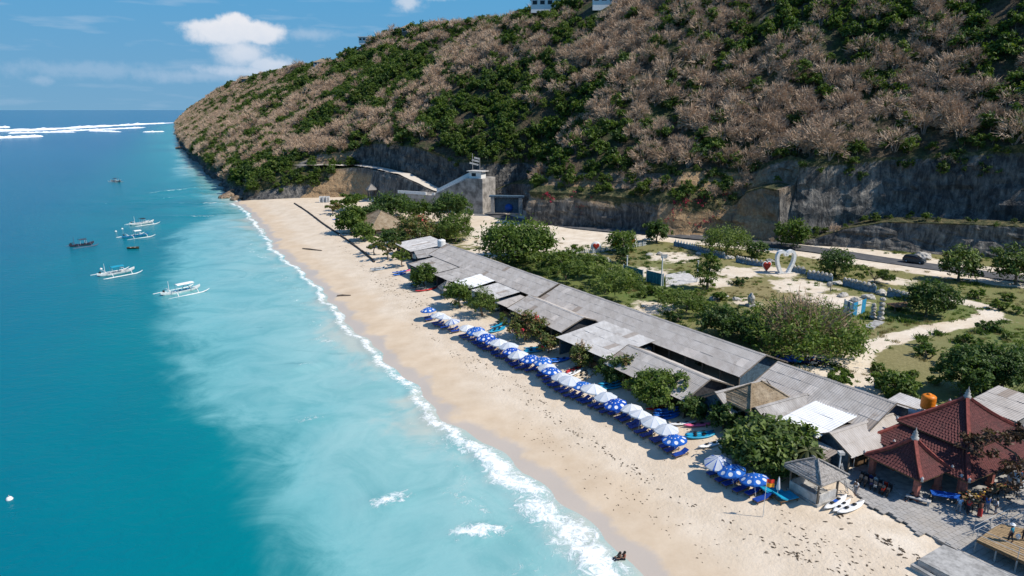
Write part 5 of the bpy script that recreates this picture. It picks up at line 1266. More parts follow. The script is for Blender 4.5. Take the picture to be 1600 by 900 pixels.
for cn, px, py, rz, lab, n in KY:
    for k in range(n):
        w_ = ['', ', second in its heap', ', third in its heap', ', fourth in its heap'][k]
        kayak(lab+w_, cn, gpix(px+rng.uniform(-1, 1), py+k*2.6, .02+.0*k)+Vector((0, 0, .16*(n-1-k)*(rng.random() < .5))), rz+rng.gauss(0, .12), rng.gauss(0, .1), 'kayaks stored on the sand')
for i, (px, py, rz, lab) in enumerate(((1305, 788, .62, 'white kayak with blue marks, nearest the gazebo of the three'), (1315, 793, .66, 'narrow white kayak in the middle of the three'), (1329, 796, .5, 'white kayak on the plaza side of the three'))):
    kk = kayak(lab, 'white', gpix(px, py, .02), rz, group='three white kayaks by the plaza', sc=1.08 if i != 1 else .9)
    b = MB(); b.box((0, 0, .352), (.5, .30, .004)); b.build('blue_mark', M_BLUE, kk) if i == 0 else None
# ---- outrigger boats
def outrigger(label, p, rz, L, top, hull_m, top_m, deck_m, mast=True, fl_m=None, beam_=2.5):
    o = thing('outrigger_boat', label, 'boat', p, rz, 'outrigger boats moored in the bay'); n, k = 15, 7; V = []; sc = L/8.
    for i in range(n):
        t_ = i/(n-1)*2-1; w = .52*(1-abs(t_)**2.4)+.03; zt = .48+.55*abs(t_)**3.2; zb = -.28+.75*abs(t_)**4
        for j in range(k):
            a = math.pi*j/(k-1); V.append((t_*4*sc, -w*math.cos(a)*(1 if 0 < j < k-1 else 1.08), zt-(zt-zb)*math.sin(a)**.8))
    F = [(i*k+j, i*k+j+1, (i+1)*k+j+1, (i+1)*k+j) for i in range(n-1) for j in range(k-1)]
    b = MB(); b.add(V, F, 0, True); b.add(V, [tuple(reversed(f)) for f in F]); b.build('hull', hull_m, o)
    D = []
    for i in range(n): t_ = i/(n-1)*2-1; w = .46*(1-abs(t_)**2.4)+.02; z = .30+.52*abs(t_)**3.2; D += [(t_*3.9*sc, -w, z), (t_*3.9*sc, w, z)]
    b = MB(); b.add(D, [(2*i, 2*i+2, 2*i+3, 2*i+1) for i in range(n-1)]); b.build('deck', deck_m, o)
    for sgn in (-1, 1):
        b = MB(); b.tube([(-4.1*sc, sgn*beam_, .06), (-3.0*sc, sgn*beam_, .02), (2.8*sc, sgn*beam_, .02), (3.7*sc, sgn*beam_, .22), (4.3*sc, sgn*beam_, .5)], [.05, .12, .13, .10, .05], 7); b.build('float', fl_m or M_WHITE, o)
        for x in (-2.0*sc, 2.0*sc): b = MB(); b.tube([(x, 0, .50), (x, sgn*.8, .85), (x, sgn*1.7, .95), (x, sgn*(beam_-.5), .75), (x, sgn*beam_, .1)], .075, 6); b.build('outrigger_arm', fl_m or M_WHITE, o)
    if top:
        x0, x1 = top; b = MB(); V = [(x, y, 1.95-.16*(y/.85)**2) for x in (x0, x1) for y in (-.85, -.45, 0, .45, .85)]; V += [(x, y, z-.06) for x, y, z in V]
        g = [(j, j+1, 6+j, 5+j) for j in range(4)]; b.add(V, g+[tuple(10+q for q in reversed(f)) for f in g]+[(0, 5, 15, 10), (9, 4, 14, 19), (0, 10, 11, 1), (1, 11, 12, 2), (2, 12, 13, 3), (3, 13, 14, 4)]); b.build('canopy', top_m, o)
        for x in (x0+.15, x1-.15):
            for y in (-.5, .5): b = MB(); b.tube([(x, y, .5), (x, y*1.3, 1.86)], .035, 5); b.build('canopy_post', M_WHITE, o)
    for x in (-1.2, 0, 1.2): b = MB(); b.box((x*sc, 0, .62), (.3, .82, .05)); b.build('thwart', deck_m, o)
    if mast: b = MB(); b.tube([(-2.3*sc, 0, .5), (-2.35*sc, 0, 2.9)], [.07, .04], 6); b.build('mast', fl_m or M_WHITE, o)
    b = MB(); b.box((-3.3*sc, .18, .9), (.35, .28, .5)); b.box((-3.55*sc, .18, .4), (.12, .12, .9)); b.build('outboard_motor', M_DARK, o)
    return o
M_BDECK = paint('boat_deck_blue', (.02, .22, .42), .5, .2); M_CANT = paint('canopy_teal', (.012, .26, .38), .7, .15); M_BOATD = paint('boat_dark', (.05, .05, .075), .6, .3)
outrigger('white outrigger boat with a white roof and blue deck, nearest the shore', at(283, 457, 0), .92, 8.4, (-1.0, 2.6), M_WHITE, M_WHITE, M_BDECK, beam_=3.2)
outrigger('white outrigger boat with a teal cloth roof', at(182, 428, 0), .95, 8.4, (-1.2, 1.6), M_WHITE, M_CANT, M_CONCP, beam_=3.2)
outrigger('white outrigger boat with a tall mast, farthest of the white three', at(222, 350, 0), 1.0, 8.2, (-.6, 1.0), M_WHITE, M_DARK, M_CONCP, beam_=3.3)
outrigger('blue hulled outrigger boat with a white roof and white floats', at(212, 370, 0), .95, 8.0, (-.4, 1.6), M_BDECK, M_WHITE, M_BDECK, False, beam_=3.3)
outrigger('dark outrigger boat with reddish floats, farthest from shore', at(128, 384, 0), .9, 6.4, (-.6, 1.2), M_BOATD, M_BOATD, M_BOATD, True, paint('float_dark', (.10, .10, .16), .6), 2.6)
outrigger('lone grey boat far out towards the headland', at(181, 284, 0), 2.6, 9.0, (-2, 1.5), M_CONCP, M_BOATD, M_CONCP, False, M_CONCP, 1.6)
dg = thing('dinghy', 'tiny brown dinghy floating between the outrigger boats', 'boat', at(208, 389, 0), .3); b = MB(); V = []
for i in range(9):
    t_ = i/8*2-1; w = .6*(1-abs(t_)**3)+.06
    for j in range(5): a = math.pi*j/4; V.append((t_*1.5, -w*math.cos(a), .5+.12*t_*t_-(.6)*math.sin(a)))
b.add(V, gridfaces(9, 5).tolist(), 0, True); b.add(V, [f[::-1] for f in gridfaces(9, 5).tolist()]); b.build('hull', M_WOOD, dg)
for x in (-.6, .5): b = MB(); b.box((x, 0, .42), (.28, 1.0, .05)); b.build('thwart', M_CONCP, dg)
for i, (px, py) in enumerate(((158, 421), (191, 358), (181, 362), (15, 781))):
    lab = ['small white mooring buoy beside the teal roofed boat', 'small white mooring buoy by the blue hulled boat', 'small white mooring buoy farther out by the blue hulled boat', 'pale float drifting alone on the open water'][i]
    bo = thing('buoy', lab, 'buoy', at(px, py, 0)); b = MB(); b.lathe([(0, -.2), (.28, -.1), (.34, .1), (.2, .3), (0, .36)], 10); b.build('float', M_WHITE, bo); b = MB(); b.tube([(0, 0, .3), (0, 0, .5)], .05, 5); b.build('ring', M_CONCP, bo)
# ---- rocks, logs, low revetment, weed on the sand
def rock_mesh(seed, m, flat=.75, name='boulder'):
    bm = bmesh.new(); bmesh.ops.create_icosphere(bm, subdivisions=3, radius=1); r = np.array([v.co[:] for v in bm.verts]); n = .34*fbm(r[:, 0]*1.3+seed, r[:, 1]*1.3, r[:, 2]*1.3+seed, 3)+.12*fbm(r[:, 0]*4, r[:, 1]*4+seed, r[:, 2]*4, 2)
    for v, q in zip(bm.verts, n): v.co *= (1+q*1.3); v.co.z *= flat
    me = bpy.data.meshes.new(name); bm.to_mesh(me); bm.free(); me.materials.append(m); return me
M_STONE = paint('pale_stone', (.46, .43, .38), .9, .35, 2.5, bump=.5); M_BOULD = paint('brown_boulder', (.24, .175, .12), .95, .4, 2., bump=.6)
RK = [rock_mesh(i*3.7, M_STONE) for i in range(3)]; RB = [rock_mesh(20+i*2.9, M_BOULD, .7) for i in range(3)]
for i, (px, py, s, w_) in enumerate(((349, 309, 1.9, 'smallest on the seaward end'), (357, 306, 2.3, 'second from the sea'), (364, 303, 2.6, 'tallest'), (372, 311, 2.4, 'low and broad, nearest the sand'), (366, 312, 1.6, 'small one wedged in front'))):
    tag(put('boulder', RB[i % 3], None, at(px, py, .3), (0, 0, i*1.3), (s*1.2, s, s)), f'brown boulder at the water edge under the outcrop, {w_}', 'rock', 'boulders below the outcrop')
tag(put('boulder', RB[0], None, at(282, 231, .6), (0, 0, 1), (5, 3, 2)), 'lone sea rock at the foot of the far headland', 'rock')
tag(put('boulder', RB[1], None, at(347, 289, .3), (0, 0, 2), (3.5, 2, 1.5)), 'flat rock awash beside the shaded headland foot', 'rock')
def log(label, a, b_, r):
    p = (a+b_)/2; mb = MB(); mb.tube([a-p, (a-p)*.3+Vector((0, .1, .05)), (b_-p)*.4, b_-p], [r, r*1.1, r*.9, r*.55], 8); o = mb.build('driftwood_log', M_BARK, None, p); return tag(o, label, 'log')
log('crooked driftwood log high on the far sand', gpix(473, 389, .12), gpix(503, 392, .12), .16)
log('straight dark driftwood log by the water line', gpix(527, 463, .10), gpix(548, 462, .10), .2)
rv = thing('low_sea_wall', 'low dark stone wall running up the far beach to the trees', 'wall', gpix(515, 350)); rvl = smooth_line([gpix(*q) for q in ((460, 318), (480, 331), (505, 350), (540, 374), (572, 398), (585, 410))], 8); rv.location = rvl[0]
for a, c in zip(rvl[:-1], rvl[1:]): b = MB(); A_ = a-rvl[0]; C_ = c-rvl[0]; b.beam(A_+Vector((0, 0, .1)), C_+(C_-A_)*.04+Vector((0, 0, .1)),   .36+rng.uniform(-.08, .08), .5+rng.uniform(-.1, .1)); b.build('stone_block', paint('dark_wall_stone', (.055, .047, .04), .9, .4, 2), rv)
def weed_source(name, m, seed, n=26, r=.6, h=.10, kind='stuff'):
    q = np.random.default_rng(seed); c = q.normal(size=(n, 3))*np.array([r*.5, r*.22, 0]); a = q.random(n)*6.28; l = .12+.2*q.random(n); w = .03+.05*q.random(n); z = .015+h*q.random(n)
    dx, dy = np.cos(a)*l, np.sin(a)*l; ex, ey = -np.sin(a)*w, np.cos(a)*w
    V = np.stack([np.stack([c[:, 0]-dx-ex, c[:, 1]-dy-ey, z*0+.01], 1), np.stack([c[:, 0]+dx-ex, c[:, 1]+dy-ey, z], 1), np.stack([c[:, 0]+dx+ex, c[:, 1]+dy+ey, z+.03], 1), np.stack([c[:, 0]-dx+ex, c[:, 1]-dy+ey, z*.5], 1)], 1).reshape(-1, 3)
    o = put(name, npmesh(name, V, np.arange(4*n).reshape(-1, 4), m)); o['kind'] = kind; return o
M_WEED = paint('dry_seaweed', (.11, .08, .052), .95, .3, 3)
WS = [weed_source('seaweed', M_WEED, 40+i) for i in range(3)]
for i, o in enumerate(WS): o.location = gpix(1290+i*25, 815+i*12); o.scale = (.3, .3, .3)
def seaweed():
    r = np.random.default_rng(9); P, rot, sc, ix = [], [], [], []
    def line(pts, n, wd, big):
        L_ = smooth_line([gat(*q) for q in pts], 12)
        for _ in range(n):
            t_ = r.random()*(len(L_)-1); k = int(t_); p = L_[k].lerp(L_[min(k+1, len(L_)-1)], t_-k); den = float(fbm(t_*.6, len(P)*0+wd, 1., 3)); 
            if den < -.12+.25*(r.random()-.5): continue
            q = p+Vector((r.normal()*wd, r.normal()*wd, 0)); q = GP(q); P.append(q[:]); rot.append((0, 0, HEAD+r.normal()*.7)); sc.append(big*.30*(.35+.9*r.random())); ix.append(r.integers(0, 3))
    line(((1290, 790), (1330, 815), (1400, 855), (1470, 895), (1500, 930)), 150, .3, 1.1); line(((700, 545), (760, 590), (860, 650), (960, 715), (1080, 790), (1200, 850), (1330, 905)), 420, .45, .75)
    line(((645, 505), (700, 540), (760, 570), (830, 615), (880, 650)), 160, .3, .7); line(((820, 660), (900, 720), (1000, 790), (1120, 860)), 200, 1.1, .5)
    line(((500, 345), (520, 370), (545, 395), (580, 430), (640, 480)), 150, .6, .9); line(((590, 430), (630, 455), (660, 480)), 160, 1.6, 1.0); line(((1240, 830), (1300, 860), (1400, 895)), 120, 1.2, .7); line(((960, 640), (1100, 720), (1200, 800)), 90, 2.0, .5)
    scatter_object('seaweed', P, rot, sc, ix, WS)
seaweed()
# ================================================================ TREES ON THE FLAT
BT = [  # name, label, base px, width, height, trunk, kind, material, leaves, leaf size, extra
 ('sea_almond_tree', 'big broad-leaved tree spreading over the sand beside the gazebo', (1197, 726), 8.6, 4.5, 1.4, 'round', M_LEAFB, 3600, .46, None),
 ('beach_tree', 'small round green tree nearest the big spreading tree', (1130, 672), 3.5, 3.5, 1.2, 'round', M_LEAFD, 900, .32, None),
 ('beach_tree', 'small open green tree beside the pink kayak', (1080, 656), 3.2, 3.2, 1.1, 'round', M_LEAFD, 750, .3, None),
 ('beach_tree', 'dense green tree at the middle of the long tree clump', (1026, 636), 6.2, 4.8, 1.3, 'round', M_LEAF, 1900, .34, None),
 ('beach_tree', 'olive leafed low tree behind the white umbrellas', (1002, 606), 6.0, 3.6, 1.2, 'flat', M_RUST, 1500, .34, None),
 ('beach_tree', 'dull green tree at the far end of the long tree clump', (962, 596), 4.8, 3.8, 1.2, 'round', M_LEAFD, 1100, .32, None),
 ('beach_tree', 'dry rusty tree beside the patched zinc roof', (909, 574), 3.7, 3.8, 1.2, 'round', M_RUST, 700, .3, 'twigred'),
 ('beach_tree', 'small red flowering tree below the first gable', (857, 551), 3.6, 3.2, 1.0, 'round', M_RUST, 700, .3, 'red'),
 ('beach_tree', 'rusty leafed tree with red flowers behind the teal kayaks', (822, 531), 5.8, 4.6, 1.4, 'round', M_RUST, 1300, .34, 'red'),
 ('beach_tree', 'slender yellow-green tree with a bare trunk, nearer of the two', (754, 494), 5.2, 5.6, 2.3, 'round', M_ACAC, 1300, .32, None),
 ('beach_tree', 'slender green tree beside the straw parasol hut', (718, 480), 5.6, 5.0, 1.9, 'round', M_LEAF, 1300, .34, None),
 ('beach_tree', 'round bright green tree below the white sheet roof', (663, 447), 6.2, 4.6, 1.3, 'round', M_LEAF, 1400, .36, None),
 ('beach_tree', 'thin olive tree, seaward of three in a line by the far cafes', (585, 398), 5.2, 4.4, 1.6, 'flat', M_ACAC, 900, .4, None),
 ('beach_tree', 'thin olive tree, middle of three in a line by the far cafes', (606, 406), 5.6, 4.4, 1.6, 'flat', M_RUST, 900, .4, None),
 ('beach_tree', 'thin olive tree, last of three in a line by the far cafes', (629, 417), 5.0, 4.0, 1.4, 'flat', M_ACAC, 850, .4, None),
 ('beach_tree', 'tall green tree on the seaward side of the thatched house', (550, 364), 10, 8.2, 2.0, 'round', M_LEAF, 1700, .6, None),
 ('beach_tree', 'wide green tree behind the thatched house', (612, 340), 14, 8, 2.0, 'round', M_LEAFD, 1900, .66, None),
 ('beach_tree', 'green tree by the small white shrine', (543, 328), 11, 5.5, 1.5, 'flat', M_LEAF, 1100, .6, None),
 ('beach_tree', 'dark olive tree with red flowers in front of the stair wall', (652, 376), 13, 7, 1.8, 'round', M_RUST, 1800, .56, 'red'),
 ('beach_tree', 'tall green tree close under the concrete stairway', (703, 352), 12, 10, 2.5, 'round', M_LEAFD, 1800, .62, None),
 ('beach_tree', 'yellow-green tree between the stairway and the long hall', (712, 378), 10, 8, 2.0, 'round', M_ACAC, 1500, .55, None),
 ('beach_tree', 'green bush closing the gap behind the white tank', (690, 372), 7, 4.5, 1.0, 'round', M_LEAF, 800, .5, None),
 ('beach_tree', 'little pale green shrub tree beside the gazebo roof', (1266, 735), 2.6, 2.8, .8, 'round', M_LEAF, 500, .26, None),
 ('beach_tree', 'tiny yellow-green sapling under the first gable', (786, 508), 1.8, 2.0, .5, 'tall', M_ACAC, 260, .24, None)]
BT += [('beach_tree', 'green tree between the shrine and the thatched house roof', (578, 352), 9, 6.5, 1.6, 'round', M_LEAFD, 1100, .55, None),
 ('beach_tree', 'bushy tree hiding the seaward corner of the thatched house', (568, 376), 7, 5, 1.2, 'round', M_LEAF, 1000, .5, None),
 ('beach_tree', 'small dusty tree at the upper end of the low dark wall', (520, 335), 6, 4, 1.0, 'flat', M_RUST, 600, .5, None),
 ('beach_tree', 'green tree pressed against the lower stair wall', (652, 346), 10, 7, 1.5, 'round', M_LEAF, 1200, .55, None),
 ('beach_tree', 'low green tree between the seaward cafes and the thatched house', (612, 384), 7, 4.4, 1.2, 'round', M_LEAFD, 900, .48, None)]
FT = [
 ('field_tree', 'large round green tree on the bare yard behind the long hall', (808, 407), 15.5, 9.0, 1.4, 'dome', M_LEAF, 3200, .62, None),
 ('field_tree', 'round clipped tree behind the heart signs', (972, 395), 6.2, 5.6, 1.6, 'dome', M_LEAF, 1000, .46, None),
 ('field_tree', 'round green tree at the road edge under the rock corner', (1026, 379), 6.4, 5.8, 1.4, 'round', M_LEAFD, 1100, .46, None),
 ('field_tree', 'wide yellow-green dome tree by the road', (1135, 397), 9.6, 6.4, 1.6, 'dome', M_ACAC, 2000, .44, None),
 ('field_tree', 'small round tree beside the wide dome tree', (1182, 403), 4.4, 4.4, 1.0, 'dome', M_LEAFD, 700, .4, None),
 ('field_tree', 'tall loose green tree against the pale rock bulge', (1237, 389), 8.0, 7.4, 1.8, 'round', M_LEAF, 1500, .46, None),
 ('field_tree', 'ball shaped green tree next to the white heart arch', (1305, 432), 5.9, 5.6, .8, 'dome', M_LEAFD, 1300, .36, None),
 ('field_tree', 'low yellow-green tree behind the blue wall', (1366, 444), 6.2, 3.4, .8, 'flat', M_ACAC, 1000, .36, None),
 ('field_tree', 'open crowned tree between the van and the frame edge', (1497, 439), 7.0, 7.2, 1.6, 'round', M_LEAFB, 1400, .44, None),
 ('field_tree', 'dense green tree at the frame edge beside the road', (1587, 445), 8.6, 7.8, 1.4, 'round', M_LEAFB, 1700, .46, None),
 ('field_tree', 'round dark green tree inside the bend of the dirt track', (1447, 494), 7.6, 6.4, 1.0, 'round', M_LEAFD, 1900, .38, None),
 ('field_tree', 'narrow upright tree beside the concrete court', (1105, 452), 3.7, 7.6, 1.0, 'tall', M_LEAF, 900, .36, None),
 ('field_tree', 'little round tree in front of the clipped tree', (974, 411), 3.0, 4.0, .9, 'tall', M_LEAFD, 500, .36, None),
 ('acacia_tree', 'feathery flat acacia nearest the long hall roof gap', (885, 438), 14, 4.6, 1.6, 'flat', M_ACAC, 2000, .5, None),
 ('acacia_tree', 'widest feathery acacia spreading below the teal panels', (945, 458), 16, 4.8, 1.8, 'flat', M_ACAC, 2300, .5, None),
 ('acacia_tree', 'small feathery acacia at the seaward end of the thicket', (848, 424), 9, 3.6, 1.2, 'flat', M_ACAC, 900, .5, None),
 ('acacia_tree', 'feathery acacia beside the teal panels', (905, 415), 9, 3.4, 1.2, 'flat', M_LEAF, 900, .5, None),
 ('acacia_tree', 'low feathery acacia leaning over the long hall', (1072, 487), 9.6, 3.8, 1.4, 'flat', M_ACAC, 1700, .4, None),
 ('field_tree', 'huge dome shaped bush tree with bare grey twigs on top', (1256, 552), 14.6, 7.0, 1.4, 'dome', M_LEAF, 3000, .40, 'twig'),
 ('field_tree', 'dark green bush beside the huge dome shaped tree', (1128, 524), 7.2, 4.8, .6, 'round', M_LEAFD, 1700, .36, None),
 ('field_tree', 'middle dark green bush between the dome tree and the hall', (1172, 532), 6.6, 4.6, .6, 'round', M_LEAFD, 1500, .36, None),
 ('field_tree', 'tall dark bush, seaward of the clump of three above the red roof', (1502, 618), 5.4, 6.4, .6, 'round', M_LEAFD, 1600, .34, None),
 ('field_tree', 'tall dark bush, middle of the clump of three above the red roof', (1533, 612), 4.6, 6.6, .6, 'round', M_LEAFD, 1500, .34, None),
 ('field_tree', 'tall dark bush, inland of the clump of three above the red roof', (1566, 613), 5.2, 6.2, .6, 'round', M_LEAFD, 1600, .34, None),
 ('field_tree', 'spreading green shrub at the corner of the shorter hall', (1398, 616), 5.2, 2.8, .5, 'round', M_LEAF, 1200, .34, None),
 ('field_tree', 'low green shrub along the back of the shorter hall', (1318, 602), 4.2, 1.7, .3, 'flat', M_LEAF, 700, .32, None),
 ('field_tree', 'dark reddish tree shading the corner of the red roofs', (1612, 786), 10.5, 8.2, 4.6, 'flat', M_MAROON, 1500, .34, None)]
for i, (nm, lab, bp, w, h, th, kd, m, n, lf, ex) in enumerate(BT+FT):
    e = {None: None, 'red': flowers('red', 60, i), 'twigred': bare_twigs_on(.62, 240, .5), 'twig': bare_twigs_on(.66, 1500, .6)}[ex]
    if ex == 'red' and i > 12: e = flowers('red', 90, i, .45)
    tree(nm, lab, 'tree', gpix(*bp), w*1.14, h*1.04, th, kd, m, n, lf, 300+i, 'trees along the beach' if i < len(BT) else 'trees on the flat behind the halls', e, aspect=2.6 if m in (M_ACAC,) else 1.7)
# palm beside the gazebo
pl = thing('palm_tree', 'small dry fan of a palm leaning beside the gazebo', 'palm', gpix(1256, 752)); b = MB(); b.tube([(0, 0, -.2), (.1, 0, 1.6), (.15, .1, 3.3)], [.14, .1, .09], 7); b.build('trunk', M_BARKG, pl)
for k in range(13):
    a = k*2.4; c, s = math.cos(a), math.sin(a); e = .9-.08*k; V, F = [], []
    for q in range(7):
        t_ = q/6; r_ = 1.9*t_; z = 3.3+e*r_*.8-.42*r_*r_; x, y = .15+c*r_, .1+s*r_; wd = .22*math.sin(math.pi*min(.98, t_*.9+.08)); V += [(x-s*wd, y+c*wd, z-.07), (x, y, z), (x+s*wd, y-c*wd, z-.07)]
    b = MB(); b.add(V, gridfaces(7, 3).tolist()); b.build('frond', M_PALM, pl)
# shrubs in the rough field
SB = [(1505, 537), (1541, 517), (1572, 530), (1528, 547), (1478, 577), (1560, 484), (1590, 490), (1450, 560), (1425, 590), (1590, 560), (1590, 590), (1540, 560), (1440, 540), (1510, 560), (1575, 470), (1530, 468), (1060, 500), (1100, 485), (1030, 470), (1330, 530), (1460, 600), (1580, 640), (1545, 640), (1370, 580), (1020, 460), (1160, 445), (1005, 465), (1120, 470)]
SBL = ['green shrub in the rough field, %s']
spots = ['below the track bend', 'just outside the track bend', 'near the frame edge beyond the track', 'between the track and the bush clump', 'at the corner of the bush clump', 'beyond the track among low grass', 'at the frame edge beside the roadside tree', 'in the dry patch by the track', 'by the shrub at the hall corner', 'at the frame edge above the bush clump', 'behind the bush clump', 'above the middle of the bush clump', 'along the near edge of the track', 'a step above the bush clump', 'in the green strip under the roadside trees', 'behind the stone by the track', 'beside the long hall roof', 'under the leaning acacia', 'next to the court corner', 'beside the dome tree', 'left of the bush clump', 'behind the grey tin shed', 'between the bush clump and the tin shed', 'on the bare ground by the motorbikes', 'under the teal panel', 'on the dry lawn below the red heart', 'below the gap between the teal panels', 'among the stones below the court']
_sh = []
for v in range(3):
    L = [(rng.uniform(-.6, .6), rng.uniform(-.5, .5), rng.uniform(.3, .7), rng.uniform(.5, .8), rng.uniform(.5, .8), rng.uniform(.4, .6)) for _ in range(5)]; lv = leaves(L, 420, .30, 600+v); stem = MB()
    for l in L: stem.tube([(0, 0, -.1), (l[0]*.8, l[1]*.8, l[2])], [.05, .02], 4, cap=False)
    _sh.append((npmesh('foliage', *lv[:2], [M_LEAF, M_LEAFD, M_ACAC][v], False, {'tone': lv[2]}), stem.mesh('stems', M_BARK)))
for i, (p, sp) in enumerate(zip(SB, spots)):
    o = thing('shrub', SBL[0] % sp, 'shrub', gpix(*p), rng.random()*6, 'shrubs in the rough field'); put('foliage', _sh[i % 3][0], o); put('stems', _sh[i % 3][1], o); s = rng.uniform(.9, 1.9); o.scale = (s, s, s*.9)
# weeds and grass tufts
def tuft(name, m, seed, n, r, h, w):
    q = np.random.default_rng(seed); c = np.concatenate([q.normal(size=(n, 2))*r*.45, np.zeros((n, 1))], 1); d = q.normal(size=(n, 2))*.5; L = h*(.5+.8*q.random(n)); a = q.random(n)*6.28; e = np.stack([np.cos(a)*w, np.sin(a)*w, 0*a], 1)
    tip = c+np.stack([d[:, 0]*L, d[:, 1]*L, L], 1); V = np.stack([c-e, c+e, tip+e*.3, tip-e*.3], 1).reshape(-1, 3); t_ = np.repeat(q.random(n), 4)
    o = put(name, npmesh(name, V, np.arange(4*n).reshape(-1, 4), m, False, {'tone': t_})); o['kind'] = 'stuff'; return o
M_DRYG = leafmat('dry_grass', [(.10, .085, .03), (.20, .165, .065), (.30, .24, .11), (.40, .32, .17)], .2)
TS = [tuft('grass_tuft', M_LEAF, 70, 60, .9, .38, .05), tuft('grass_tuft', M_ACAC, 71, 60, .9, .34, .05), tuft('grass_tuft', M_DRYG, 72, 60, .9, .36, .04), tuft('weed_tuft', M_LEAFD, 73, 90, .8, .5, .10)]
for i, o in enumerate(TS): o.location = gpix(1450+i*25, 545); o.scale = (.6, .6, .6)
def grass_cover():
    r = np.random.default_rng(14); P, rot, sc, ix = [], [], [], []
    w = (grass*(1-.55*dry)+.35*lush*field).ravel()*np.where(gS.ravel() < 165, 1, 0); w = w*np.clip(.55+1.2*fbm(gX/9., gY/9., 2., 3).ravel(), .03, 1.6); w[gU.ravel() < 38] *= .4
    k = r.choice(len(w), 5200, p=w/w.sum()); lu, dr = lush.ravel(), dry.ravel()
    jit = r.normal(size=(len(k), 2))*.5
    V = GV[k]; P = V+np.concatenate([jit, np.zeros((len(k), 1))], 1); nse = fbm(P[:, 0]/7., P[:, 1]/7., 9., 3)
    rt = np.stack([0*V[:, 0], 0*V[:, 0], r.random(len(k))*6.28], 1); pick = np.where(r.random(len(k)) < .16+.6*dr[k]+.25*(nse < -.12), 2, np.where(r.random(len(k)) < .05+.30*lu[k], 3, r.integers(0, 2, len(k))))
    scatter_object('grass', P, rt, .4+.6*r.random(len(k))**2+.5*lu[k]*(pick == 3), pick, TS)
grass_cover()
# ================================================================ THE PARK BEHIND THE HALLS
def heart_pts(w, h, n=28):
    P = []
    for i in range(n):
        t_ = 2*math.pi*i/n; x = 16*math.sin(t_)**3; y = 13*math.cos(t_)-5*math.cos(2*t_)-2*math.cos(3*t_)-math.cos(4*t_); P.append((x/32*w, (y+17)/29*h))
    return P
def heart_mb(w, h, th, bulge=.0, z0=0):
    P = heart_pts(w, h); n = len(P); mb = MB(); V = []; cx, cz = 0, h*.55
    for y, s in ((-th*.5-bulge, .55), (-th*.5, .93), (-th*.3, 1.), (th*.3, 1.), (th*.5, .93), (th*.5+bulge, .55)): V += [((x-cx)*s, y, z0+cz+(z-cz)*s) for x, z in P]
    F = [(i*n+j, i*n+(j+1) % n, (i+1)*n+(j+1) % n, (i+1)*n+j) for i in range(5) for j in range(n)]+[tuple(range(n))[::-1], tuple(range(5*n, 6*n))]
    mb.add(V, F, 0, False); return mb
ha = thing('heart_arch', 'tall white open heart arch standing on the park ground by the road', 'sculpture', gpix(1225, 427), R(12))
half = [(.75, 0), (1.25, 1.0), (1.75, 2.2), (1.98, 3.3), (1.80, 4.25), (1.20, 4.72), (.55, 4.55), (.0, 3.85)]
full = [Vector((-x, 0, z)) for x, z in half[:-1]]+[Vector((0, 0, 3.85))]+[Vector((x, 0, z)) for x, z in reversed(half[:-1])]
for sgn in (-1, 1):
    pts = [Vector((sgn*x, 0, z)) for x, z in half]; sm = smooth_line(pts, 4); b = MB(); V = []
    for i, p in enumerate(sm):
        d = (sm[min(i+1, len(sm)-1)]-sm[max(i-1, 0)]).normalized(); nn = Vector((-d.z, 0, d.x)); k = .30
        V += [p+nn*k+Vector((0, -.38, 0)), p+nn*k+Vector((0, .38, 0)), p-nn*k+Vector((0, .38, 0)), p-nn*k+Vector((0, -.38, 0))]
    m_ = len(sm); b.add(V, [(i*4+j, i*4+(j+1) % 4, (i+1)*4+(j+1) % 4, (i+1)*4+j) for i in range(m_-1) for j in range(4)]+[(3, 2, 1, 0), (4*m_-4, 4*m_-3, 4*m_-2, 4*m_-1)]); b.build('arch_side', M_WHITE, ha)
b = MB(); b.box((0, 0, .08), (3.4, 1.3, .2)); b.build('base_slab', M_CONCP, ha)
rh = thing('heart_sculpture', 'solid red heart standing on its point beside the white arch', 'sculpture', gpix(1197, 425), R(10)); heart_mb(1.75, 2.05, .55, .18, .12).build('heart', M_RED, rh); b = MB(); b.box((0, 0, .08), (.7, .7, .18)); b.build('plinth', M_CONCP, rh)
b = MB(); q = heart_pts(1.9, 2.2); b.tube([(x, .0, z+.06) for x, z in q]+[(q[0][0], 0, q[0][1]+.06)], .11, 5); b.build('pale_rim', M_WHITE, rh)
for px, py, lab in ((931, 395, 'white heart frame with a red heart in it, seaward of the orange sign'), (987, 387, 'white heart frame with red hearts, inland of the orange sign')):
    o = thing('heart_sign', lab, 'sign', gpix(px, py)); b = MB(); b.lathe([(0, -.12), (1.25, -.12), (1.3, 0), (1.25, .12), (0, .12)], 24); bo = b.build('disc', M_WHITE, o, (0, 0, 1.5)); bo.rotation_euler[0] = math.pi/2
    h_ = heart_mb(1.6, 1.6, .2, .05).build('heart', M_RED, o, (0, -.2, .75)); b = MB(); b.box((0, 0, .15), (.5, .4, .5)); b.build('foot', M_CONCP, o)
M_ORA = paint('orange_board', (.72, .25, .02), .6, .15)
os_ = thing('orange_sign', 'orange board with a white bottom strip between the heart frames', 'sign', gpix(963, 392)); b = MB(); b.box((0, 0, 1.35), (1.8, .12, 1.5)); b.build('board', M_ORA, os_); b = MB(); b.box((0, -.01, .35), (1.8, .13, .45)); b.build('white_strip', M_WHITE, os_)
for x in (-.95, .95): b = MB(); b.box((x, 0, 1.3), (.16, .16, 2.6)); b.build('post', M_BLUE, os_)
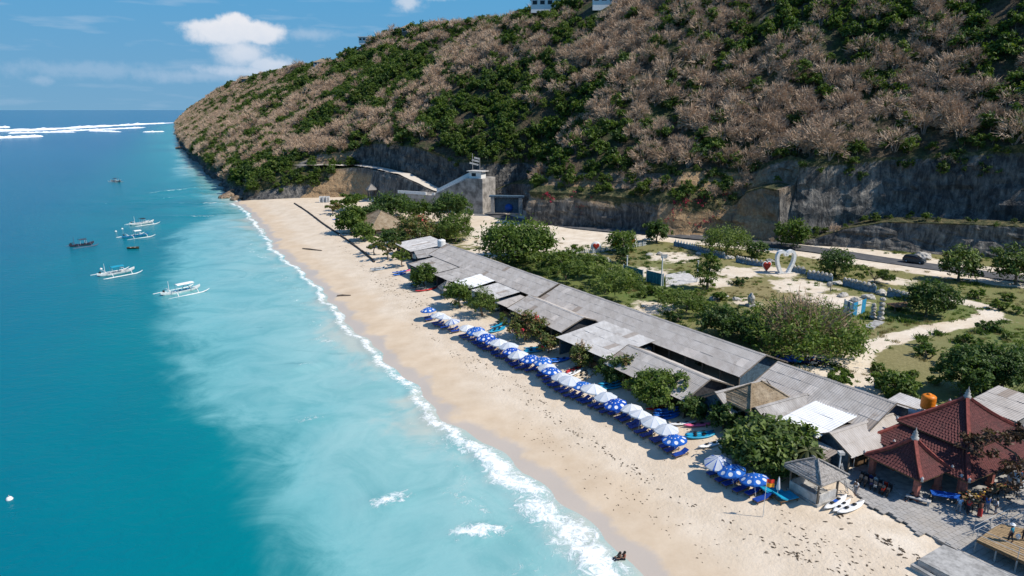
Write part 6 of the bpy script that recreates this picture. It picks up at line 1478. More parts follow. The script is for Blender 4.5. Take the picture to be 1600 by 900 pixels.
# blue garden walls crowned with pale rocks
M_BWALL = paint('faded_blue_wall', (.15, .23, .31), .85, .3, 2)
def rock_wall(label, pts, h, step=.75, mat=M_BWALL, spikes=False):
    P = [gpix(*q) for q in pts]; o = thing('garden_wall', label, 'wall', P[0]); k = 0
    for a, c in zip(P[:-1], P[1:]):
        b = MB(); b.beam(a-P[0]+Vector((0, 0, h/2-.1)), c-P[0]+Vector((0, 0, h/2-.1)), .3, h+.2); b.build('wall_panel', mat, o)
        n = max(1, int((c-a).length/step))
        for i in range(n):
            q = a.lerp(c, (i+.5)/n)-P[0]
            if spikes: b = MB(); b.lathe([(.22, 0), (.12, .35), (0, .75)], 5, q+Vector((0, 0, h-.02))); b.build('spike', mat, o)
            else: r_ = put('capstone', RK[k % 3], o, q+Vector((0, 0, h+.1)), (rng.random(), rng.random(), rng.random()*6)); r_.scale = (.36, .28, .5); k += 1
    return o
rock_wall('blue spiked wall by the road, between the round tree and the dome tree', ((1053, 384), (1066, 387), (1080, 390), (1092, 394)), 1.1, .8, spikes=True)
rock_wall('faded blue rock-topped wall running under the dome tree', ((1092, 394), (1110, 399), (1132, 404)), 1.0)
rock_wall('grey-blue rock-topped wall leading to the red heart', ((1150, 409), (1172, 414), (1192, 417)), 1.0)
rock_wall('grey-blue rock-topped wall just inland of the heart arch', ((1238, 423), (1250, 426), (1258, 428)), 1.0)
rock_wall('blue rock-topped wall under the ball shaped tree', ((1261, 435), (1280, 438), (1300, 442)), 1.4)
rock_wall('blue rock-topped wall in the middle of the park edge', ((1317, 446), (1345, 453), (1368, 458)), 1.3)
rock_wall('last blue rock-topped wall next to the round dark tree', ((1386, 462), (1405, 467), (1420, 471)), 1.2)
# picket fence on the seaward side
pf = thing('picket_fence', 'white and pale blue picket fence along the bare yard', 'fence', gpix(868, 400)); PF = [gpix(*q) for q in ((866, 401), (885, 398), (905, 396), (925, 396), (945, 393), (965, 391), (990, 387), (1010, 384))]
nP = 0
for a, c in zip(PF[:-1], PF[1:]):
    n = int((c-a).length/.42); A_, C_ = a-PF[0], c-PF[0]
    for i in range(n): b = MB(); q = A_.lerp(C_, i/n); b.beam(q+Vector((0, 0, -.1)), q+Vector((0, 0, 1.05+.1*(i % 2))), .2, .05); b.build('picket', M_WHITE if i % 3 else M_BWALL, pf)
    for z in (.3, .8): b = MB(); b.beam(A_+Vector((0, .05, z)), C_+Vector((0, .05, z)), .04, .09); b.build('rail', M_WHITE, pf)
pf.location = PF[0]
# court with teal screens
ct = [gpix(*q) for q in ((1040, 430), (1070, 424), (1096, 440), (1040, 449))]
quadslab('court_slab', [p+Vector((0, 0, .10)) for p in ct], .3, M_CONCP, 'structure')
for a, c, lab in (((974, 431), (1004, 440), 'teal board screen, seaward of the two beside the court'), ((1010, 440), (1036, 447), 'teal board screen, inland of the two beside the court')):
    A_, C_ = gpix(*a), gpix(*c); o = thing('board_screen', lab, 'screen', A_); d = C_-A_; n = 5
    for i in range(n): b = MB(); b.beam(d*(i/n+.006)+Vector((0, 0, 1.2)), d*((i+1)/n-.006)+Vector((0, 0, 1.2)), .08, 2.35); b.build('panel', M_TEAL, o)
    for f in (0, 1): b = MB(); q = d*f+Vector((0, .1, 0)); b.box(q+Vector((0, 0, 1.25)), (.16, .16, 2.6)); b.build('post', M_WHITE, o)
    b = MB(); b.beam(Vector((0, .08, 2.3)), d+Vector((0, .08, 2.3)), .08, .1); b.build('top_rail', M_BWALL, o)
for px, py, h, lab, hd in ((979, 432, 4.4, 'white pole behind the seaward teal screen', 0), (1033, 447, 6.0, 'tall white pole with a small board behind the inland teal screen', 1), (1089, 441, 4.4, 'pale pole at the far corner of the court', 0)):
    o = thing('pole', lab, 'pole', gpix(px, py)); b = MB(); b.tube([(0, 0, -.2), (0, 0, h)], .13, 8); b.build('shaft', M_WHITE, o)
    b = MB(); b.box((.25 if hd else 0, 0, h), (1.2, .14, .8) if hd else (.35, .35, .25)); b.build('head', M_CONCP, o)
for i, (px, py, s) in enumerate(((930, 402, 1.0), (948, 410, 1.5), (953, 423, .8), (1015, 399, .8), (1031, 398, 1.0), (1040, 401, .8), (1115, 468, .9), (1135, 464, .6), (1150, 469, .8), (1318, 463, 1.0), (1337, 471, 1.0), (1357, 466, 1.1), (1483, 482, 1.0), (1092, 398, .9), (1139, 404, 1.1), (1168, 411, 1.2), (1203, 409, 1.0), (1308, 444, 1.0), (1376, 459, 1.2), (1100, 440, .5), (1440, 403, 1.9), (1447, 404, 1.5))):
    lab = ['grey stone by the seaward heart sign', 'big brown striped stone below the picket fence', 'flat pale stone by the acacia thicket', 'flat stone on the lawn behind the court', 'pale stone at the foot of the tall pole', 'small stone inland of the tall pole', 'pale stone among the shrubs below the lawn', 'small pale stone on the lower lawn', 'flat white stone on the lower lawn', 'white stone on the bare park ground', 'white stone just above the mural boards', 'white stone between the mural and the blue wall', 'long stone inside the dirt track loop', 'boulder ending the spiked wall', 'boulder between dome tree and small tree', 'boulder under the small round tree', 'boulder beside the red heart', 'boulder between two blue walls under the ball tree', 'boulder ending the middle blue wall', 'little stone by the court corner', 'large pale boulder fallen at the rock wall by the van', 'second pale boulder at the rock wall by the van'][i]
    tag(put('stone', RK[i % 3], None, gpix(px, py, .15*s), (0, 0, i*1.1), (s, s*.75, s*.7)), lab, 'rock')
st = thing('stone_statue', 'pale upright carved stone on the lower lawn', 'statue', gpix(1173, 478), .3); put('figure', RK[1], st, (0, 0, 1.2), (0, 0, 1), (.75, .6, 1.5)); b = MB(); b.box((0, 0, .15), (1.5, 1.2, .45)); b.build('plinth', M_CONC, st)
for px, py, h, lab in ((1363, 497, 2.6, 'shorter stone gate pillar by the mural boards'), (1375, 500, 4.0, 'taller rough stone gate pillar by the mural boards')):
    o = thing('gate_pillar', lab, 'pillar', gpix(px, py)); 
    for k in range(5): q = put('stone', RK[k % 3], o, (0, 0, h*(k+.5)/5), (k*.4, 0, k*1.9)); q.scale = (.52-.04*k, .48-.04*k, h/5*.75)
gs_ = thing('step_path', 'short stone paved step path in front of the gate pillars', 'path', gpix(1366, 508), .75)
for k in range(6): b = MB(); b.box((-2+k*.85, .1*(k % 2), .06), (.8, 1.5, .18)); b.build('stone_slab', M_CONC, gs_)
sl = thing('sign_post', 'lone wooden post with a round board before the blue walls', 'sign', gpix(1297, 457)); b = MB(); b.tube([(0, 0, -.1), (0, 0, 1.9)], .08, 6); b.build('post', M_POST, sl); b = MB(); b.lathe([(0, -.05), (.55, -.05), (.55, .05), (0, .05)], 12); q = b.build('round_board', M_CONC, sl, (-.3, 0, 1.6)); q.rotation_euler[0] = math.pi/2
mu = thing('mural_boards', 'blue and white painted mural boards standing on the lower lawn', 'mural', gpix(1325, 496)); A_, B_, C_ = gpix(1318, 490), gpix(1331, 496), gpix(1351, 488); mu.location = B_
for (p, q, m_) in ((A_, B_, M_WHITE), (B_, C_, paint('mural_blue', (.03, .28, .50), .6))):
    n = 3
    for i in range(n): b = MB(); b.beam((p-B_).lerp(q-B_, i/n+.01)+Vector((0, 0, 1.25)), (p-B_).lerp(q-B_, (i+1)/n-.01)+Vector((0, 0, 1.25)), .1, 2.4); b.build('board', m_ if i != 1 else (M_WHITE if m_ is not M_WHITE else M_BWALL), mu)
for p in (A_, B_, C_): b = MB(); b.box(p-B_+Vector((0, .1, 1.2)), (.14, .14, 2.8)); b.build('post', M_BWALL, mu)
sh = thing('low_shelter', 'low brown board shelter beside the round dark tree', 'shelter', gpix(1406, 484), .2); b = MB(); b.box((0, 0, .95), (4.0, 2.2, .12), M=Matrix.Rotation(.05, 3, 'X')); b.build('board_roof', M_WOOD, sh)
for x in (-1.8, 1.8):
    for y in (-.9, .9): b = MB(); b.box((x, y, .45), (.12, .12, .95)); b.build('post', M_POST, sh)
up = thing('utility_pole', 'tall grey utility pole beside the large round tree', 'pole', gpix(795, 410)); b = MB(); b.tube([(0, 0, -.3), (0, 0, 7.2)], [.13, .09], 8); b.build('pole', M_CONC, up); b = MB(); b.box((0, 0, 6.8), (1.3, .1, .1)); b.build('crossarm', M_CONC, up)
# ---------------------------------------------------------------- van
M_CAR = paint('van_paint', (.045, .06, .075), .3, .08, metal=.3); M_GLASS = paint('dark_glass', (.012, .014, .018), .08, .05); M_TYRE = paint('tyre', (.015, .015, .015), .8, .1); M_CHR = paint('alloy', (.4, .4, .42), .35, .1, metal=.8)
rdv = None
pv = at(1428, 411, 4.4); kmin = min(range(len(ROAD)-1), key=lambda i: (ROAD[i]-pv).to_2d().length); dv = (ROAD[kmin-1]-ROAD[kmin+1]).to_2d().normalized()
vp = GP(pv, .13); vn = thing('grey_van', 'dark grey people carrier van driving on the asphalt road', 'van', vp, math.atan2(dv.y, dv.x))
def loft(secs, m, name, root, sm=True):
    V = []; k = len(secs[0][1]); 
    for x, P in secs: V += [(x, y, z) for y, z in P]
    b = MB(); b.add(V, [(i*k+j, i*k+(j+1) % k, (i+1)*k+(j+1) % k, (i+1)*k+j) for i in range(len(secs)-1) for j in range(k)]+[tuple(range(k))[::-1], tuple(range((len(secs)-1)*k, len(secs)*k))], 0, False); return b.build(name, m, root)
def ring(w, z0, z1, wt=None): wt = wt or w; return [(-w, z0), (w, z0), (w*1.02, (z0+z1)/2), (wt, z1), (-wt, z1), (-w*1.02, (z0+z1)/2)]
loft([(-2.2, ring(.72, .45, .85)), (-2.12, ring(.82, .35, 1.0)), (-1.0, ring(.86, .3, 1.08)), (.9, ring(.86, .3, 1.08)), (1.6, ring(.84, .3, .98)), (2.1, ring(.80, .32, .84)), (2.22, ring(.70, .42, .68))], M_CAR, 'body', vn)
loft([(-2.12, ring(.74, 1.0, 1.05)), (-1.95, ring(.78, 1.0, 1.55, .62)), (-1.2, ring(.80, 1.0, 1.70, .64)), (.2, ring(.80, 1.0, 1.68, .64)), (.7, ring(.80, 1.0, 1.55, .60)), (1.45, ring(.80, .97, 1.02, .74))], M_GLASS, 'window', vn)
loft([(-1.9, ring(.62, 1.53, 1.58)), (-1.2, ring(.66, 1.66, 1.74, .60)), (.2, ring(.66, 1.64, 1.72, .60)), (.62, ring(.60, 1.54, 1.60))], M_CAR, 'roof_panel', vn)
for x in (-1.35, 1.35):
    for y in (-.80, .80):
        b = MB(); b.lathe([(.2, -.1), (.33, -.1), (.335, 0), (.33, .1), (.2, .1)], 18); q = b.build('wheel', M_TYRE, vn, (x, y, .33)); q.rotation_euler[0] = math.pi/2
        b = MB(); b.lathe([(0, -.08), (.2, -.08), (.2, .11), (0, .115)], 10); r_ = b.build('rim', M_CHR, q)
for y in (-.62, .62): b = MB(); b.box((2.12, y, .68), (.16, .3, .14)); b.build('headlight', M_CONCP, vn); b = MB(); b.box((-2.16, y*1.05, .9), (.1, .16, .3)); b.build('tail_light', M_RED, vn)
for y in (-.92, .92): b = MB(); b.box((.95, y, 1.08), (.12, .18, .12)); b.build('mirror', M_CAR, vn)
# ---------------------------------------------------------------- motorbikes
def motorbike(label, p, rz, m, group):
    o = thing('motorbike', label, 'motorbike', p, rz, group); o.rotation_euler[1] = 0
    for x in (-.62, .62):
        b = MB(); b.lathe([(.17, -.05), (.27, -.05), (.29, 0), (.27, .05), (.17, .05), (.17, -.05)], 14); q = b.build('wheel', M_TYRE, o, (x, 0, .29)); q.rotation_euler[0] = math.pi/2
    b = MB(); b.box((-.35, 0, .58), (.75, .26, .26)); b.box((.05, 0, .38), (.6, .24, .14)); b.box((.42, 0, .66), (.12, .34, .55), M=Matrix.Rotation(-.35, 3, 'Y')); b.box((.62, 0, .60), (.5, .14, .06)); b.build('body', m, o)
    b = MB(); b.box((-.32, 0, .76), (.72, .25, .10)); b.build('seat', M_DARK, o)
    b = MB(); b.tube([(.36, -.32, 1.0), (.40, 0, .97), (.36, .32, 1.0)], .022, 5); b.tube([(.40, 0, .97), (.62, 0, .3)], .035, 5); b.build('handlebar', M_DARK, o)
    b = MB(); b.lathe([(0, 0), (.09, .03), (.08, .12), (0, .15)], 8); q = b.build('headlight', M_CONCP, o, (.46, 0, .85)); q.rotation_euler[1] = 1.3
    return o
MBK = [M_DARK, M_BLUE, M_RED, M_TURQ, M_CONCP, paint('bike_navy', (.01, .02, .10), .4)]
mcols = ['black', 'blue', 'red', 'turquoise', 'pale grey', 'navy']
for i in range(13):
    c = (0, 1, 5, 1, 0, 3, 1, 5, 2, 4, 1, 0, 5)[i]; px = 1213+i*6.1; py = 561+(i % 2)*4+i*.7
    motorbike(f'{mcols[c]} motorbike parked behind the hall gap, {ordn(i) or "first "}from the seaward end', gpix(px, py), 2.3+rng.gauss(0, .12), MBK[c], 'motorbikes parked under the dome tree')
tp = thing('covered_heap', 'bright blue tarpaulin heap among the motorbikes', 'tarpaulin', gpix(1240, 566)); q = put('tarpaulin', rock_mesh(44, M_BLUE, .5, 'tarpaulin'), tp, (0, 0, .5), None, (1.5, .9, .9)); b = MB(); b.box((0, 0, .3), (2.0, 1.0, .6)); b.build('crate', M_WOOD, tp)
for i in range(7):
    c = (0, 0, 5, 4, 0, 2, 0)[i]; p = gat(1345+i*7.2, 754+i*3.2); p.z = PZ+.03
    motorbike(f'{mcols[c]} motorbike in the shade of the front pavilion, {ordn(i) or "first "}from the ladder post', p, .9+rng.gauss(0, .15), MBK[c], 'motorbikes by the front pavilion')
# ---------------------------------------------------------------- people
SKIN = paint('skin', (.23, .12, .075), .6, .08); HAIR = paint('hair', (.012, .01, .009), .6, .1)
def skinned(name, pts, edges, rad, m, parent, root=0, sub=1):
    me = bpy.data.meshes.new(name); me.from_pydata(pts, edges, []); me.materials.append(m); o = put(name, me, parent)
    md = o.modifiers.new('skin', 'SKIN'); md.use_smooth_shade = True
    sv = me.skin_vertices[0].data if me.skin_vertices else None
    if sv is None:
        me.attributes; bpy.context.view_layer.objects.active = o; bpy.ops.mesh.customdata_skin_add(); sv = me.skin_vertices[0].data
    for i, r_ in enumerate(rad): sv[i].radius = (r_, r_) if not hasattr(r_, '__len__') else r_; sv[i].use_root = i == root
    s_ = o.modifiers.new('smooth', 'SUBSURF'); s_.levels = sub; s_.render_levels = sub; return o
def person(label, p, rz, shirt, pants, pose='stand', h=1.66, hair=True, hat=None, skirt=False):
    o = thing('person', label, 'person', p, rz, None); k = h/1.7; r = random.Random(hash(label) % 999)
    st_ = r.uniform(.06, .18)*(1 if pose != 'sit' else 0)
    if pose == 'sit':
        hip = .14; J = dict(pel=(0, 0, hip), ch=(-.10, 0, .45), nk=(-.10, 0, .60), hd=(-.08, 0, .72), kl=(.38, .13, .42), kr=(.38, -.13, .40), al=(.62, .14, .06), ar=(.62, -.14, .06), fl=(.78, .15, .03), fr=(.78, -.15, .03))
    else:
        hip = .90; J = dict(pel=(0, 0, hip), ch=(.02, 0, 1.22), nk=(.02, 0, 1.42), hd=(.04, 0, 1.56), kl=(st_*.6, .10, .49), kr=(-st_*.2, -.10, .49), al=(st_*.7, .10, .08), ar=(-st_, -.10, .08), fl=(st_*.7+.15, .11, .03), fr=(-st_+.15, -.11, .03))
    sz = J['ch'][2]+.12; sx = J['ch'][0]
    if pose == 'reach': J.update(el=(.2, .22, sz-.22), er=(.2, -.22, sz-.22), wl=(.42, .15, sz-.18), wr=(.42, -.15, sz-.2))
    elif pose == 'sit': J.update(el=(.08, .22, .36), er=(.08, -.22, .36), wl=(.30, .14, .42), wr=(.30, -.14, .42))
    else: J.update(el=(-.02, .24, sz-.27), er=(-.04, -.24, sz-.27), wl=(.10, .26, sz-.50), wr=(.06, -.26, sz-.50))
    J.update(sl=(sx, .16, sz), sr=(sx, -.16, sz), hl=(J['pel'][0], .09, hip-.03), hr=(J['pel'][0], -.09, hip-.03), top=(J['hd'][0]+.0, 0, J['hd'][2]+.10), nose=(J['hd'][0]+.10, 0, J['hd'][2]))
    for s in 'lr': w = Vector(J['w'+s]); e = Vector(J['e'+s]); J['p'+s] = tuple(w+(w-e).normalized()*.07)
    nm = list(J); ix = {n: i for i, n in enumerate(nm)}; sc = lambda v: tuple(c*k for c in v)
    E = [('pel', 'ch'), ('ch', 'nk'), ('nk', 'hd'), ('hd', 'top'), ('ch', 'sl'), ('ch', 'sr'), ('sl', 'el'), ('sr', 'er'), ('el', 'wl'), ('er', 'wr'), ('wl', 'pl'), ('wr', 'pr'), ('pel', 'hl'), ('pel', 'hr'), ('hl', 'kl'), ('hr', 'kr'), ('kl', 'al'), ('kr', 'ar'), ('al', 'fl'), ('ar', 'fr')]
    rad = dict(pel=.12, ch=.135, nk=.055, hd=.095, top=.07, nose=.02, sl=.065, sr=.065, el=.045, er=.045, wl=.03, wr=.03, pl=.032, pr=.032, hl=.085, hr=.085, kl=.06, kr=.06, al=.042, ar=.042, fl=.035, fr=.035)
    pts = [sc(J[n]) for n in nm if n != 'nose']; nm2 = [n for n in nm if n != 'nose']; ix = {n: i for i, n in enumerate(nm2)}; R_ = [rad[n]*k for n in nm2]; ed = [(ix[a], ix[b_]) for a, b_ in E]
    for s, sg in (('l', 1), ('r', -1)):                     # five fingers rooted in the palm
        w, q = Vector(sc(J['w'+s])), Vector(sc(J['p'+s])); d = (q-w).normalized(); sd = Vector((0, sg, 0)).cross(d).normalized(); 
        for f in range(5):
            if f < 4: a = q+sd*(.024*(f-1.5)); t1 = a+d*.035+sd*.004*(f-1.5); t2 = t1+d*(.035-.006*abs(f-1.3))+Vector((.012, -sg*.012, -.006))
            else: a = w.lerp(q, .35)+sd*.03; t1 = a+sd*.025+d*.02; t2 = t1+d*.03
            i0 = len(pts); pts += [tuple(t1), tuple(t2)]; R_ += [.010, .008]; ed += [(ix['p'+s] if f < 4 else ix['w'+s], i0), (i0, i0+1)]
    skinned('body', pts, ed, R_, SKIN, o)
    # face: nose, eyes, mouth, ears on the head
    hd = Vector(sc(J['hd'])); b = MB(); b.lathe([(.018, -.02), (.010, .02), (0, .03)], 5, hd+Vector((.10*k, 0, 0))); b.build('nose', SKIN, o)
    for y in (-.035, .035): b = MB(); b.lathe([(0, -.012), (.012, 0), (0, .012)], 6, hd+Vector((.085*k, y, .03))); b.build('eye', HAIR, o); b = MB(); b.lathe([(0, -.03), (.018, 0), (0, .03)], 6, hd+Vector((0, y*2.8, .0))); b.build('ear', SKIN, o)
    b = MB(); b.box(hd+Vector((.09*k, 0, -.05)), (.012, .045, .012)); b.build('mouth', paint('lip', (.22, .06, .05), .6), o)
    # clothes follow the body
    cl = ['pel', 'ch', 'nk', 'sl', 'sr', 'el', 'er']; pc = [Vector(sc(J[n])) for n in cl]; pc[5] = pc[3].lerp(pc[5], .7); pc[6] = pc[4].lerp(pc[6], .7); pc[2] = pc[1].lerp(pc[2], .5)
    skinned('shirt', [tuple(v) for v in pc], [(0, 1), (1, 2), (1, 3), (1, 4), (3, 5), (4, 6)], [.142*k, .158*k, .085*k, .085*k, .085*k, .066*k, .066*k], shirt, o)
    if skirt: b = MB(); b.lathe([(.15*k, hip*k+.04), (.19*k, hip*k-.12), (.20*k, .35*k), (.21*k, .15*k)], 12); b.build('skirt', pants, o)
    else:
        pl_ = ['pel', 'hl', 'hr', 'kl', 'kr', 'al', 'ar']; pp = [Vector(sc(J[n])) for n in pl_]; fcut = .8; pp[5] = pp[3].lerp(pp[5], fcut); pp[6] = pp[4].lerp(pp[6], fcut)
        skinned('trousers', [tuple(v) for v in pp], [(0, 1), (0, 2), (1, 3), (2, 4), (3, 5), (4, 6)], [.14*k, .105*k, .105*k, .078*k, .078*k, .066*k, .066*k], pants, o)
    V = []; b = MB(); b.lathe([(.116*k, -.05), (.122*k, .02), (.10*k, .09), (.05*k, .13), (0, .14)], 10, hd+Vector((-.022, 0, .02))); b.build('hair', HAIR, o)
    if hat: b = MB(); b.lathe([(.22*k, 0), (.13*k, .03), (.115*k, .10), (0, .13)], 12, hd+Vector((0, 0, .06))); b.build('hat', hat, o)
    return o
def cloth(n, c): return paint('cloth_'+n, c, .85, .12, 5)
CB, CW, CR, CD, CT, CGY, CY = cloth('blue', (.03, .13, .40)), cloth('white', (.70, .70, .70)), cloth('red', (.45, .045, .04)), cloth('dark', (.025, .025, .035)), cloth('teal', (.01, .20, .30)), cloth('grey', (.28, .28, .30)), cloth('yellow', (.65, .40, .04))
def onz(px, py, z): p = at(px, py, z); return p
PP = PZ+.03
person('person in a teal jacket and dark trousers standing on the deck', onz(1578, 847, DZ), 2.2, CT, CD, 'stand', 1.66, hat=CW)
person('person in dark clothes carrying a white bag at the deck edge', onz(1599, 845, DZ), 2.0, CD, CD, 'stand', 1.64)
bag = thing('carrier_bag', 'white bag held beside the person in dark clothes on the deck', 'bag', onz(1591, 838, DZ+.35)); q = put('bag_body', rock_mesh(71, M_WHITE, .9, 'bag_body'), bag, (0, 0, 0), None, (.2, .14, .26)); b = MB(); b.tube([(-.1, 0, .2), (0, 0, .42), (.1, 0, .2)], .012, 4); b.build('bag_handle', M_WHITE, bag)
person('person in a white shirt standing between the ladder post and the motorbikes', onz(1336, 774, PP), 3.6, CW, CGY, 'stand')
person('person in a pale blue shirt at the blue table', onz(1497, 801, PP), 1.2, cloth('pale_blue', (.30, .45, .65)), CGY, 'stand')
person('person in a red shirt near the blue table', onz(1511, 804, PP), .6, CR, CD, 'reach')
person('person in a long red sarong in front of the food stalls', onz(1530, 808, PP), 1.9, cloth('brown', (.2, .08, .05)), CR, 'stand', skirt=True)
person('person in a bright blue top facing the food stalls', onz(1541, 800, PP), .9, CB, CGY, 'reach')
person('person in a white top on the inland side of the group', onz(1555, 804, PP), 2.6, CW, CGY, 'stand')
person('person in dark red bending to the food tray', onz(1537, 796, PP), 1.4, cloth('maroon', (.20, .03, .03)), CD, 'reach')
person('person in a yellow shirt behind the group at the stalls', onz(1532, 788, PP), 4.4, CY, CD, 'stand')
person('person sitting at the foam edge, nearer the sea', GP(gat(967, 876)), 3.6, SKIN, CD, 'sit')
person('person sitting at the foam edge, on the sand side', GP(gat(974, 875)), 3.4, cloth('rust', (.30, .10, .06)), CD, 'sit')
person('person in dark clothes by the shrub behind the shorter hall', gpix(1377, 606), 1.0, CD, CD, 'stand')
person('brown-skinned person bending under a dotted umbrella mid-row', gpix(824, 572), 3.0, cloth('orange', (.5, .16, .06)), CB, 'reach')
person('person in dark clothes seated on the pavilion step', onz(1423, 781, PP), 3.4, CD, CD, 'sit')
bn = thing('bin', 'yellow topped bin beside the person behind the shorter hall', 'bin', gpix(1369, 606)); b = MB(); b.lathe([(.3, 0), (.38, .8), (.38, .82)], 12); b.build('bin_body', M_BLUE, bn); b = MB(); b.lathe([(.4, .82), (.36, .95), (0, 1.0)], 12); b.build('bin_lid', CY, bn)
# tables, stalls and things on the plaza
def table(label, p, rz, L, Wd, m, cat='table'):
    o = thing('table', label, cat, p, rz); b = MB(); b.box((0, 0, .74), (L, Wd, .06)); b.build('table_top', m, o)
    for x in (-L/2+.1, L/2-.1):
        for y in (-Wd/2+.1, Wd/2-.1): b = MB(); b.box((x, y, .36), (.06, .06, .72)); b.build('leg', M_DARK, o)
    return o
tb = table('long blue covered table in front of the red columns', onz(1476, 784, PP), -.35, 2.4, 1.0, M_BLUE)
M_BASK = paint('basket', (.42, .28, .12), .8, .3, 6)
for i in range(9):
    px, py = ((1504, 780), (1513, 784), (1522, 788), (1508, 790), (1518, 796), (1548, 776), (1560, 770), (1572, 774), (1584, 768))[i]
    sp = ['seaward end of the first row', 'middle of the first row', 'inland end of the first row', 'nearest the blue table', 'in front by the red sarong', 'seaward end under the reddish tree', 'second under the reddish tree', 'third under the reddish tree', 'inland end under the reddish tree'][i]
    p = onz(px, py, PP); t_ = table('low brown stall table, '+sp, p, rng.random(), 1.3, .8, M_WOOD); 
    for k in range(4):
        bk = thing('basket', f'tan goods basket on the stall table, {sp}, {["first", "second", "third", "fourth"][k]} along', 'basket', p+Vector((-.42+.28*k, rng.uniform(-.2, .2), .77)), rng.random(), 'baskets on the stall tables'); b = MB(); b.lathe([(.09, 0), (.13, .14), (.11, .14), (.08, .03)], 8); b.build('bowl', M_BASK, bk); b = MB(); b.lathe([(.10, .09), (.06, .17), (0, .19)], 7); b.build('goods', [CY, CR, M_CONCP, M_BASK][(k+i) % 4], bk)
for i in range(5):
    px, py = ((1500, 768), (1548, 790), (1575, 786), (1590, 780), (1555, 765))[i]; o = thing('stool', 'dark stool ' + ['behind the blue table', 'by the person in white', 'under the reddish tree near the deck steps', 'at the frame edge under the reddish tree', 'among the stall tables'][i], 'stool', onz(px, py, PP)); b = MB(); b.lathe([(0, .42), (.18, .42), (.18, .46), (0, .46)], 10); b.build('seat', M_DARK, o)
    for k in range(3): a = k*2.1; b = MB(); b.tube([(.12*math.cos(a), .12*math.sin(a), .43), (.18*math.cos(a), .18*math.sin(a), 0)], .02, 4); b.build('leg', M_DARK, o)
ck = thing('market_stall', 'white stall box with a red side panel under the tree', 'stall', onz(1586, 762, PP), .4); b = MB(); b.box((0, 0, .9), (1.4, 1.0, 1.2)); b.build('box', M_WHITE, ck); b = MB(); b.box((.85, 0, .9), (.3, 1.02, 1.1)); b.build('side_panel', paint('orange_red', (.6, .10, .03), .6), ck)
for x in (-.5, .5): b = MB(); b.box((x, 0, .15), (.1, .9, .3)); b.build('leg', M_DARK, ck)
an = thing('red_awning', 'faded red awning heap between the grey cafe and the front pavilion', 'awning', onz(1332, 738, 2.2), .4); b = MB(); V = [(x*.42, y*.5, 1.9-.25*y+.12*math.sin(x*2.1+y)) for y in range(4) for x in range(6)]; b.add(V, gridfaces(4, 6).tolist()); b.add(V, [f[::-1] for f in gridfaces(4, 6).tolist()]); b.build('cloth', paint('faded_red', (.50, .07, .045), .8), an)
for x, y in ((0, 0), (2.1, 0), (0, 1.5), (2.1, 1.5)): b = MB(); b.tube([(x, y, 0), (x, y, 1.9-.5*y)], .03, 5); b.build('pole', M_CONCP, an)
bc = thing('bench', 'pale stone bench in front of the corner column', 'bench', onz(1434, 785, PP), -.6); b = MB(); b.box((0, 0, .42), (2.0, .5, .1)); b.build('seat', M_CONCP, bc)
for x in (-.8, .8): b = MB(); b.box((x, 0, .18), (.2, .45, .38)); b.build('leg', M_CONC, bc)
# ---------------------------------------------------------------- concrete stairway at the end of the road
q1, q2 = W(193, 48.5), W(166.5, 66.5); dirw = (q2-q1); Lw = dirw.length; sw_ = thing('stair_wall', 'grey concrete retaining wall with a white parapet stairway climbing to a kiosk', 'stairway', (q1.x, q1.y, 0), math.atan2(dirw.y, dirw.x))
# local x along the wall towards the kiosk; local -y faces the beach and camera or +y, decided by the view
fy = 1 if Vector((-dirw.y, dirw.x, 0)).dot(Vector((0, 0, 0))-q1) > 0 else -1
M_CONCW = paint('stained_concrete', (.33, .31, .285), .9, .4, .35, bump=.2)
b = MB(); b.prism([(-3, 0), (Lw*.36, 0), (Lw*.36, -fy*7), (-3, -fy*7)], 1.5, 8.3); b.build('lower_wall', M_CONCW, sw_)
top0, top1, xs0, xs1 = 8.3, 14.6, Lw*.36, Lw*.80
b = MB(); b.add([(xs0, 0, 1.5), (xs1, 0, 1.5), (xs1, 0, top1), (xs0, 0, top0), (xs0, -fy*3, 1.5), (xs1, -fy*3, 1.5), (xs1, -fy*3, top1), (xs0, -fy*3, top0)], [(0, 1, 2, 3), (7, 6, 5, 4), (3, 2, 6, 7), (0, 3, 7, 4), (1, 5, 6, 2)]); b.build('flight_wall', M_CONCW, sw_)
ns = 18
for i in range(ns):
    x = xs0+(xs1-xs0)*(i+.5)/ns; z = top0+(top1-top0)*(i+.5)/ns; b = MB(); b.box((x, -fy*1.2, z+.14), ((xs1-xs0)/ns*.98, 2.0, .45)); b.build('step', M_CONCP, sw_)
b = MB(); b.prism([(xs1+.02, fy*.8), (Lw, fy*.8), (Lw, -fy*8), (xs1+.02, -fy*8)], 1.5, 14.9); b.build('tower_wall', M_CONCW, sw_)
def parap(p, q, h=1.0, w=.35, nm='parapet'): b = MB(); b.beam(Vector(p)+Vector((0, 0, h/2)), Vector(q)+Vector((0, 0, h/2)), w, h); b.build(nm, M_WHITE, sw_)
parap((-3, 0, 8.31), (Lw*.28, 0, 8.31)); parap((xs0+.4, -fy*2.8, top0), (xs1, -fy*2.8, top1+.2), 1.9, .4)
parap((xs0, fy*.05, top0+.1), (xs0+1.2, fy*.05, top0+.1), .8)
kz = 14.9
b = MB(); b.box(((xs1+Lw)/2, -fy*1.6, kz+1.1), ((Lw-xs1)*.7, 3.2, 2.2)); b.build('kiosk_room', M_WHITE, sw_); b = MB(); b.box(((xs1+Lw)/2, -fy*1.6, kz+2.3), ((Lw-xs1)*.95, 4.2, .25)); b.build('kiosk_roof', M_CONCP, sw_)
b = MB(); b.box(((xs1+Lw)/2-.5, fy*.02, kz+1.2), (1.6, .1, 1.0)); b.build('kiosk_window', M_DARK, sw_)
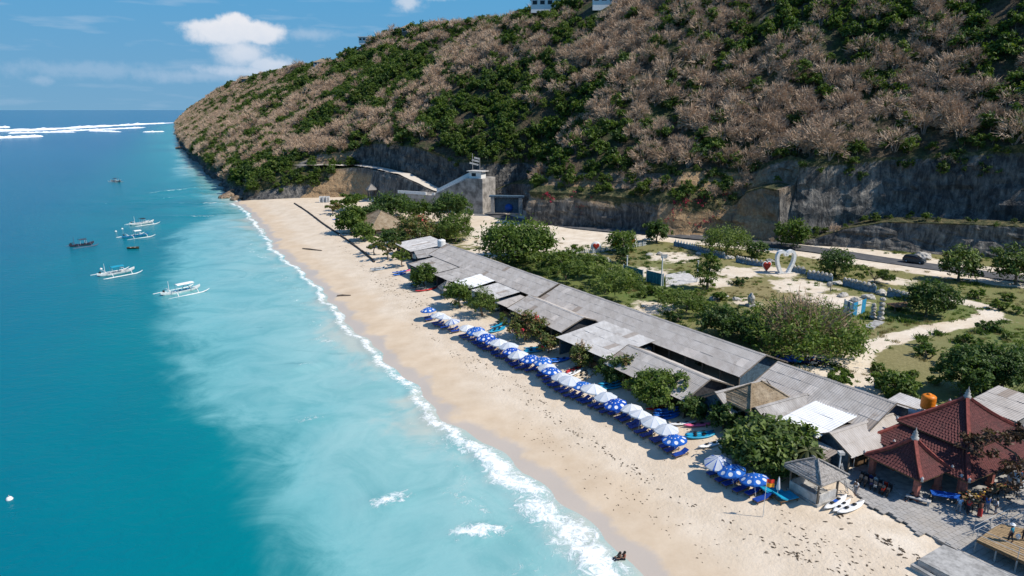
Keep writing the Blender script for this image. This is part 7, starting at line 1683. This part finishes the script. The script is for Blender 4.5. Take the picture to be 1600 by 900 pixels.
tw_ = thing('sign_tower', 'steel frame tower with weathered sign boards above the kiosk', 'sign', W(171, 66, 14.9)); 
for x in (-1.2, 1.2):
    b = MB(); b.tube([(x, 0, -1), (x, 0, 8.0 if x < 0 else 6.0)], .09, 5); b.build('mast', M_CONC, tw_)
for k, z in enumerate((4.6, 5.6, 6.4)): b = MB(); b.box((-.2+.5*(k-1), 0, z), (3.0-.5*k, .12, .55), M=Matrix.Rotation(.25, 3, 'Y')); b.build('sign_board', M_CONCP, tw_)
gt = thing('road_gate', 'dark teal walled road gateway at the foot of the cliff', 'gateway', at(792, 333, 4.2), R(-8)); 
for x in (-4.6, 4.6): b = MB(); b.box((x, 0, 2.6), (1.2, 2.2, 5.4)); b.build('pier', M_CONC, gt)
b = MB(); b.box((0, 0, 5.5), (11.4, 2.4, .5)); b.build('lintel', M_WALLB, gt); b = MB(); b.box((0, .6, 2.4), (8, .3, 4.8)); b.build('gate_leaf', M_WALLB, gt); b = MB(); b.lathe([(0, -.1), (1.3, -.1), (1.3, .1), (0, .1)], 16); q = b.build('round_emblem', M_BLUE, gt, (.6, .3, 1.7)); q.rotation_euler[0] = math.pi/2
ws = thing('blue_statue', 'small pale blue statue at the corner of the tall concrete wall', 'statue', gpix(734, 330)); b = MB(); b.lathe([(.8, 0), (.7, .6), (.5, 1.6), (.55, 2.1), (.3, 2.6), (.32, 2.9), (0, 3.3)], 10); b.build('figure', paint('pale_blue_stone', (.35, .5, .62), .7, .2), ws); b = MB(); b.box((0, 0, .2), (2, 2, .5)); b.build('plinth', M_CONCP, ws)
for i in range(3):
    o = thing('portable_toilet', ['pale cabin nearest the sea under the green outcrop', 'middle pale cabin under the green outcrop', 'pale cabin nearest the orange slope under the outcrop'][i], 'cabin', gpix(502+i*5.5, 316), .2); b = MB(); b.box((0, 0, 1.1), (1.25, 1.25, 2.2)); b.build('body', M_WHITE, o); b = MB(); b.box((0, -.64, 1.0), (.7, .04, 1.8)); b.build('door', M_CONC, o); b = MB(); b.box((0, 0, 2.26), (1.35, 1.35, .1)); b.build('roof', M_CONCP, o)
# ---------------------------------------------------------------- houses on the plateau
def hill_house(label, p, L, D, h, m, roofm, flat=True, rz=0., nwin=5):
    o = thing('hill_house', label, 'house', p, rz); b = MB(); b.box((0, 0, h/2-1.2), (L, D, h+2.4)); b.build('wall', m, o)
    if flat: b = MB(); b.box((0, 0, h+.2), (L+1.6, D+1.6, .45)); b.build('roof', roofm, o)
    else: b = MB(); b.lathe([(L*.85, h-.4), (L*.42, h+1.3), (.2, h+3.0)], 4, a0=math.pi/4); q = b.build('roof', roofm, o); q.scale = (1, D/L, 1)
    for i in range(nwin):
        x = -L/2+L*(i+.5)/nwin; w_ = MB(); w_.box((x, -D/2-.03, h*.5), (L/nwin*.72, .1, h*.55)); f = w_.build('window', M_WHITE, o); g = MB(); g.box((x, -D/2-.09, h*.5), (L/nwin*.6, .06, h*.45)); g.build('pane', M_GLASS, f)
    return o
M_ROOFG = paint('house_roof_grey', (.33, .35, .38), .7, .2, 1)
for lab, px, py, L, D, h, m, rm, fl, nw in HOUSES:
    p = HOUSE_P[(px, py)]; hill_house(lab, p, L, D, h, m == 'w' and M_WHITE or M_POST, {'g': M_ROOFG, 'w': M_WHITE, 't': M_THATCH}[rm], fl, -.1, nw)
# ---------------------------------------------------------------- flowering creepers on the rock
_cb = BVHTree.FromPolygons([Vector(v) for v in hV[:N_CLIFF+1].reshape(-1, 3)], [list(map(int, f)) for f in gridfaces(N_CLIFF+1, NC)])
M_BOUG = leafmat('creeper_flower', [(.16, .012, .03), (.34, .025, .06), (.46, .05, .10)], .2)
def creeper(label, px, py, w, h, n, m, seed, dens=.28):
    o0 = Vector((0, 0, CAM_H)); d0 = (at(px, py, 0 if py > 171 else 200)-o0).normalized(); hit = _cb.ray_cast(o0, d0)
    if hit[0] is None: return
    c = hit[0]; o = thing('creeper', label, 'creeper', c, 0, 'creepers on the rock wall'); r = random.Random(seed)
    L = []
    for k in range(9):
        q = (at(px+r.gauss(0, w), py+r.gauss(0, h), 0)-o0).normalized(); hh = _cb.ray_cast(o0, q)
        if hh[0] is None or (hh[0]-c).length > 9: continue
        p = hh[0]-c+hh[1]*(.2 if hh[1].dot(q) < 0 else -.2); L.append((p.x, p.y, p.z, .8, .5, .9))
    if not L: L = [(0, 0, 0, .8, .5, .9)]
    V, F, T = leaves(L, n, dens, seed, spread=.3, aspect=1.3); put('blossom' if m is M_BOUG else 'foliage', npmesh('blossom', V, F, m, False, {'tone': T}), o)
    b = MB()
    for l in L: b.tube([(l[0], l[1], l[2]+.8), (l[0]*.8, l[1]*.8, l[2]-.4)], .03, 4)
    b.build('vine', M_BARK, o)
for i, (px, py, w, h, n, lab) in enumerate(((1062, 318, 7, 6, 170, 'red creeper, lower of those by the edge of the tan face'), (1078, 312, 8, 5, 220, 'largest red creeper in the middle of the tan face'), (1096, 316, 6, 5, 150, 'red creeper just inland of the largest one'), (1130, 302, 6, 5, 110, 'red creeper high at the inland end of the tan face'), (1052, 340, 4, 5, 80, 'small red creeper low at the rock corner'), (1092, 352, 10, 4, 110, 'red creeper near the foot of the tan face'), (1112, 345, 6, 5, 60, 'sparse red creeper low on the inland part of the tan face'), (858, 305, 6, 6, 200, 'red creeper on the shaded rock near the gateway'), (905, 318, 10, 6, 90, 'sparse reddish creeper on the long shaded wall'))):
    creeper(lab, px, py, w, h, n, M_BOUG, 900+i)
for i, (px, py, w, h, n, lab) in enumerate(((1325, 268, 8, 6, 420, 'green creeper bush clinging high on the dark rock'), (1345, 275, 6, 4, 300, 'green creeper hanging inland of the high rock bush'), (1505, 250, 12, 8, 520, 'green creeper spilling over the dark rock top'), (1540, 262, 10, 8, 420, 'green creeper low on the inland dark rock'), (930, 296, 14, 5, 260, 'dry creeper on the long shaded wall'), (1000, 306, 12, 5, 240, 'dry creeper beside the rock corner'), (1120, 330, 10, 10, 260, 'dry straw creeper covering the tan face'))):
    creeper(lab, px, py, w, h, n, M_LEAFD if 'green' in lab else M_DRYG, 950+i, .34)
